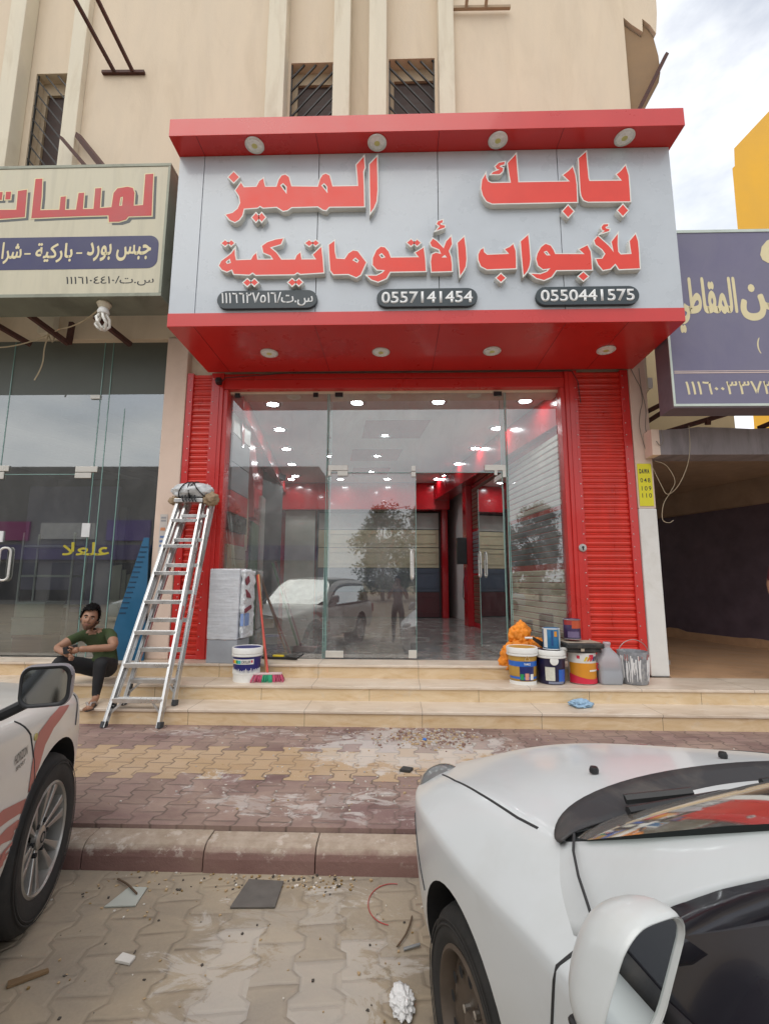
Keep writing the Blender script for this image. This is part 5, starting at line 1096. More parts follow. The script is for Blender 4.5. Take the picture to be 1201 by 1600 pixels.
# jug of water
jg = thing('water_jug', 'translucent plastic jug half full beside the paint splashed bucket', 'jug', (2.475, 5.80, 0.32))
JUG = NT('cloudy_plastic'); JUG.set(color=(0.62, 0.64, 0.68), rough=0.3, trans=0.55, alpha=0.92); JUG = JUG.m
def rr(w, d, r, z, n=5):
    p = []
    for cx, cy, a0 in ((w-r, d-r, 0), (-w+r, d-r, 90), (-w+r, -d+r, 180), (w-r, -d+r, 270)):
        for k_ in range(n): a = radians(a0+90*k_/(n-1)); p.append((cx+r*cos(a), cy+r*sin(a), z))
    return p+[p[0]]
lp = [rr(0.125, 0.105, 0.04, 0.004), rr(0.132, 0.112, 0.045, 0.02), rr(0.132, 0.112, 0.045, 0.14), rr(0.127, 0.108, 0.045, 0.155), rr(0.132, 0.112, 0.045, 0.17), rr(0.132, 0.112, 0.05, 0.27), rr(0.118, 0.10, 0.06, 0.315), rr(0.07, 0.06, 0.045, 0.372), rr(0.036, 0.036, 0.034, 0.40), rr(0.034, 0.034, 0.032, 0.435), rr(0.046, 0.046, 0.044, 0.44), rr(0.046, 0.046, 0.044, 0.47), rr(0.02, 0.02, 0.018, 0.472)]
loft('body', lp, JUG, jg, sub=1)
loft('water', [rr(0.12, 0.10, 0.04, 0.012), rr(0.124, 0.104, 0.042, 0.03), rr(0.124, 0.104, 0.042, 0.185), rr(0.01, 0.01, 0.008, 0.186)], mat('cloudy_water', (0.36, 0.40, 0.45), 0.15), jg, sub=0)
b = MB(); b.tube([(-0.125, -0.04, 0.22), (-0.15, -0.04, 0.24), (-0.15, -0.04, 0.17), (-0.13, -0.04, 0.16)], 0.012, 8); b.build('label_tag', REDL, jg, smooth=True)
def drip(t):
    r_ = random.Random(4)
    b = MB()
    for k_ in range(26):
        a = radians(r_.uniform(-75, 75)); z0 = r_.uniform(0.02, 0.15); z1 = r_.uniform(0.22, 0.33); w = r_.uniform(0.004, 0.009); pts = []
        for j in range(5):
            f = j/4; z = z0+(z1-z0)*f; r = 0.152+(0.168-0.152)*z/0.36+0.001; aa = a+0.03*sin(j+k_); pts.append((r*sin(aa), -r*cos(aa), z))
        b.tube(pts, [w*0.6, w, w, w, w*1.2], 5)
    b.build('paint_drip', mat('white_dried_paint', (0.68, 0.68, 0.68), 0.6), t, smooth=True)
    b = MB()
    for k_ in range(14):
        a = radians(r_.uniform(-75, 75)); z0 = r_.uniform(0.27, 0.30); z1 = r_.uniform(0.31, 0.345); pts = []
        for j in range(3): z = z0+(z1-z0)*j/2; r = 0.152+0.016*z/0.36+0.002; pts.append((r*sin(a), -r*cos(a), z))
        b.tube(pts, 0.005, 5)
    b.build('paint_splash', mat('reddish_dried_paint', (0.38, 0.16, 0.15), 0.6), t, smooth=True)
pail('paint_bucket', 'grey bucket splashed with white and red paint, rightmost by the white pillar', 2.775, 5.82, 0.32, 0.150, 0.168, 0.37, mat('grey_spattered_pail', (0.23, 0.24, 0.26), 0.5, var=0.35, vs=18, dirt=(0.55, 0.55, 0.53), dirt_amt=0.7, ds=9, obj=True), [], lid=False, open_top=True, handle_m=0.19, extra=drip)
def can(name, label, x, y, z, r, h, m, bands, rim_m, cat='paint can', extra=None):
    t = thing(name, label, cat, (x, y, z))
    b = MB(); b.lathe([(0, 0.0), (r*0.97, 0.0), (r, 0.005), (r, h-0.005), (r*0.97, h), (r*0.85, h-0.001), (r*0.82, h-0.008), (0, h-0.008)], 32); b.build('body', m, t, smooth=True)
    b = MB(); [b.lathe([(r+0.0005, zz), (r+0.004, zz+0.003), (r+0.004, zz+0.008), (r+0.0005, zz+0.011)], 32) for zz in (0.0, h-0.012)]; b.build('rim', rim_m, t, smooth=True)
    for i_, (f0, f1, m_, a0, a1) in enumerate(bands):
        b = MB(); n = 10; vs = []
        for k_ in range(n+1):
            a = radians(a0+(a1-a0)*k_/n)
            for f in (f0, f1): vs.append(((r+0.0015+i_*0.0005)*sin(a), -(r+0.0015+i_*0.0005)*cos(a), h*f))
        b.add(vs, [(2*k_, 2*k_+2, 2*k_+3, 2*k_+1) for k_ in range(n)]); b.build('label_band', m_, t, smooth=True)
    return t
can('paint_can', 'small blue and white paint can on the navy bucket lid', 1.83, 5.80, 0.704, 0.098, 0.245, mat('blue_can_print', (0.02, 0.14, 0.30), 0.35, var=0.3, vs=12, obj=True), [(0.1, 0.95, WPLAST, -75, -45), (0.1, 0.95, mat('light_can_print', (0.45, 0.52, 0.55), 0.4), 38, 70), (0.62, 0.86, ORAL, 2, 22), (0.2, 0.9, mat('deep_blue_print', (0.01, 0.06, 0.2), 0.35), -18, -6)], WPLAST)
can('paint_can', 'small dark purple and red paint can on the black tray', 2.10, 5.86, 0.815, 0.098, 0.235, mat('purple_can_print', (0.05, 0.03, 0.09), 0.35, var=0.4, vs=16, obj=True), [(0.72, 0.95, mat('dull_red_print', (0.36, 0.04, 0.04), 0.4), -80, 80), (0.55, 0.92, mat('orange_red_print', (0.5, 0.08, 0.03), 0.4), -20, 60), (0.1, 0.4, mat('faded_violet_print', (0.16, 0.12, 0.22), 0.4), -50, 30)], mat('dull_tin', (0.35, 0.33, 0.33), 0.4, metal=0.6))
tr = thing('paint_tray', 'black plastic paint tray lying on the orange bucket', 'tray', (2.165, 5.79, 0.682), radians(4))
b = MB(); b.box(-0.19, 0.19, -0.13, 0.14, 0.0, 0.045); b.build('tray_bottom', mat('scuffed_black_tray', (0.02, 0.02, 0.02), 0.5, var=0.4, dirt=(0.18, 0.15, 0.12), dirt_amt=0.4, ds=12), tr, bevel=0.012)
b = MB(); b.box(-0.215, 0.215, -0.155, 0.165, 0.047, 0.105); b.build('tray_lid', mat('scuffed_black_tray', (0.02, 0.02, 0.02), 0.5), tr, bevel=0.014)
b = MB(); b.box(-0.20, 0.20, -0.10, 0.15, 0.106, 0.110); b.box(-0.07, -0.03, -0.162, -0.157, 0.02, 0.05); b.build('dried_paint', mat('tan_dried_paint', (0.36, 0.30, 0.23), 0.8, var=0.25, vs=14), tr)
b = MB(); b.tube([(-0.20, -0.06, 0.03), (-0.27, -0.08, 0.035)], 0.022, 10); b.build('tray_clip', mat('white_tray_clip', (0.55, 0.55, 0.53), 0.5), tr, smooth=True)
# orange bag
ob = thing('orange_bag', 'crumpled orange net bag heaped behind the ochre bucket', 'bag', (1.55, 6.06, 0.48))
ORB = mat('orange_bag_cloth', (0.80, 0.25, 0.015), 0.6, var=0.3, vs=6, bump=1.0, bs=11)
blob('bag_body', ORB, (0.0, 0.0, 0.14), (0.22, 0.14, 0.19), 2, 0.28, 1.9, 5, ob); blob('bag_top', ORB, (-0.02, 0.0, 0.36), (0.13, 0.09, 0.15), 4, 0.28, 1.8, 5, ob); blob('bag_fold', ORB, (-0.17, -0.06, 0.06), (0.13, 0.10, 0.13), 6, 0.26, 2.0, 5, ob); blob('bag_fold', ORB, (0.15, -0.04, 0.22), (0.12, 0.08, 0.10), 9, 0.3, 2.0, 5, ob)
sr = thing('scraper', 'white handled filling knife stuck in the orange bag', 'scraper', (1.60, 5.88, 0.80))
b = MB(); b.tube([(-0.06, 0, 0.02), (0.03, 0, 0.02)], 0.013, 8); b.build('handle', WPLAST, sr, smooth=True); b = MB(); b.prism([(0.03, 0.0), (0.03, 0.04), (0.20, -0.05), (0.16, -0.10)], -0.002, 0.002); b.build('blade', DARKM, sr)
# blue bucket with white lid on the left
def eb(t):
    curved_text('CRYLUX', mat('dark_print', (0.03, 0.04, 0.05), 0.5), t, 0.1745, -4, 30, 0.218, 0.25)
    r_ = random.Random(8); b = MB()
    for k_ in range(34):
        a = radians(-90+180*k_/33); r = 0.156; h_ = r_.uniform(0.015, 0.045)
        b.tube([(r*sin(a), -r*cos(a), 0.09), (r*sin(a)*1.008, -r*cos(a)*1.008, 0.115+h_)], [0.008, 0.003], 5)
    b.build('scratched_edge', WPLAST, t, smooth=True)
pail('paint_bucket', 'blue paint bucket with white lid on the step beside the wrapped cabinet', -1.79, 5.78, 0.32, 0.150, 0.166, 0.385, mat('royal_blue_pail', (0.012, 0.015, 0.16), 0.35, var=0.15, obj=True), [(0.0, 0.27, WPLAST, -180, 180), (0.53, 0.68, WPLAST, -62, 45), (0.55, 0.65, REDL, -60, -50), (0.55, 0.65, ORAL, -50, -40), (0.55, 0.65, YELL, -41, -31), (0.55, 0.65, GRNL, -32, -22), (0.55, 0.65, TURQ, -22, -8), (0.58, 0.65, REDL, 33, 40)], lidh=0.07, extra=eb)
# brooms
def broom(label, foot, top, hm, head, rz, cat='broom'):
    t = thing('push_broom', label, cat, foot, rz)
    d = Vector(top)-Vector(foot); d = Matrix.Rotation(-rz, 3, 'Z') @ d
    b = MB(); b.tube([(0, 0, 0.09), d], 0.0135, 10); b.build('handle', hm, t, smooth=True)
    if head:
        b = MB(); b.box(-0.165, 0.165, -0.028, 0.028, 0.075, 0.10); b.build('head_block', mat('pale_pink_block', (0.55, 0.42, 0.42), 0.5), t, bevel=0.008)
        r_ = random.Random(2)
        for x0, x1, m_ in ((-0.165, -0.055, mat('pink_bristles', (0.48, 0.07, 0.14), 0.7)), (-0.055, 0.055, mat('green_bristles', (0.03, 0.33, 0.17), 0.7)), (0.055, 0.165, mat('pink_bristles', (0.48, 0.07, 0.14), 0.7))):
            b = MB()
            for k_ in range(90):
                x = r_.uniform(x0, x1); y = r_.uniform(-0.028, 0.028); e = 0.2*x; b.tube([(x, y, 0.078), (x+e*0.6, y*1.9-0.005, 0.04), (x+e+r_.uniform(-.006, .006), y*2.6-0.01, 0.002)], [0.004, 0.004, 0.003], 4)
            b.build('bristles', m_, t)
    return t
broom('red handled broom with pink and green bristles, head on the step', (-1.52, 5.72, 0.32), (-1.87, 6.31, 1.56), mat('red_broom_handle', (0.50, 0.06, 0.04), 0.4), True, radians(8))
broom('orange handled broom leaning just behind the red handled one', (-1.56, 5.80, 0.32), (-1.855, 6.32, 1.57), mat('orange_broom_handle', (0.62, 0.28, 0.10), 0.4), False, 0.0)
hb = thing('hand_brush', 'black hand brush lying behind the brooms', 'brush', (-1.62, 5.76, 0.32), radians(20))
b = MB(); b.box(-0.13, 0.02, -0.03, 0.03, 0.0, 0.05); b.build('bristles', BLACK, hb, bevel=0.01); b = MB(); b.box(-0.13, 0.02, -0.028, 0.028, 0.051, 0.075); b.build('brush_block', mat('maroon_block', (0.2, 0.03, 0.05), 0.5), hb, bevel=0.008)
sq = thing('floor_squeegee', 'yellow and black squeegee lying at the foot of the glass', 'squeegee', (-1.48, 6.26, 0.485), radians(-8))
b = MB(); b.box(-0.28, 0.20, -0.015, 0.02, 0.0, 0.03); b.build('rubber_blade', BLACK, sq, bevel=0.006); b = MB(); b.box(-0.13, 0.02, -0.018, 0.02, 0.031, 0.055); b.build('grip', YELL, sq, bevel=0.006); b = MB(); b.tube([(0.05, 0, 0.03), (0.22, -0.05, 0.03), (0.27, 0.03, 0.07)], 0.012, 8); b.build('bracket', BLACK, sq, smooth=True)
fm = thing('floor_mop', 'green and maroon mop pole leaning inside the left pane', 'mop', (-1.70, 6.75, 0.48)); b = MB(); b.tube([(0.28, 0.2, 0.05), (-0.02, -0.25, 1.25)], 0.013, 8); b.build('pole', mat('green_pole', (0.02, 0.16, 0.05), 0.4), fm, smooth=True); b = MB(); b.tube([(0.33, 0.2, 0.05), (0.02, -0.25, 1.27)], 0.012, 8); b.build('pole', mat('maroon_pole', (0.2, 0.02, 0.05), 0.4), fm, smooth=True)
b = MB(); b.prism([(0.2, 0.0), (0.5, 0.0), (0.56, 0.07), (0.22, 0.09)], 0.16, 0.24); b.build('mop_head', mat('grey_red_mop', (0.3, 0.2, 0.19), 0.7), fm, bevel=0.01)
# blue rag on the step
rg = blob('blue_rag', mat('pale_blue_cloth', (0.28, 0.42, 0.56), 0.85, var=0.2, vs=14, bump=0.8, bs=20), (1.985, 5.38, 0.185), (0.115, 0.085, 0.05), 12, 0.35, 2.2, 5, squash=-0.02); tag(rg, 'crumpled pale blue cloth on the lower marble step', 'cloth')

# ---------------------------------------------------------------- litter on the ground
def flat(name, label, cat, poly, z, h, m, rot=0.0):
    cx = sum(p[0] for p in poly)/len(poly); cy = sum(p[1] for p in poly)/len(poly)
    b = MB(); b.prism([(p[0]-cx, p[1]-cy) for p in poly], 0.0, h, 'XY'); o = b.build(name, m, bevel=min(0.002, h*0.3)); o.location = (cx, cy, z); return tag(o, label, cat)
flat('broken_tile', 'pale grey-green tile piece lying near the left car wheel', 'tile', [(-1.50, 2.64), (-1.345, 2.655), (-1.36, 2.80), (-1.46, 2.80)], -0.168, 0.008, mat('pale_tile', (0.40, 0.42, 0.38), 0.5))
flat('broken_tile', 'dark slate tile piece lying against the kerb', 'tile', [(-0.855, 2.655), (-0.625, 2.665), (-0.63, 2.875), (-0.83, 2.885)], -0.168, 0.010, mat('slate_tile', (0.115, 0.105, 0.095), 0.6, var=0.2, vs=14))
flat('broken_tile', 'small white tile strip lying on the road', 'tile', [(-1.24, 2.30), (-1.165, 2.285), (-1.16, 2.325), (-1.23, 2.345)], -0.168, 0.012, mat('white_scrap', (0.60, 0.58, 0.54), 0.6))
flat('wood_scrap', 'brown wood scrap lying on the road at the left edge', 'wood', [(-1.62, 2.18), (-1.50, 2.25), (-1.485, 2.235), (-1.60, 2.15)], -0.168, 0.012, mat('brown_scrap', (0.19, 0.12, 0.06), 0.8))
tb = blob('paper_tissue', mat('white_tissue', (0.74, 0.74, 0.74), 0.9, var=0.06, vs=20, bump=1.0, bs=30), (0.022, 2.12, -0.148), (0.045, 0.070, 0.030), 21, 0.42, 2.0, 5, squash=-0.015); tag(tb, 'crumpled white paper tissue lying on the road', 'tissue')
cable('red_wire', 'curved piece of red wire lying on the road by the kerb', [(-0.02+0.13*cos(a), 2.72+0.16*sin(a), -0.165) for a in [radians(80+12*k_) for k_ in range(16)]], 0.0022, mat('red_wire_plastic', (0.42, 0.05, 0.05), 0.5))
cable('dry_twig', 'dry twig lying across the pale tile piece', [(-1.56, 2.86, -0.158), (-1.47, 2.80, -0.150), (-1.38, 2.73, -0.152)], 0.005, mat('twig', (0.12, 0.08, 0.05), 0.9))
cable('dry_twig', 'dry twig near the white car wheel arch', [(0.075, 2.62, -0.16), (0.045, 2.50, -0.155), (0.0, 2.42, -0.16)], 0.004, mat('twig', (0.12, 0.08, 0.05), 0.9))
cable('metal_rod', 'short grey metal rod lying beside the white car', [(0.03, 2.405, -0.16), (0.105, 2.43, -0.155)], 0.007, mat('grey_rod', (0.28, 0.29, 0.30), 0.4, metal=0.5))
flat('black_scrap', 'crumpled black scrap lying on the red pavers', 'scrap', [(0.02, 3.98), (0.10, 3.96), (0.13, 4.02), (0.05, 4.05)], 0.002, 0.02, mat('black_scrap_plastic', (0.03, 0.03, 0.03), 0.6))
bb = blob('bottle_cap', mat('blue_cap', (0.03, 0.15, 0.5), 0.4), (0.26, 4.72, 0.015), (0.02, 0.02, 0.012), 2, 0.1, 1, 2); tag(bb, 'small blue bottle cap on the pavers', 'bottle cap')
def scatter(name, label, n, fx, zf, size, mats, seed, cat='litter'):
    r_ = random.Random(seed); b = MB()
    for i in range(n):
        x, y = fx(r_); s = size*r_.uniform(0.4, 1.6); b.cur = r_.randrange(len(mats)); z = zf
        a = r_.uniform(0, pi); pts = [(x+s*cos(a+t+r_.uniform(-.4, .4))*r_.uniform(.5, 1), y+s*sin(a+t+r_.uniform(-.4, .4))*r_.uniform(.5, 1)) for t in (0, 1.57, 3.14, 4.71)]
        b.prism(pts, z, z+s*r_.uniform(0.2, 0.8), 'XY')
    o = b.build(name, mats); return tag(o, label, cat, kind='stuff')
LM = [mat('white_chip', (0.62, 0.58, 0.52), 0.8), mat('tan_chip', (0.42, 0.30, 0.17), 0.8), mat('dark_chip', (0.07, 0.06, 0.05), 0.8), mat('dry_leaf', (0.25, 0.16, 0.06), 0.8)]
def g1(r_):
    c = r_.choice(((-0.42, 2.87, 0.16, 0.05), (-0.42, 2.87, 0.10, 0.04), (-0.95, 2.87, 0.16, 0.04), (-0.7, 2.90, 0.22, 0.025), (-1.45, 2.80, 0.18, 0.10))); return c[0]+r_.gauss(0, c[2]), min(2.94, c[1]+r_.gauss(0, c[3]))
scatter('litter', 'chips and dry leaves gathered along the foot of the kerb', 190, g1, -0.169, 0.008, [LM[1], LM[0], LM[3], LM[1], LM[2]], 5)
scatter('grit', 'small stones and chips strewn over the road', 330, lambda r_: (r_.uniform(-2.2, 0.9), r_.uniform(1.2, 2.9)), -0.169, 0.007, LM, 6)
scatter('grit', 'crumbs of plaster strewn over the pavement and steps', 420, lambda r_: (r_.gauss(0.1, 0.9), r_.uniform(3.3, 5.08)), 0.001, 0.008, [mat('plaster_crumb', (0.48, 0.44, 0.40), 0.9), LM[1], LM[0]], 7)
scatter('rubble', 'patch of sandy rubble on the pavers in front of the steps', 520, lambda r_: (0.33+r_.gauss(0, 0.24), min(5.07, 4.80+r_.gauss(0, 0.14))), 0.001, 0.014, [mat('plaster_crumb', (0.48, 0.44, 0.40), 0.9), mat('reddish_crumb', (0.25, 0.15, 0.12), 0.9), LM[1]], 8)
# ---------------------------------------------------------------- cars (built in car space: x across, y forward, z up from the road)
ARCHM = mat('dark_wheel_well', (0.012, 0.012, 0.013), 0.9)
def body_grid(name, ys, rows, m, parent, crease, arches, dark_rows=None):
    """rows: list of (half-widths, heights[, y shifts]); one half, mirrored, subdivided, arches cut"""
    n = len(rows); lines = []
    for i, y in enumerate(ys): lines.append([(r[0][i], y+(r[2][i] if len(r) > 2 else 0.0), r[1][i]) for r in rows])
    fm = []
    for i in range(len(ys)-1):
        for j in range(n-1): fm.append(1 if dark_rows and dark_rows(i, j) else 0)
    o = loft(name, lines, m, parent, sub=0, crease=crease, mirror=False, bake=False, fm=fm)
    # end caps
    bm = bmesh.new(); bm.from_mesh(o.data); bm.verts.ensure_lookup_table()
    for i in (0, len(ys)-1):
        bm.faces.new([bm.verts[i*n+j] for j in range(n)]+[])
    bm.to_mesh(o.data); bm.free()
    q = o.modifiers.new('m', 'MIRROR'); q.merge_threshold = 0.003; q.use_clip = True
    q = o.modifiers.new('s', 'SUBSURF'); q.levels = q.render_levels = 3
    baked(o); recalc(o)
    cut = MB()
    for (y, z, r, x) in arches:
        for s in (-1, 1):
            cut.lathe([(0, s*(x-0.34)), (r, s*(x-0.34)), (r, s*(x+0.3)), (0, s*(x+0.3))], 48, (0, y, z), 'X')
    c = cut.build('cut', None); q = o.modifiers.new('b', 'BOOLEAN'); q.object = c; q.operation = 'DIFFERENCE'; q.solver = 'EXACT'
    baked(o); bpy.data.objects.remove(c)
    o.data.materials.append(ARCHM); di = len(o.data.materials)-1
    for p in o.data.polygons:
        c_ = p.center
        for (y, z, r, x) in arches:
            rad = math.hypot(c_.y-y, c_.z-z); nr = Vector((0, c_.y-y, c_.z-z)).normalized()
            if rad < r+0.02 and (abs(abs(p.normal.dot(nr))) > 0.8 and rad < r+0.004 and abs(c_.x) < x-0.025 or (abs(p.normal.x) > 0.9 and abs(abs(c_.x)-(x-0.34)) < 0.01 and rad < r)): p.material_index = di
    for p in o.data.polygons: p.use_smooth = True
    try: o.data.set_sharp_from_angle(angle=radians(38))
    except Exception: pass
    return o
def bvh_of(o):
    bm = bmesh.new(); bm.from_mesh(o.data); t = BVHTree.FromBMesh(bm); bm.free(); return t
def seam(tree, pts, r, name, m, parent, n=24):
    """thin dark gap drawn along the skin"""
    P = [Vector(p) for p in pts]; out = []
    for a, b in zip(P, P[1:]):
        k_ = max(2, int((b-a).length/0.03))
        for i in range(k_): out.append(a.lerp(b, i/k_))
    out.append(P[-1]); q = []
    for p in out:
        l_, nn_, _, _ = tree.find_nearest(p); q.append(l_)
    b = MB(); b.tube(q, r, 6); return b.build(name, m, parent, smooth=True)
def decal(tree, poly, side, off, name, m, parent, cuts=5):
    """flat sticker wrapped on the flank: polygon in (y, z)"""
    me = curve_mesh('tmp', [poly], 0.0, 0.0); bm = bmesh.new(); bm.from_mesh(me); bpy.data.meshes.remove(me)
    for _ in range(cuts):
        long = [e for e in bm.edges if e.calc_length() > 0.035]
        if not long: break
        bmesh.ops.subdivide_edges(bm, edges=long, cuts=1); bmesh.ops.triangulate(bm, faces=bm.faces)
    for v in bm.verts:
        o_ = Vector((side*3, v.co.x, v.co.y)); h = tree.ray_cast(o_, Vector((-side, 0, 0)))
        v.co = Vector(((h[0].x if h[0] else side*0.9)+side*off, v.co.x, v.co.y))
    me = bpy.data.meshes.new(name); bm.to_mesh(me); bm.free(); return finish(name, me, m, parent, True)
def decal_text(tree, body, side, y0, y1, z0, z1, off, m, parent, bold=0.03, slant=0.0, name='lettering'):
    """y0 -> y1 is the reading direction along the flank"""
    o = text(name, body, m, parent, 0, 1, 0, 1, 0, 0.0, bold)
    for v in o.data.vertices:
        y = y0+(y1-y0)*v.co.x; z = z0+(z1-z0)*v.co.z+slant*v.co.x; h = tree.ray_cast(Vector((side*3, y, z)), Vector((-side, 0, 0)))
        v.co = Vector(((h[0].x if h[0] else side*0.9)+side*off, y, z))
    return o
GAP = mat('dark_panel_gap', (0.03, 0.03, 0.032), 0.7); CABIN = mat('dark_cabin', (0.03, 0.031, 0.033), 0.7); PIANO = mat('gloss_black_trim', (0.014, 0.013, 0.018), 0.2, coat=0.3); MATTE = mat('matte_black_trim', (0.03, 0.03, 0.033), 0.6, dirt=(0.15, 0.13, 0.11), dirt_amt=0.4, ds=6)
LENS = mat('clear_headlight', (0.16, 0.17, 0.17), 0.12, coat=0.6); CHROME = mat('chrome', (0.7, 0.7, 0.7), 0.12, metal=1.0)
BRWH = mat('dusty_black_steel_wheel', (0.11, 0.085, 0.065), 0.6, metal=0.3, var=0.3, vs=8, dirt=(0.12, 0.085, 0.06), dirt_amt=0.6, ds=5, obj=True)
ALLOY = mat('grey_alloy', (0.42, 0.41, 0.39), 0.35, metal=0.8, var=0.12, dirt=(0.2, 0.17, 0.13), dirt_amt=0.4, ds=7, obj=True)
def wheel(parent, x, y, R_, w, s, kind, name='wheel', steer=0.0):
    t = bpy.data.objects.new(name, None); COL.objects.link(t); t.parent = parent; t.location = (x, y, R_); t.rotation_euler = (0, 0, steer)
    rr_ = R_*(0.66 if kind == 'steel' else 0.645)
    b = MB(); h = w/2
    b.lathe([(rr_, s*(-h+0.02)), (R_-0.05, s*(-h)), (R_-0.012, s*(-h+0.03)), (R_, s*(-h+0.06)), (R_, s*(h-0.055)), (R_-0.010, s*(h-0.028)), (R_-0.045, s*(h-0.004)), (R_-0.075, s*h), (rr_+0.02, s*(h-0.004)), (rr_, s*(h-0.015))], 64, axis='X')
    for q in (0.035, 0.05): b.lathe([(R_-q, s*(h+0.001)), (R_-q-0.004, s*(h+0.003)), (R_-q-0.008, s*(h+0.001))], 64, axis='X')
    b.build('tyre', RUBBER, t, smooth=True)
    b = MB()
    if kind == 'steel':
        b.lathe([(rr_+0.002, s*(h-0.012)), (rr_-0.010, s*(h-0.006)), (rr_-0.016, s*(h-0.012)), (rr_-0.022, s*(h-0.06)), (rr_-0.035, s*(h-0.065)), (rr_-0.045, s*(h-0.05)), (rr_-0.075, s*(h-0.035)), (rr_-0.105, s*(h-0.05)), (0.05, s*(h-0.055)), (0.045, s*(h-0.03)), (0.0, s*(h-0.028))], 48, axis='X'); r = b.build('rim', BRWH, t, smooth=True)
        hb_ = MB()
        for k_ in range(12):
            a = 2*pi*k_/12; hb_.disc((s*(h-0.030), (rr_-0.070)*cos(a), (rr_-0.070)*sin(a)), 0.0155, 14, 'X')
        hb_.build('vent_hole', ARCHM, r)
        nb = MB()
        for k_ in range(4): a = 2*pi*k_/4+0.3; nb.lathe([(0.011, s*(h-0.055)), (0.011, s*(h-0.035)), (0.0, s*(h-0.034))], 8, (0, 0.062*cos(a), 0.062*sin(a)), 'X')
        nb.build('wheel_nut', STEEL, r)
    else:
        b.lathe([(rr_+0.002, s*(h-0.014)), (rr_-0.008, s*(h-0.008)), (rr_-0.016, s*(h-0.016)), (rr_-0.022, s*(h-0.10)), (0.0, s*(h-0.11))], 56, axis='X'); r = b.build('rim', ALLOY, t, smooth=True)
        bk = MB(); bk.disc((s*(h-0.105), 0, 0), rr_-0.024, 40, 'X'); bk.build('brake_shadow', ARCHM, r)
        for k_ in range(6):
            a = 2*pi*k_/6+0.25; sp = MB()
            def P(r_, da, xo): return (s*(h-xo), r_*cos(a+da), r_*sin(a+da))
            for da in (-0.19, 0.19):
                vs = []
                for r_, wd, xo in ((0.045, 0.30, 0.045), (0.11, 0.22, 0.036), (rr_-0.05, 0.20, 0.024), (rr_-0.012, 0.23, 0.020)):
                    vs += [P(r_, da-wd*0.5*(0.8 if r_ > 0.06 else 1), xo), P(r_, da+wd*0.5*(0.8 if r_ > 0.06 else 1), xo), P(r_, da+wd*0.5, xo+0.05), P(r_, da-wd*0.5, xo+0.05)]
                fs = []
                for j in range(3):
                    for q in range(4): fs.append((j*4+q, j*4+(q+1) % 4, (j+1)*4+(q+1) % 4, (j+1)*4+q))
                fs.append((0, 1, 2, 3)); sp.add(vs, fs)
            sp.build('spoke', ALLOY, r, bevel=0.004)
        cb_ = MB(); cb_.lathe([(0.055, s*(h-0.06)), (0.052, s*(h-0.035)), (0.042, s*(h-0.028)), (0.0, s*(h-0.027))], 28, axis='X'); cb_.build('centre_cap', ALLOY, r, smooth=True)
        em = MB(); em.lathe([(0.026, s*(h-0.0255)), (0.022, s*(h-0.0235)), (0.018, s*(h-0.0255))], 20, axis='X'); em.build('cap_emblem', ARCHM, r)
        nb = MB()
        for k_ in range(6): a = 2*pi*k_/6; nb.lathe([(0.012, s*(h-0.05)), (0.012, s*(h-0.034)), (0.0, s*(h-0.033))], 8, (0, 0.075*cos(a), 0.075*sin(a)), 'X')
        nb.build('wheel_nut', ARCHM, r)
    return t
def strip(name, A, B, m, parent, thick=0.02, sub=1, mid=None):
    return loft(name, [A]+([mid] if mid else [])+[B], m, parent, sub=sub, thick=thick)
def mir(pts): return [(-x, y, z) for x, y, z in pts]

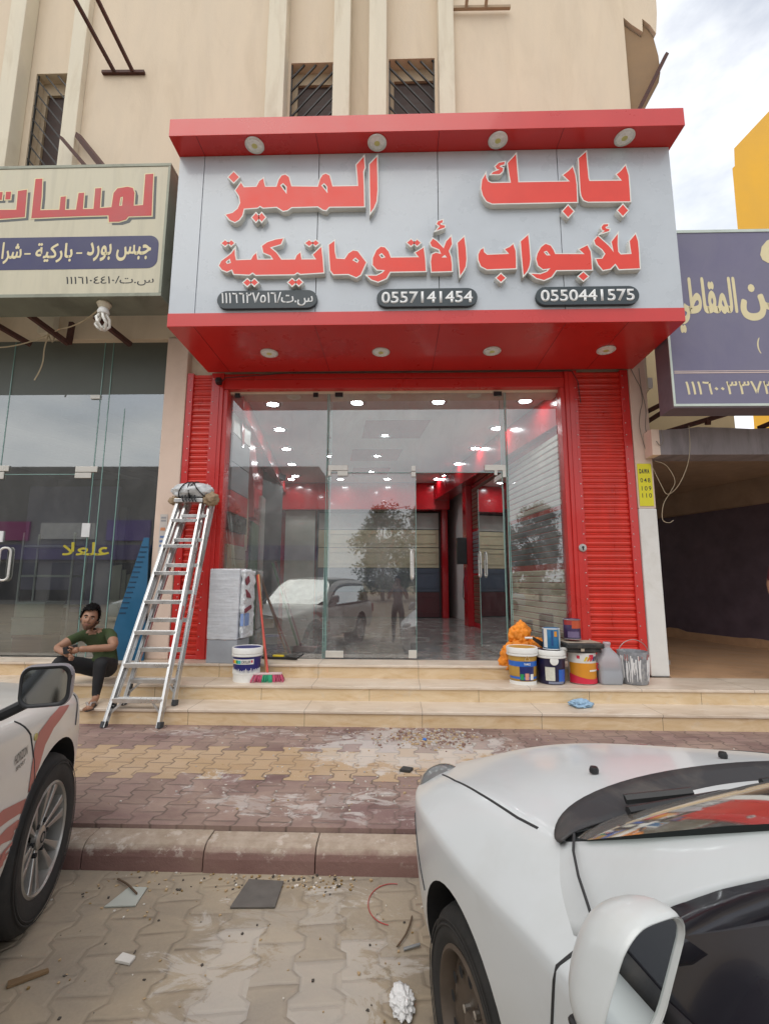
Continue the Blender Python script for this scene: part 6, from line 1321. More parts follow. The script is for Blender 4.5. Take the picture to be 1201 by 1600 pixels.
def build_sedan(label):
    car = thing('parked_car', label, 'car')
    ys = [0.93, 0.88, 0.78, 0.62, 0.40, 0.12, -0.15, -0.33, -0.45, -0.75, -1.2, -1.8, -2.5, -2.75, -3.1, -3.35, -3.42]
    n = len(ys)
    def I(tab): # interpolate tables given at chosen stations
        t = sorted(tab.items(), reverse=True); out = []
        for y in ys:
            for (a, va), (b_, vb) in zip(t, t[1:]):
                if a >= y >= b_: out.append(va+(vb-va)*(a-y)/(a-b_)); break
            else: out.append(t[0][1] if y > t[0][0] else t[-1][1])
        return out
    sh = lambda k: [-k*0.0 for _ in ys]
    def wid(f, front, rear): # plan taper
        out = []
        for y in ys:
            if y > 0.2: q = (y-0.2)/0.73; v = f*(1-(1-front)*q**2.2)
            elif y < -2.4: q = (-2.4-y)/1.02; v = f*(1-(1-rear)*q**2.0)
            else: v = f
            out.append(v)
        return out
    rows = [
     ([0.0]*n, [0.17]*n),
     (wid(0.80, 0.70, 0.78), [0.20]*n),
     (wid(0.850, 0.74, 0.82), I({0.93: 0.34, -3.42: 0.36})),
     (wid(0.868, 0.745, 0.83), I({0.93: 0.54, 0.0: 0.58, -3.42: 0.60})),
     (wid(0.868, 0.74, 0.83), I({0.93: 0.66, 0.6: 0.735, 0.40: 0.765, 0.12: 0.785, -0.15: 0.80, -0.5: 0.86, -1.2: 0.885, -2.4: 0.90, -3.42: 0.80})),
     (wid(0.80, 0.68, 0.79), I({0.93: 0.69, 0.6: 0.785, 0.40: 0.825, 0.12: 0.865, -0.15: 0.89, -0.5: 0.93, -1.2: 0.94, -2.4: 0.96, -3.42: 0.86})),
     (wid(0.755, 0.635, 0.74), I({0.93: 0.712, 0.6: 0.80, 0.40: 0.853, 0.12: 0.915, -0.15: 0.95, -0.5: 0.975, -1.2: 0.985, -2.4: 1.0, -3.42: 0.93})),
     (wid(0.715, 0.60, 0.70), I({0.93: 0.725, 0.6: 0.805, 0.40: 0.865, 0.12: 0.935, -0.15: 0.975, -0.33: 1.0, -1.2: 1.0, -2.4: 1.02, -3.42: 0.97})),
     (wid(0.40, 0.40, 0.40), I({0.93: 0.75, 0.78: 0.815, 0.6: 0.865, 0.40: 0.905, 0.12: 0.965, -0.15: 1.005, -0.33: 1.02, -0.45: 1.0, -2.4: 1.03, -3.42: 0.99})),
     ([0.0]*n, I({0.93: 0.76, 0.78: 0.83, 0.6: 0.88, 0.40: 0.92, 0.12: 0.98, -0.15: 1.02, -0.33: 1.03, -0.45: 1.0, -2.4: 1.03, -3.42: 0.995}))]
    body = body_grid('body', ys, rows, [CARW, CABIN], car, {4: 0.85, 7: 0.5, 1: 0.4}, [(0.015, 0.31, 0.365, 0.87), (-2.56, 0.31, 0.365, 0.87)],
                     dark_rows=lambda i, j: j >= 7 and 7 <= i <= 12)
    tr_ = bvh_of(body)
    # front and tail
    gr = MB(); gr.box(-0.40, 0.40, 0.925, 0.955, 0.55, 0.66); gr.box(-0.50, 0.50, 0.92, 0.95, 0.26, 0.40); gr.build('grille', MATTE, car, bevel=0.02)
    for s in (-1, 1):
        hl = [(s*0.45, 0.90, 0.70), (s*0.60, 0.80, 0.775), (s*0.665, 0.62, 0.79), (s*0.715, 0.66, 0.70), (s*0.665, 0.84, 0.60), (s*0.47, 0.93, 0.58)]
        c = Vector((s*0.635, 0.80, 0.68))
        lens = blob('headlight', LENS, (s*0.60, 0.775, 0.69), (0.11, 0.14, 0.085), 1, 0.02, 1, 4, car); lens.rotation_euler = (0, 0, s*0.75)
        tl = MB(); tl.box(s*0.45-0.16, s*0.45+0.16, -3.44, -3.36, 0.72, 0.88); tl.build('tail_light', mat('red_tail_lens', (0.3, 0.01, 0.01), 0.15, coat=0.5), car, bevel=0.03)
    # panel gaps
    for s in (-1, 1):
        seam(tr_, [(s*0.655, 0.66, 0.80), (s*0.70, 0.40, 0.862), (s*0.725, 0.12, 0.93), (s*0.733, -0.14, 0.972), (s*0.725, -0.24, 0.985)], 0.0042, 'hood_gap', GAP, car)
        seam(tr_, [(s*0.87, -0.50, 0.30), (s*0.87, -0.495, 0.70), (s*0.87, -0.52, 0.86), (s*0.83, -0.55, 0.92), (s*0.80, -0.59, 0.965)], 0.0042, 'door_gap', GAP, car)
        seam(tr_, [(s*0.87, -1.55, 0.25), (s*0.87, -1.57, 0.95)], 0.0042, 'door_gap', GAP, car)
        seam(tr_, [(s*0.79, 0.60, 0.66), (s*0.80, 0.50, 0.60), (s*0.84, 0.36, 0.50)], 0.004, 'bumper_gap', GAP, car)
    # cowl and wipers: dark strip between bonnet and windscreen
    front = [(-0.735, -0.335, 0.99), (-0.685, -0.265, 1.008), (-0.55, -0.19, 1.022), (-0.30, -0.13, 1.033), (0, -0.115, 1.037)]; front = front+mir(front[:-1])[::-1]
    back = [(-0.745, -0.385, 1.02), (-0.68, -0.345, 1.022), (-0.53, -0.305, 1.008), (-0.30, -0.27, 1.006), (0, -0.255, 1.006)]; back = back+mir(back[:-1])[::-1]
    strip('cowl', front, back, MATTE, car, 0.006, 2)
    b = MB()
    for x0, x1, y0, y1 in ((-0.52, 0.10, -0.33, -0.36), (0.02, 0.60, -0.28, -0.38)): b.tube([(x0, y0-0.03, 1.055), ((x0+x1)/2, (y0+y1)/2-0.03, 1.072), (x1, y1-0.03, 1.075)], [0.012, 0.011, 0.006], 6)
    b.tube([(-0.45, -0.27, 1.04), (-0.28, -0.34, 1.07)], 0.014, 6); b.build('wiper', BLACK, car, smooth=True)
    for s in (-1, 1):
        nz_ = MB(); nz_.lathe([(0.0, 0.012), (0.013, 0.010), (0.017, 0.0), (0.016, -0.01)], 12, (s*0.30, 0.055, 0.99)); nz_.build('washer_nozzle', BLACK, car, smooth=True)
    # greenhouse
    wb = [(-0.735, -0.385, 1.01), (-0.66, -0.35, 1.015), (-0.50, -0.30, 1.02), (-0.25, -0.27, 1.02), (0, -0.26, 1.02)]; wb = wb+mir(wb[:-1])[::-1]
    wt = [(-0.56, -1.16, 1.40), (-0.50, -1.13, 1.415), (-0.38, -1.10, 1.43), (-0.20, -1.08, 1.437), (0, -1.07, 1.44)]; wt = wt+mir(wt[:-1])[::-1]
    wm = [((a[0]+b_[0])/2*1.02, (a[1]+b_[1])/2, (a[2]+b_[2])/2+0.03) for a, b_ in zip(wb, wt)]
    loft('windscreen', [wb, wm, wt], WINDSC, car, sub=1)
    rt_ = [(-0.565, -2.2, 1.41), (-0.50, -2.25, 1.425), (-0.38, -2.28, 1.44), (-0.2, -2.30, 1.447), (0, -2.3, 1.45)]; rt_ = rt_+mir(rt_[:-1])[::-1]
    rm_ = [(-0.575, -1.65, 1.43), (-0.50, -1.65, 1.455), (-0.38, -1.65, 1.47), (-0.2, -1.65, 1.478), (0, -1.65, 1.48)]; rm_ = rm_+mir(rm_[:-1])[::-1]
    loft('roof', [wt, rm_, rt_], CARW, car, sub=2, thick=0.02)
    rb = [(-0.66, -2.82, 1.02), (-0.58, -2.86, 1.025), (-0.42, -2.89, 1.03), (-0.2, -2.90, 1.03), (0, -2.9, 1.03)]; rb = rb+mir(rb[:-1])[::-1]
    loft('rear_window', [rt_, rb], CARGL, car, sub=1)
    for s in (-1, 1):
        f = (lambda p: [(s*x, y, z) for x, y, z in p])
        # A pillar with door frame top, running into the roof rail
        a_in = f([(0.75, -0.16, 0.93), (0.715, -0.33, 1.0), (0.665, -0.62, 1.13), (0.628, -0.85, 1.248), (0.598, -1.0, 1.325), (0.562, -1.17, 1.395), (0.555, -1.65, 1.432), (0.56, -2.2, 1.413)])
        a_out = f([(0.80, -0.24, 0.90), (0.785, -0.42, 0.988), (0.715, -0.66, 1.115), (0.650, -0.85, 1.224), (0.617, -1.0, 1.303), (0.585, -1.18, 1.372), (0.58, -1.65, 1.408), (0.585, -2.2, 1.388)])
        a_low = f([(0.835, -0.40, 0.87), (0.822, -0.60, 0.972), (0.748, -0.73, 1.085), (0.670, -0.86, 1.193), (0.634, -1.01, 1.276), (0.604, -1.19, 1.347), (0.598, -1.65, 1.382), (0.604, -2.2, 1.362)])
        def onskin(x, y, dz):
            h_ = tr_.ray_cast(Vector((x, y, 3)), Vector((0, 0, -1))); return (x, y, (h_[0].z if h_[0] else 0.95)+dz)
        a_in[0] = onskin(s*0.735, -0.22, -0.03); a_out[0] = onskin(s*0.785, -0.30, -0.03); a_low[0] = onskin(s*0.822, -0.42, -0.03)
        a_in[1] = onskin(s*0.715, -0.36, 0.004); a_out[1] = onskin(s*0.772, -0.44, 0.006); a_low[1] = onskin(s*0.815, -0.58, 0.010)
        loft('pillar', [a_in, a_out, a_low], CARW, car, sub=2, thick=0.006)
        b = MB(); b.tube(f([(0.700, -0.372, 1.026), (0.742, -0.425, 1.018), (0.778, -0.49, 1.004), (0.808, -0.56, 0.99), (0.826, -0.605, 0.972)]), 0.0035, 6); b.build('pillar_gap', GAP, car, smooth=True)
        dn_ = lambda pts, du, dz: [(x+s*du, y, z+dz) for x, y, z in pts]
        fr1 = dn_(a_low[1:], -0.002, 0.0); fr2 = dn_(a_low[1:], 0.022, -0.05); fr2[0] = (s*0.826, -0.68, 0.966); fr2[1] = (s*0.79, -0.80, 1.02)
        loft('window_frame', [fr1, fr2], PIANO, car, sub=1, thick=0.01)
        tri = f([(0.832, -0.62, 0.955), (0.828, -1.02, 0.965), (0.664, -0.99, 1.215), (0.70, -0.85, 1.135)])
        q = mesh_obj('mirror_triangle', tri+[(p[0]-s*0.02, p[1], p[2]) for p in tri], [(0, 1, 2, 3), (7, 6, 5, 4), (0, 4, 5, 1), (1, 5, 6, 2), (2, 6, 7, 3), (3, 7, 4, 0)], PIANO, car)
        g1_ = f([(0.825, -1.03, 0.965), (0.825, -1.30, 0.975), (0.825, -1.9, 0.985), (0.82, -2.4, 1.0)]); g2_ = f([(0.664, -1.03, 1.22), (0.632, -1.2, 1.29), (0.618, -1.9, 1.33), (0.625, -2.2, 1.31)])
        loft('side_window', [g1_, g2_], CARGL, car, sub=0)
        bl_ = f([(0.842, -0.64, 0.955), (0.848, -1.0, 0.962), (0.848, -1.9, 0.985), (0.84, -2.5, 1.0)]); bh_ = f([(0.822, -0.66, 0.968), (0.822, -1.0, 0.99), (0.822, -1.9, 1.01), (0.815, -2.5, 1.025)])
        loft('window_rubber', [bl_, bh_], MATTE, car, sub=0, thick=0.012)
        b = MB(); b.beam((s*0.668, -1.0, 1.215), (s*0.826, -1.03, 0.965), 0.03, 0.02); b.beam((s*0.825, -1.62, 0.98), (s*0.62, -1.62, 1.33), 0.09, 0.014, up=(1, 0, 0)); b.build('window_post', PIANO, car)
        cp_ = f([(0.62, -2.12, 1.36), (0.69, -2.3, 1.34), (0.74, -2.6, 1.16), (0.80, -2.86, 1.0)]); cp2 = f([(0.56, -2.2, 1.412), (0.60, -2.36, 1.33), (0.64, -2.6, 1.17), (0.68, -2.83, 1.02)])
        loft('rear_pillar', [cp_, cp2], CARW, car, sub=1, thick=0.015)
        dh = MB(); dh.tube([(s*0.875, -1.30, 0.83), (s*0.895, -1.34, 0.835), (s*0.895, -1.46, 0.838), (s*0.875, -1.50, 0.838)], 0.012, 8); dh.build('door_handle', CARW, car, smooth=True)
        # wing mirror
        mr = bpy.data.objects.new('wing_mirror', None); COL.objects.link(mr); mr.parent = car; mr.location = (s*0.918, -0.80, 1.055); mr.rotation_euler = (radians(7), 0, s*radians(-6)); mr.scale = (0.84, 0.9, 0.97)
        shr = lambda x, z: x-s*0.42*z
        secs = []
        for y_, w_, h_, r_ in ((-0.032, 0.078, 0.094, 0.05), (-0.028, 0.084, 0.10, 0.055), (0.01, 0.084, 0.10, 0.06), (0.045, 0.074, 0.088, 0.06), (0.075, 0.05, 0.06, 0.045), (0.088, 0.015, 0.018, 0.012)):
            secs.append([(shr(p[0], p[1])+(s*0.008 if y_ > 0.04 else 0), y_, p[1]) for p in rr(w_, h_, r_, 0, 6)])
        loft('mirror_housing', secs, CARW, mr, sub=1)
        rim = [[(shr(p[0], p[1]), -0.033, p[1]) for p in rr(0.080, 0.096, 0.05, 0, 6)], [(shr(p[0], p[1]), -0.028, p[1]) for p in rr(0.074, 0.090, 0.045, 0, 6)], [(shr(p[0], p[1]), -0.024, p[1]) for p in rr(0.072, 0.088, 0.045, 0, 6)]]
        loft('mirror_rim', rim, CARW, mr, sub=0)
        b = MB(); pp_ = rr(0.072, 0.088, 0.045, 0, 6)[:-1]; b.add([(shr(p[0], p[1]), -0.0255, p[1]) for p in pp_], [tuple(range(len(pp_)))]); b.build('mirror_glass', MIRR, mr)
        b = MB(); b.prism([(s*0.02, -0.108), (s*0.09, -0.105), (s*0.10, -0.085), (s*0.03, -0.08)], -0.02, 0.05); b.build('mirror_underside', BLACK, mr, bevel=0.01)
        b = MB(); b.beam((-s*0.03, 0.02, -0.075), (-s*0.12, 0.05, -0.095), 0.05, 0.05); b.build('mirror_arm', CARW, mr, bevel=0.014)
    # wells, wheels, underside, cabin
    for y in (0.015, -2.56):
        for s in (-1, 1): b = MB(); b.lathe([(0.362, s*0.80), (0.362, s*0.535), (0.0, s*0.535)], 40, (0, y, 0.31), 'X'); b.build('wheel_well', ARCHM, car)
    for s in (-1, 1):
        wheel(car, s*0.765, 0.0, 0.31, 0.19, s, 'steel'); wheel(car, s*0.765, -2.57, 0.31, 0.19, s, 'steel')
    b = MB(); b.box(-0.68, 0.68, -0.62, -0.42, 0.9, 1.0); b.box(-0.62, -0.12, -1.9, -1.42, 0.6, 1.24); b.box(0.12, 0.62, -1.9, -1.42, 0.6, 1.24); b.build('seat', mat('grey_seat_cloth', (0.10, 0.10, 0.10), 0.9), car, bevel=0.05)
    sw = MB(); sw.tube([(-0.37+0.18*cos(2*pi*k_/24), -0.90+0.06*sin(2*pi*k_/24), 0.98+0.16*sin(2*pi*k_/24)) for k_ in range(25)], 0.016, 8, cap=False); sw.beam((-0.53, -0.9, 0.98), (-0.21, -0.9, 0.98), 0.05, 0.03); sw.build('steering_wheel', BLACK, car, smooth=True)
    return car
sedan = build_sedan('white sedan with black steel wheels parked nose to the kerb at lower right')
def place_car(c, x, y, th, off=0.0): c.location = (x, y, -0.17); c.rotation_euler = (0, 0, th)
SED_TH = radians(16.5)
hw = 0.862
place_car(sedan, 0.1935+cos(SED_TH)*hw, 1.64+sin(SED_TH)*hw, SED_TH)

def build_suv(label):
    car = thing('pickup_car', label, 'car')
    ys = [0.90, 0.86, 0.76, 0.58, 0.36, 0.10, -0.20, -0.45, -0.65, -0.95, -1.5, -2.2, -3.0, -3.5, -3.9, -3.98]
    n = len(ys)
    def I(tab):
        t = sorted(tab.items(), reverse=True); out = []
        for y in ys:
            for (a, va), (b_, vb) in zip(t, t[1:]):
                if a >= y >= b_: out.append(va+(vb-va)*(a-y)/(a-b_)); break
            else: out.append(t[0][1] if y > t[0][0] else t[-1][1])
        return out
    def wid(f, front, rear):
        out = []
        for y in ys:
            if y > -0.05: q = (y+0.05)/0.95; v = f*(1-(1-front)*q**2.0)
            elif y < -3.2: q = (-3.2-y)/0.78; v = f*(1-(1-rear)*q**2.0)
            else: v = f
            out.append(v)
        return out
    rows = [
     ([0.0]*n, [0.32]*n),
     (wid(0.86, 0.72, 0.88), [0.36]*n),
     (wid(0.915, 0.74, 0.90), I({0.9: 0.48, -3.98: 0.46})),
     (wid(0.925, 0.745, 0.91), I({0.9: 0.68, -3.98: 0.66})),
     (wid(0.918, 0.74, 0.91), I({0.9: 0.84, 0: 0.86, -3.98: 0.84})),
     (wid(0.912, 0.72, 0.90), I({0.9: 0.90, 0.3: 0.955, 0: 0.99, -0.6: 1.02, -3.98: 1.0})),
     (wid(0.88, 0.69, 0.88), I({0.9: 0.93, 0.3: 1.01, 0: 1.05, -0.6: 1.085, -1.0: 1.10, -3.98: 1.08})),
     (wid(0.80, 0.64, 0.84), I({0.9: 0.95, 0.3: 1.035, 0: 1.075, -0.6: 1.115, -1.0: 1.11, -3.98: 1.10})),
     (wid(0.42, 0.42, 0.42), I({0.9: 0.99, 0.3: 1.07, 0: 1.105, -0.6: 1.14, -1.0: 1.11, -3.98: 1.10})),
     ([0.0]*n, I({0.9: 1.0, 0.3: 1.075, 0: 1.11, -0.6: 1.145, -1.0: 1.11, -3.98: 1.10}))]
    body = body_grid('body', ys, rows, [CARW2, CABIN], car, {1: 0.5, 5: 0.35, 7: 0.5}, [(-0.035, 0.395, 0.455, 0.92), (-2.85, 0.395, 0.455, 0.92)], dark_rows=lambda i, j: j >= 7 and 8 <= i <= 13)
    tr_ = bvh_of(body)
    gr = MB(); gr.box(-0.5, 0.5, 0.90, 0.95, 0.72, 0.93); gr.build('grille', CHROME, car, bevel=0.02)
    for s in (-1, 1):
        lens = blob('headlight', LENS, (s*0.60, 0.74, 0.86), (0.12, 0.17, 0.085), 1, 0.02, 1, 4, car); lens.rotation_euler = (0, 0, s*0.6)
        seam(tr_, [(s*0.80, 0.42, 0.96), (s*0.83, 0.34, 0.93), (s*0.855, 0.30, 0.88), (s*0.87, 0.28, 0.84)], 0.006, 'headlight_gap', GAP, car)
        seam(tr_, [(s*0.92, -0.26, 0.47), (s*0.925, -0.29, 0.65), (s*0.92, -0.32, 0.85), (s*0.915, -0.37, 0.98), (s*0.89, -0.46, 1.07)], 0.0045, 'door_gap', GAP, car)
        seam(tr_, [(s*0.92, -1.55, 0.45), (s*0.915, -1.58, 1.05)], 0.0045, 'door_gap', GAP, car)
        tl = MB(); tl.box(s*0.80-0.08, s*0.80+0.08, -3.99, -3.9, 0.78, 1.02); tl.build('tail_light', mat('red_tail_lens', (0.3, 0.01, 0.01), 0.15, coat=0.5), car, bevel=0.03)
    # red graphics on the right flank
    STR = mat('faded_red_graphic', (0.40, 0.145, 0.12), 0.5, var=0.1); STG = mat('grey_graphic', (0.13, 0.13, 0.12), 0.5)
    decal(tr_, [(0.145, 0.985), (0.025, 0.965), (-0.115, 0.935), (-0.210, 0.885), (-0.270, 0.80), (-0.280, 0.72), (-0.290, 0.66), (-0.365, 0.705), (-0.355, 0.76), (-0.340, 0.84), (-0.320, 0.925), (-0.285, 0.965), (-0.155, 1.0), (-0.005, 1.012)], 1, 0.0025, 'graphic', STR, car)
    decal(tr_, [(-0.300, 0.715), (-0.375, 0.715), (-0.475, 0.735), (-0.575, 0.755), (-0.755, 0.75), (-0.755, 0.69), (-0.615, 0.70), (-0.515, 0.69), (-0.425, 0.675), (-0.355, 0.645), (-0.305, 0.62)], 1, 0.0025, 'graphic', STR, car)
    decal(tr_, [(-0.290, 0.605), (-0.355, 0.625), (-0.435, 0.655), (-0.525, 0.665), (-0.755, 0.655), (-0.755, 0.60), (-0.555, 0.62), (-0.485, 0.60), (-0.415, 0.57), (-0.475, 0.555), (-0.615, 0.565), (-0.755, 0.545), (-0.755, 0.50), (-0.575, 0.525), (-0.445, 0.535), (-0.365, 0.57), (-0.300, 0.585)], 1, 0.0025, 'graphic', STR, car)
    decal(tr_, [(-0.305, 0.57), (-0.385, 0.552), (-0.425, 0.535), (-0.395, 0.53), (-0.325, 0.552)], 1, 0.0028, 'graphic', STG, car)
    decal_text(tr_, '00EFI', 1, -0.82, -0.42, 0.505, 0.57, 0.003, STR, car, 0.04, 0.015)
    decal_text(tr_, 'HORIZON', 1, -0.505, -0.395, 0.895, 0.935, 0.003, STG, car, 0.02, 0.01); decal_text(tr_, 'SPORT', 1, -0.49, -0.41, 0.867, 0.885, 0.003, STG, car, 0.02, 0.008)
    b = MB(); b.lathe([(0.016, 0.0), (0.016, 0.004), (0.0, 0.006)], 16, (0.915, -0.32, 0.955), 'X'); b.build('flank_badge', mat('gold_badge', (0.45, 0.4, 0.15), 0.4, metal=0.5), car)
    # cabin
    wb = [(-0.80, -0.66, 1.10), (-0.55, -0.60, 1.13), (0, -0.56, 1.14)]; wb = wb+mir(wb[:-1])[::-1]
    wt = [(-0.66, -1.45, 1.66), (-0.45, -1.40, 1.69), (0, -1.38, 1.70)]; wt = wt+mir(wt[:-1])[::-1]
    loft('windscreen', [wb, wt], WINDSC, car, sub=1)
    rt_ = [(-0.66, -3.5, 1.64), (-0.45, -3.55, 1.67), (0, -3.56, 1.68)]; rt_ = rt_+mir(rt_[:-1])[::-1]; rm_ = [(p[0]*1.02, -2.4, p[2]+0.06) for p in wt]
    loft('roof', [wt, rm_, rt_], CARW2, car, sub=2, thick=0.03)
    rb = [(-0.82, -3.9, 1.10), (-0.5, -3.94, 1.11), (0, -3.95, 1.11)]; rb = rb+mir(rb[:-1])[::-1]; loft('rear_window', [rt_, rb], CARGL, car, sub=1)
    for s in (-1, 1):
        f = (lambda p: [(s*x, y, z) for x, y, z in p])
        loft('pillar', [f([(0.79, -0.62, 1.11), (0.725, -1.03, 1.39), (0.66, -1.46, 1.655), (0.66, -2.4, 1.70), (0.66, -3.5, 1.64)]), f([(0.845, -0.66, 1.10), (0.785, -1.06, 1.36), (0.722, -1.46, 1.60), (0.715, -2.4, 1.645), (0.72, -3.5, 1.59)]), f([(0.865, -0.76, 1.10), (0.805, -1.10, 1.32), (0.742, -1.49, 1.56), (0.735, -2.4, 1.60), (0.74, -3.5, 1.55)])], CARW2, car, sub=2, thick=0.012)
        loft('side_window', [f([(0.885, -1.05, 1.10), (0.885, -1.55, 1.105), (0.885, -2.5, 1.11), (0.88, -3.5, 1.11)]), f([(0.80, -1.22, 1.34), (0.745, -1.55, 1.53), (0.738, -2.5, 1.56), (0.745, -3.4, 1.53)])], CARGL, car, sub=0)
        loft('window_frame', [f([(0.863, -0.76, 1.10), (0.803, -1.10, 1.32), (0.740, -1.49, 1.56), (0.733, -2.4, 1.60), (0.738, -3.5, 1.55)]), f([(0.872, -0.95, 1.105), (0.81, -1.18, 1.29), (0.755, -1.53, 1.50), (0.75, -2.4, 1.54), (0.755, -3.5, 1.50)])], PIANO, car, sub=1, thick=0.01)
        tri = f([(0.882, -0.72, 1.085), (0.89, -1.08, 1.09), (0.815, -1.19, 1.31)]); mesh_obj('mirror_triangle', tri+[(p[0]-s*0.02, p[1], p[2]) for p in tri], [(0, 1, 2), (5, 4, 3), (0, 3, 4, 1), (1, 4, 5, 2), (2, 5, 3, 0)], BLACK, car)
        loft('window_rubber', [f([(0.908, -0.70, 1.060), (0.912, -1.2, 1.068), (0.912, -2.5, 1.08), (0.905, -3.6, 1.085)]), f([(0.882, -0.72, 1.092), (0.882, -1.2, 1.105), (0.882, -2.5, 1.115), (0.876, -3.6, 1.12)])], MATTE, car, sub=0, thick=0.012)
        mr = bpy.data.objects.new('wing_mirror', None); COL.objects.link(mr); mr.parent = car; mr.location = (s*1.078, -0.70, 1.252); mr.rotation_euler = (0, 0, s*radians(7)); mr.scale = (0.70, 0.8, 0.86)
        GREYH = mat('grey_violet_mirror_shell', (0.20, 0.19, 0.21), 0.35, coat=0.3)
        secs = [[(p[0], y_, p[1]) for p in rr(w_, h_, r_, 0, 6)] for y_, w_, h_, r_ in ((-0.03, 0.122, 0.09, 0.05), (-0.02, 0.13, 0.096, 0.055), (0.03, 0.13, 0.096, 0.06), (0.08, 0.11, 0.082, 0.06), (0.11, 0.06, 0.045, 0.04), (0.12, 0.015, 0.012, 0.01))]
        loft('mirror_housing', secs, GREYH, mr, sub=1)
        rim = [[(p[0], -0.032, p[1]) for p in rr(0.122, 0.09, 0.05, 0, 6)], [(p[0]-s*0.004, -0.034, p[1]) for p in rr(0.108, 0.077, 0.046, 0, 6)], [(p[0]-s*0.004, -0.018, p[1]) for p in rr(0.106, 0.075, 0.045, 0, 6)]]
        loft('mirror_rim', rim, BLACK, mr, sub=0)
        b = MB(); pp_ = rr(0.106, 0.075, 0.045, 0, 6)[:-1]; b.add([(p[0]-s*0.004, -0.022, p[1]) for p in pp_], [tuple(range(len(pp_)))]); b.build('mirror_glass', mat('dim_mirror_glass', (0.33, 0.35, 0.36), 0.05, metal=1.0, var=0.05, rvar=0.02), mr)
        b = MB(); b.beam((-s*0.09, 0.02, -0.075), (-s*0.22, 0.05, -0.13), 0.07, 0.05); b.build('mirror_arm', BLACK, mr, bevel=0.015)
    for y in (-0.035, -2.85):
        for s in (-1, 1): b = MB(); b.lathe([(0.452, s*0.85), (0.452, s*0.585), (0.0, s*0.585)], 40, (0, y, 0.395), 'X'); b.build('wheel_well', ARCHM, car)
    b = MB(); b.tube([(0.70, 0.12, 0.80), (0.74, 0.20, 0.76), (0.76, 0.26, 0.70)], 0.012, 8); b.build('hose', STEEL, car, smooth=True)
    for s in (-1, 1):
        wheel(car, s*0.775, 0.0, 0.385, 0.25, s, 'alloy', steer=0.0); wheel(car, s*0.775, -2.86, 0.385, 0.25, s, 'alloy')
    b = MB(); b.box(-0.72, 0.72, -1.0, -0.72, 0.95, 1.11); b.box(-0.66, -0.12, -2.2, -1.6, 0.7, 1.45); b.box(0.12, 0.66, -2.2, -1.6, 0.7, 1.45); b.build('seat', mat('grey_seat_cloth', (0.10, 0.10, 0.10), 0.9), car, bevel=0.05)
    return car
suv = build_suv('cream white off-road car with red stripe graphics and alloy wheels, cut off at the left')
SUV_TH = radians(16)
place_car(suv, -1.755-cos(SUV_TH)*0.90, 2.54-sin(SUV_TH)*0.90, SUV_TH)
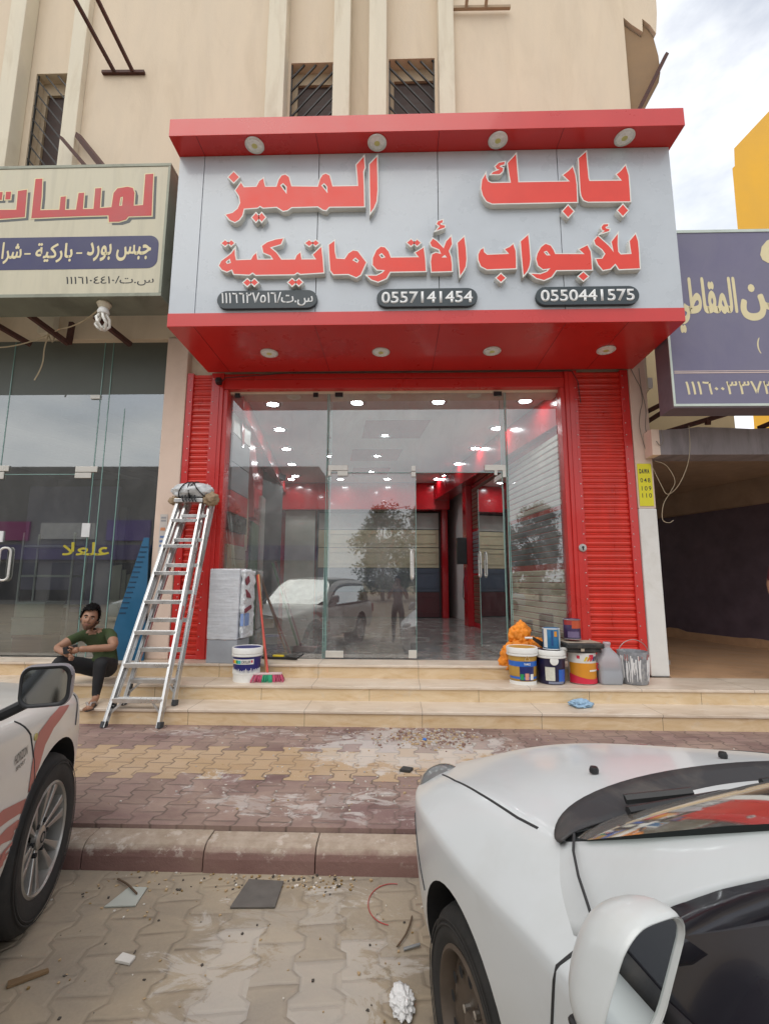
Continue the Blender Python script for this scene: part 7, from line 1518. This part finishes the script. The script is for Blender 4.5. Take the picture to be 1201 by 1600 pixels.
# ---------------------------------------------------------------- people
from mathutils import noise as mnoise
SKIN = mat('brown_skin', (0.30, 0.155, 0.095), 0.5, var=0.08, vs=12, obj=True); HAIRM = mat('black_hair', (0.008, 0.007, 0.007), 0.85, spec=0.15, var=0.4, vs=40, bump=0.6, bs=90, obj=True)
EYEW = mat('eye_white', (0.5, 0.47, 0.43), 0.3); EYED = mat('dark_iris', (0.01, 0.008, 0.007), 0.2); LIPS = mat('lips', (0.22, 0.09, 0.07), 0.5); STUB = mat('short_beard', (0.15, 0.082, 0.054), 0.7)
NAIL = mat('finger_nail', (0.36, 0.21, 0.15), 0.4)
def head_mesh(R, c, s, beard=True):
    """head with brow, nose, mouth, ears; local frame: x right of the viewer, -y the face, z up. returns [(verts, faces, material)]"""
    out = []
    bm = bmesh.new(); bmesh.ops.create_icosphere(bm, subdivisions=5, radius=1.0)
    for v in bm.verts:
        x, y, z = v.co; X = x*0.074; Y_ = y*0.095; Z = z*0.118
        if z < 0: X *= 1-0.30*(-z)**1.4; Y_ *= 1-0.10*(-z)
        if y < 0 and z < -0.1: Y_ -= 0.012*(-z)*(1-abs(x))
        front = max(0, -y)
        g = lambda cx, cz, sx_, sz_: math.exp(-((x-cx)/sx_)**2-((z-cz)/sz_)**2)*(1 if y < 0 else 0)
        Y_ -= 0.021*g(0, -0.16, 0.13, 0.13)+0.010*g(0, 0.02, 0.10, 0.16)+0.006*g(0, 0.22, 0.5, 0.10)
        Y_ += 0.011*g(0.40, 0.05, 0.20, 0.11)+0.011*g(-0.40, 0.05, 0.20, 0.11)
        Y_ -= 0.006*g(0, -0.47, 0.26, 0.09)+0.008*g(0, -0.80, 0.25, 0.16); Y_ += 0.004*g(0, -0.62, 0.25, 0.05)
        Y_ -= 0.004*g(0.5, -0.2, 0.2, 0.2)+0.004*g(-0.5, -0.2, 0.2, 0.2)
        v.co = Vector((X, Y_, Z))
    fs = [tuple(v.index for v in f.verts) for f in bm.faces]; vs = [v.co.copy() for v in bm.verts]; bm.free()
    sk = []; bd = []
    for f in fs:
        q = sum((vs[i] for i in f), Vector())/3; nz_ = q.z/0.118
        isb = beard and q.y < 0.03 and ((-1.0 < nz_ < -0.52 and not (abs(q.x) < 0.026 and -0.62 < nz_ < -0.46)) or (abs(q.x) > 0.050 and -0.6 < nz_ < -0.1 and q.y > -0.055) or (abs(q.x) < 0.03 and -0.40 < nz_ < -0.31))
        (bd if isb else sk).append(f)
    out.append((vs, sk, SKIN)); out.append((vs, bd, STUB))
    def ball(cx, cy, cz, rx, ry, rz, m):
        b = bmesh.new(); bmesh.ops.create_uvsphere(b, u_segments=14, v_segments=8, radius=1); w = [Vector((cx+v.co.x*rx, cy+v.co.y*ry, cz+v.co.z*rz)) for v in b.verts]; f = [tuple(v.index for v in q.verts) for q in b.faces]; b.free(); out.append((w, f, m))
    for sgn in (-1, 1):
        ball(sgn*0.030, -0.0775, 0.008, 0.0125, 0.006, 0.0055, EYEW); ball(sgn*0.030, -0.0815, 0.008, 0.0058, 0.0035, 0.0056, EYED)
        ball(sgn*0.075, 0.012, -0.005, 0.009, 0.020, 0.032, SKIN)
        b = MB(); b.tube([(sgn*0.012, -0.093, 0.026), (sgn*0.030, -0.091, 0.033), (sgn*0.050, -0.078, 0.026)], [0.0045, 0.0055, 0.003], 6); out.append((b.v, b.f, HAIRM))
    ball(0, -0.0865, -0.055, 0.022, 0.008, 0.0048, LIPS); ball(0, -0.0855, -0.063, 0.018, 0.008, 0.005, LIPS)
    res = []
    for vs_, f, m in out: res.append(([c+R @ (v*s) for v in vs_], f, m))
    return res
def hair_mesh(R, c, s, parent, length=1.0, seed=1):
    bm = bmesh.new(); bmesh.ops.create_icosphere(bm, subdivisions=5, radius=1.0)
    kill = []
    for v in bm.verts:
        x, y, z = v.co
        lim = (0.60+0.12*x) if y < -0.35 else (-0.05 if y < 0.15 else -0.45)
        lim += 0.10*mnoise.noise(Vector((x*5, y*5, seed)))
        if z < lim: kill.append(v); continue
        k_ = 1.06+0.20*max(0, z)+0.10*max(0, z)*(1 if y < 0 else 0.6)+0.10*mnoise.noise(v.co*4+Vector((seed, 0, 0)))+0.06*mnoise.noise(v.co*11)
        X, Y_, Z = x*0.076, y*0.098, z*0.120
        v.co = Vector((X*k_*(1.02), Y_*k_, Z*k_))
    bmesh.ops.delete(bm, geom=kill, context='VERTS')
    tuft = [v.co.copy() for v in bm.verts if v.co.z > -0.03]; r_ = random.Random(seed); vv = []; ff = []
    for v in bm.verts: v.co = c+R @ (v.co*s)
    for q_ in r_.sample(tuft, min(520, len(tuft))):
        n_ = q_.normalized(); d_ = (n_*0.5+Vector((r_.uniform(-.9, .9), r_.uniform(-1.0, 0.5), r_.uniform(-0.3, 0.4)))).normalized()*r_.uniform(0.012, 0.028); w_ = d_.orthogonal().normalized()*0.007; k_ = len(vv)
        base_ = q_*0.97; vv += [c+R @ (p_*s) for p_ in (base_-w_, base_+w_, base_+d_.cross(w_).normalized()*0.007, base_+d_)]; ff += [(k_, k_+1, k_+3), (k_+1, k_+2, k_+3), (k_+2, k_, k_+3)]
    bv = [bm.verts.new(p_) for p_ in vv]
    for f_ in ff: bm.faces.new([bv[i] for i in f_])
    me = bpy.data.meshes.new('hair'); bm.to_mesh(me); bm.free(); return finish('hair', me, HAIRM, parent, True)
def person(label, base, J, E, regions, head, hands, mats, group=None):
    """J: joint -> (x, y, z, radius); E: skeleton edges; regions: edge -> [(t_end, material)]"""
    base = Vector(base); names = list(J); ix = {k_: i for i, k_ in enumerate(names)}
    me = bpy.data.meshes.new('person'); me.from_pydata([Vector(J[k_][:3])-base for k_ in names], [(ix[a], ix[b]) for a, b in E], [])
    o = bpy.data.objects.new('person', me); COL.objects.link(o)
    q = o.modifiers.new('skin', 'SKIN'); q.use_smooth_shade = True; q.branch_smoothing = 0.6
    for i, k_ in enumerate(names):
        r = J[k_][3]; me.skin_vertices[0].data[i].radius = (r, r) if not isinstance(r, tuple) else r
    me.skin_vertices[0].data[ix['pelvis']].use_root = True
    q = o.modifiers.new('sub', 'SUBSURF'); q.levels = q.render_levels = 2
    baked(o)
    segs = [(Vector(J[a][:3])-base, Vector(J[b][:3])-base, regions[(a, b)], 0.5*((J[a][3] if not isinstance(J[a][3], tuple) else max(J[a][3]))+(J[b][3] if not isinstance(J[b][3], tuple) else max(J[b][3])))) for a, b in E]
    vs = [v.co.copy() for v in o.data.vertices]; fs = []; fm = []
    for p in o.data.polygons:
        c = p.center; best = None
        for a, b, reg, r in segs:
            d = b-a; t = max(0, min(1, (c-a).dot(d)/d.length_squared)); dist = (a+d*t-c).length-r
            if best is None or dist < best[0]:
                for te, m in reg:
                    if t <= te: break
                best = (dist, m)
        fs.append(tuple(p.vertices)); fm.append(mats.index(best[1]))
    # wrinkle the cloth a little
    for i, v in enumerate(vs):
        n_ = o.data.vertices[i].normal; vs[i] = v+n_*0.006*mnoise.noise(v*14)
    def addin(w, f, m):
        k_ = len(vs); vs.extend(Vector(x)-base for x in w)
        for g in f: fs.append(tuple(i+k_ for i in g)); fm.append(mats.index(m))
    if head:
        for w, f, m in head_mesh(*head): addin(w, f, m)
    for hnd in hands:
        palm, wrist, tips, tag_ = hnd
        b = MB(); b.tube([Vector(wrist), Vector(wrist).lerp(Vector(palm), 0.5), Vector(palm)], [0.027, 0.034, 0.030], 10); addin(b.v, b.f, SKIN)
        for chain, r in tips:
            b = MB(); n_ = len(chain); b.tube(chain, [r*(1-0.28*i/(n_-1)) for i in range(n_)], 8); addin(b.v, b.f, SKIN)
            e = Vector(chain[-1]); d = (Vector(chain[-1])-Vector(chain[-2])).normalized(); bb = bmesh.new(); bmesh.ops.create_uvsphere(bb, u_segments=8, v_segments=6, radius=r*0.73); w = [e+v.co for v in bb.verts]; f = [tuple(v.index for v in q_.verts) for q_ in bb.faces]; bb.free(); addin(w, f, SKIN)
    me2 = bpy.data.meshes.new('person'); me2.from_pydata(vs, [], fs); 
    for m in mats: me2.materials.append(m)
    for p, i in zip(me2.polygons, fm): p.material_index = i; p.use_smooth = True
    me2.update(); o.data = me2; o.location = base
    return tag(o, label, 'person', group)
GREEN = mat('dark_green_tshirt', (0.035, 0.055, 0.018), 0.9, var=0.25, vs=6, bump=0.3, bs=30, obj=True); JEANS = mat('black_trousers', (0.012, 0.012, 0.014), 0.85, var=0.3, vs=8, bump=0.3, bs=30, obj=True)
pm = [SKIN, STUB, EYEW, EYED, LIPS, HAIRM, GREEN, JEANS]
J = {'pelvis': (-3.44, 5.76, 0.44, (0.15, 0.13)), 'waist': (-3.46, 5.72, 0.60, (0.145, 0.115)), 'chest': (-3.53, 5.65, 0.79, (0.165, 0.125)), 'neckb': (-3.555, 5.59, 0.915, 0.075), 'neck': (-3.565, 5.55, 0.965, 0.058),
     'shR': (-3.70, 5.61, 0.875, 0.075), 'elR': (-3.835, 5.37, 0.725, 0.046), 'wrR': (-3.62, 5.22, 0.70, 0.032),
     'shL': (-3.385, 5.62, 0.885, 0.078), 'elL': (-3.200, 5.42, 0.735, 0.048), 'wrL': (-3.47, 5.20, 0.745, 0.033),
     'hipR': (-3.54, 5.70, 0.43, 0.115), 'kneeR': (-3.755, 5.32, 0.615, 0.078), 'ankR': (-3.84, 5.26, 0.245, 0.045),
     'hipL': (-3.36, 5.70, 0.43, 0.115), 'kneeL': (-3.285, 5.31, 0.605, 0.080), 'calfL': (-3.29, 5.33, 0.46, 0.068), 'ankL': (-3.298, 5.31, 0.275, 0.045), 'heelL': (-3.285, 5.29, 0.205, 0.036), 'midL': (-3.235, 5.13, 0.185, 0.036), 'toeL': (-3.195, 5.025, 0.168, 0.028)}
E_ = [('pelvis', 'waist'), ('waist', 'chest'), ('chest', 'neckb'), ('neckb', 'neck'), ('chest', 'shR'), ('shR', 'elR'), ('elR', 'wrR'), ('chest', 'shL'), ('shL', 'elL'), ('elL', 'wrL'), ('pelvis', 'hipR'), ('hipR', 'kneeR'), ('kneeR', 'ankR'), ('pelvis', 'hipL'), ('hipL', 'kneeL'), ('kneeL', 'calfL'), ('calfL', 'ankL'), ('ankL', 'heelL'), ('heelL', 'midL'), ('midL', 'toeL')]
G_, K_, P_ = [(1, GREEN)], [(1, SKIN)], [(1, JEANS)]
REG = {('pelvis', 'waist'): [(0.45, JEANS), (1, GREEN)], ('waist', 'chest'): G_, ('chest', 'neckb'): [(0.80, GREEN), (1, SKIN)], ('neckb', 'neck'): K_, ('chest', 'shR'): G_, ('shR', 'elR'): [(0.58, GREEN), (1, SKIN)], ('elR', 'wrR'): K_, ('chest', 'shL'): G_, ('shL', 'elL'): [(0.58, GREEN), (1, SKIN)], ('elL', 'wrL'): K_, ('pelvis', 'hipR'): P_, ('hipR', 'kneeR'): P_, ('kneeR', 'ankR'): P_, ('pelvis', 'hipL'): P_, ('hipL', 'kneeL'): P_, ('kneeL', 'calfL'): P_, ('calfL', 'ankL'): P_, ('ankL', 'heelL'): K_, ('heelL', 'midL'): K_, ('midL', 'toeL'): K_}
RH = Matrix.Rotation(radians(27), 3, 'Z') @ Matrix.Rotation(radians(12), 3, 'Y') @ Matrix.Rotation(radians(-3), 3, 'X')
HC = Vector((-3.575, 5.51, 1.045)); HS = 1.12
def V(*a): return Vector(a)
handR = ((-3.555, 5.195, 0.685), (-3.62, 5.22, 0.70), [([V(-3.555, 5.18, 0.700), V(-3.525, 5.155, 0.690), V(-3.500, 5.165, 0.678)], 0.0105), ([V(-3.550, 5.18, 0.685), V(-3.515, 5.15, 0.672), V(-3.488, 5.165, 0.662)], 0.011), ([V(-3.550, 5.185, 0.668), V(-3.518, 5.155, 0.652), V(-3.495, 5.17, 0.645)], 0.0105), ([V(-3.558, 5.19, 0.652), V(-3.53, 5.165, 0.636), V(-3.508, 5.178, 0.632)], 0.009), ([V(-3.575, 5.19, 0.712), V(-3.555, 5.165, 0.735), V(-3.535, 5.16, 0.748)], 0.0115)], 'R')
handL = ((-3.525, 5.20, 0.72), (-3.47, 5.20, 0.745), [([V(-3.53, 5.185, 0.735), V(-3.56, 5.16, 0.742), V(-3.588, 5.165, 0.738)], 0.0105), ([V(-3.535, 5.185, 0.72), V(-3.568, 5.158, 0.724), V(-3.597, 5.168, 0.718)], 0.011), ([V(-3.535, 5.188, 0.705), V(-3.565, 5.162, 0.706), V(-3.592, 5.172, 0.70)], 0.0105), ([V(-3.53, 5.19, 0.69), V(-3.556, 5.17, 0.69), V(-3.578, 5.178, 0.685)], 0.009), ([V(-3.505, 5.19, 0.745), V(-3.52, 5.165, 0.768), V(-3.54, 5.155, 0.775)], 0.0115)], 'L')
man = person('seated man in dark green t-shirt and black trousers holding a phone beside the ladders', (-3.44, 5.76, 0.32), J, E_, REG, (RH, HC, HS), [handR, handL], pm)
hr = hair_mesh(RH, HC, HS, None, seed=3); hr.parent = man; hr.matrix_parent_inverse = Matrix.Translation(-man.location)
# toes and flip-flop
b = MB(); tb_ = Vector((-3.195, 5.03, 0.168)); fd = (Vector((-3.195, 5.025, 0))-Vector((-3.285, 5.29, 0))).normalized(); sd_ = Vector((-fd.y, fd.x, 0))
fm_ = thing('sandal', 'thin grey strapped sandal on the seated man, overhanging the lower step', 'sandal', (-3.235, 5.13, 0.162))
b = MB(); b.T = Matrix.Translation(-Vector((-3.235, 5.13, 0.162))); pts = []
for k_ in range(24):
    a = 2*pi*k_/24; u = cos(a); w = sin(a); wd = 0.046+0.008*u; p = Vector((-3.235, 5.145, 0.0))+fd*(0.155*u)+sd_*(wd*w); pts.append((p.x, p.y))
b.prism(pts, 0.148, 0.164, 'XY'); b.build('sole', mat('grey_brown_sole', (0.10, 0.085, 0.075), 0.7), fm_, bevel=0.004)
b = MB(); b.T = Matrix.Translation(-Vector((-3.235, 5.13, 0.162))); c0 = Vector((-3.215, 5.075, 0.218))
for s in (-1, 1): b.tube([Vector((-3.20, 5.04, 0.178))+sd_*0.008, c0+sd_*s*0.018, Vector((-3.245, 5.15, 0.205))+sd_*s*0.040, Vector((-3.262, 5.20, 0.165))+sd_*s*0.042], [0.008, 0.010, 0.011, 0.008], 8)
b.build('strap', mat('grey_strap', (0.32, 0.29, 0.27), 0.6), fm_, smooth=True)
b = MB()
for k_, (o_, ln, r) in enumerate(((0.030, 0.045, 0.0145), (0.012, 0.048, 0.0105), (-0.006, 0.043, 0.0105), (-0.022, 0.036, 0.0095), (-0.036, 0.026, 0.009))):
    p0 = tb_+sd_*(-o_)*0.95+Vector((0, 0, 0.006)); b.tube([p0-fd*0.02, p0+fd*ln*0.5+Vector((0, 0, 0.004)), p0+fd*ln], [r, r, r*0.75], 8)
to = b.build('toes', SKIN, man, smooth=True); to.matrix_parent_inverse = Matrix.Translation(-man.location)
ph = MB(); ph.box(-0.038, 0.038, -0.005, 0.005, -0.075, 0.075); p_ = ph.build('phone', BLACK, bevel=0.004); p_.location = (-3.545, 5.185, 0.745); p_.rotation_euler = (radians(-52), radians(78), radians(10)); tag(p_, 'dark mobile phone held in the hands of the seated man', 'phone')

# bystander at the right edge, only arm in the frame
MARO = mat('maroon_shirt', (0.10, 0.012, 0.025), 0.85, var=0.2, obj=True)
def standing(label, bx, by, bz, rz, shirt, arms, hgt=1.0, hair_seed=1, headR=None):
    pm_ = [SKIN, STUB, EYEW, EYED, LIPS, HAIRM, shirt, JEANS]
    Rz = Matrix.Rotation(rz, 3, 'Z')
    def W(x, y, z, r): 
        q = Rz @ Vector((x*hgt, y*hgt, z*hgt)); return (bx+q.x, by+q.y, bz+q.z, r if isinstance(r, tuple) else r*hgt)
    J = {'pelvis': W(0, 0, 0.95, (0.15, 0.12)), 'waist': W(0, 0, 1.10, (0.14, 0.11)), 'chest': W(0, 0, 1.32, (0.165, 0.12)), 'neckb': W(0, 0.01, 1.47, 0.07), 'neck': W(0, 0, 1.53, 0.056), 'hipR': W(-0.10, 0, 0.90, 0.10), 'kneeR': W(-0.11, -0.01, 0.50, 0.065), 'ankR': W(-0.11, 0.02, 0.10, 0.042), 'toeR': W(-0.13, -0.17, 0.035, 0.032), 'hipL': W(0.10, 0, 0.90, 0.10), 'kneeL': W(0.11, -0.01, 0.50, 0.065), 'ankL': W(0.11, 0.02, 0.10, 0.042), 'toeL': W(0.13, -0.17, 0.035, 0.032)}
    E = [('pelvis', 'waist'), ('waist', 'chest'), ('chest', 'neckb'), ('neckb', 'neck'), ('pelvis', 'hipR'), ('hipR', 'kneeR'), ('kneeR', 'ankR'), ('ankR', 'toeR'), ('pelvis', 'hipL'), ('hipL', 'kneeL'), ('kneeL', 'ankL'), ('ankL', 'toeL')]
    RG = {e: [(1, JEANS)] for e in E}
    for e in (('waist', 'chest'),): RG[e] = [(1, shirt)]
    RG[('pelvis', 'waist')] = [(0.3, JEANS), (1, shirt)]; RG[('chest', 'neckb')] = [(0.8, shirt), (1, SKIN)]; RG[('neckb', 'neck')] = [(1, SKIN)]
    hands = []
    for side, (sh, el, wr, palm, long) in arms.items():
        J['sh'+side] = W(*sh, 0.072); J['el'+side] = W(*el, 0.046); J['wr'+side] = W(*wr, 0.031)
        E += [('chest', 'sh'+side), ('sh'+side, 'el'+side), ('el'+side, 'wr'+side)]
        RG[('chest', 'sh'+side)] = [(1, shirt)]; RG[('sh'+side, 'el'+side)] = [(1.0 if long else 0.75, shirt), (1, SKIN)]; RG[('el'+side, 'wr'+side)] = [(1, SKIN)]
        w = Vector(W(*wr, 0)[:3]); p = Vector(W(*palm, 0)[:3]); d = (p-w).normalized(); sdv = d.cross(Vector((0, 1, 0.15))).normalized(); dn_ = d.cross(sdv)
        tips = []
        for k_, (o_, ln) in enumerate(((0.028, 0.070), (0.010, 0.078), (-0.009, 0.072), (-0.026, 0.056))):
            p0 = p+sdv*o_; tips.append(([p0, p0+d*ln*0.5+dn_*0.008, p0+d*ln*0.85+dn_*0.028], 0.0105-0.0006*k_))
        tips.append(([w+d*0.03+sdv*0.028, w+d*0.06+sdv*0.055+dn_*0.01, w+d*0.10+sdv*0.058+dn_*0.02], 0.0115)); hands.append((tuple(p), tuple(w), tips, side))
    Rh = Rz @ (headR or Matrix.Identity(3)); hc = Vector(W(0, -0.02, 1.635, 0)[:3])
    o = person(label, (bx, by, bz), J, E, RG, (Rh, hc, hgt), hands, pm_)
    h = hair_mesh(Rh, hc, hgt, None, seed=hair_seed); h.parent = o; h.matrix_parent_inverse = Matrix.Translation(-o.location); return o
standing('man in a maroon shirt standing in the passage, only his hand and sleeve in view', 4.815, 5.85, 0.32, radians(-12), MARO, {'R': ((-0.20, 0, 1.40), (-0.27, 0.02, 1.10), (-0.30, -0.10, 0.88), (-0.31, -0.15, 0.80), False), 'L': ((0.20, 0, 1.40), (0.27, 0.03, 1.10), (0.28, -0.06, 0.85), (0.28, -0.08, 0.77), False)}, 1.02, 4)
# the photographer, seen only as a reflection in the door
PLUM = mat('dark_plum_shirt', (0.06, 0.02, 0.03), 0.85, var=0.2, obj=True)
pgr = standing('person in a dark shirt holding up a phone, mirrored in the closed glass door', 0.02, -0.42, -0.17, radians(180), PLUM, {'R': ((-0.20, 0, 1.40), (-0.26, -0.14, 1.18), (-0.10, -0.30, 1.46), (-0.06, -0.32, 1.53), False), 'L': ((0.20, 0, 1.40), (0.26, -0.14, 1.18), (0.12, -0.30, 1.46), (0.08, -0.32, 1.53), False)}, 1.0, 6)
# ---------------------------------------------------------------- across the road, mirrored in the glass
car3 = copy_tree(sedan); car3.location = (3.4, -13.0, -0.17); car3.rotation_euler = (0, 0, radians(77)); car3['label'] = 'white sedan parked across the road, mirrored in the shop glass'
car4 = copy_tree(sedan); car4.location = (-10.6, -6.9, -0.17); car4.rotation_euler = (0, 0, radians(84)); car4['label'] = 'white sedan parked farther along the road, mirrored in the left shop glass'
LEAF1 = mat('dusty_green_leaves', (0.15, 0.18, 0.09), 0.85, var=0.45, vs=1.2); LEAF2 = mat('olive_leaves', (0.19, 0.19, 0.10), 0.85, var=0.45, vs=1.2); BARK = mat('grey_bark', (0.12, 0.095, 0.07), 0.9, var=0.3, vs=6, bump=0.5, bs=20)
def tree(label, x, y, h, w, seed, m):
    r_ = random.Random(seed); t = thing('tree', label, 'tree', (x, y, -0.19), group='trees mirrored in the glass')
    b = MB(); b.tube([(0, 0, 0), (0.06, 0.03, h*0.25), (r_.uniform(-.2, .2), 0, h*0.55), (r_.uniform(-.3, .3), 0.1, h*0.8)], [0.16, 0.13, 0.09, 0.03], 8)
    tips = []
    for k_ in range(9):
        a = r_.uniform(0, 2*pi); z0 = h*r_.uniform(0.2, 0.55); L_ = w*r_.uniform(0.3, 0.5); tip = (L_*cos(a), L_*sin(a), z0+h*r_.uniform(0.15, 0.4)); b.tube([(0, 0, z0), (tip[0]*0.5, tip[1]*0.5, z0+(tip[2]-z0)*0.6), tip], [0.06, 0.04, 0.015], 6); tips.append(tip)
    b.build('trunk', BARK, t, smooth=True)
    cl = []
    for k_ in range(70):
        a = r_.uniform(0, 2*pi); f = r_.uniform(0.12, 1.0); rad = w/2*(math.sin(pi*min(1, f*0.85+0.1)))**0.7*r_.uniform(0.3, 1.0); cl.append((rad*cos(a), rad*sin(a), h*f, w*r_.uniform(0.09, 0.19)))
    b = MB()
    for cx, cy, cz, cr in cl:
        for k_ in range(120):
            d = Vector((r_.gauss(0, 1), r_.gauss(0, 1), r_.gauss(0, 0.8))).normalized()*cr*r_.uniform(0.3, 1.1); p = Vector((cx, cy, cz))+d; s = 0.12*r_.uniform(0.6, 1.6)
            u = Vector((r_.gauss(0, 1), r_.gauss(0, 1), r_.gauss(0, 1))).normalized(); v = u.orthogonal().normalized()
            b.quad(p-u*s, p-v*s*0.45, p+u*s, p+v*s*0.45)
    b.build('crown', m, t)
    return t
for i, (x, y, h, w, m, lb) in enumerate(((-1.2, -27, 7.6, 5.6, LEAF1, 'large bushy tree behind the mirrored photographer'), (2.3, -30, 8.2, 5.0, LEAF2, 'tall olive tree right of the mirrored photographer'), (7.5, -24, 6.6, 4.4, LEAF1, 'tree mirrored in the right hand shop pane'), (11.5, -26, 7.6, 4.8, LEAF2, 'tall tree mirrored at the far right of the glass'), (16.5, -28, 7.2, 5.2, LEAF1, 'tree beyond the road on the far right'), (4.6, -36, 6.0, 5.5, LEAF1, 'smaller tree far across the road'))):
    tree(lb, x, y, h, w, i+3, m)
lp_ = thing('street_lamp', 'slim grey street lamp across the road, mirrored in the door', 'street lamp', (-0.4, -34, -0.19)); b = MB(); b.tube([(0, 0, 0), (0, 0, 8.2), (0.2, 0, 8.8), (1.2, 0, 9.0)], [0.10, 0.06, 0.05, 0.04], 8); b.build('pole', mat('grey_lamp_pole', (0.3, 0.3, 0.3), 0.5), lp_, smooth=True); b = MB(); b.box(1.1, 1.7, -0.1, 0.1, 8.95, 9.06); b.build('lamp_head', mat('grey_lamp_pole', (0.3, 0.3, 0.3), 0.5), lp_, bevel=0.03)
sb = thing('roadside_building', 'low building with violet fascia across the road, mirrored in the left shop glass', 'building', (-21, -19, -0.19))
b = MB(); b.box(-12, 15.6, -4, 0, 0, 9.5); b.build('wall', mat('grey_render', (0.22, 0.215, 0.215), 0.85, var=0.1), sb); b = MB(); b.box(-12.1, 15.7, 0.003, 0.3, 3.0, 4.0); b.build('fascia', mat('violet_fascia', (0.10, 0.08, 0.19), 0.5), sb)
for x0, x1, z0, z1, m_ in ((-7.5, -4.2, 4.3, 5.6, mat('magenta_sign', (0.30, 0.05, 0.18), 0.5)), (-3.4, 0.4, 4.4, 5.5, mat('pale_sign', (0.5, 0.5, 0.48), 0.5)), (1.2, 4.2, 4.3, 5.7, mat('violet_sign', (0.14, 0.10, 0.30), 0.5)), (5.0, 7.6, 4.4, 5.4, mat('teal_sign', (0.08, 0.22, 0.22), 0.5))): b = MB(); b.box(x0, x1, 0.004, 0.16, z0, z1); b.build('sign_board', m_, sb)
for k_ in range(5):
    b = MB(); b.box(-6.4+4*k_, -3.4+4*k_, 0.004, 0.05, 0.3, 2.8); b.build('shop_window', mat('dark_shop_window', (0.03, 0.03, 0.04), 0.2), sb)
for o in list(COL.objects):
    if o.type == 'MESH' and o.parent is None and 'category' not in o and 'kind' not in o: print('UNTAGGED', o.name)
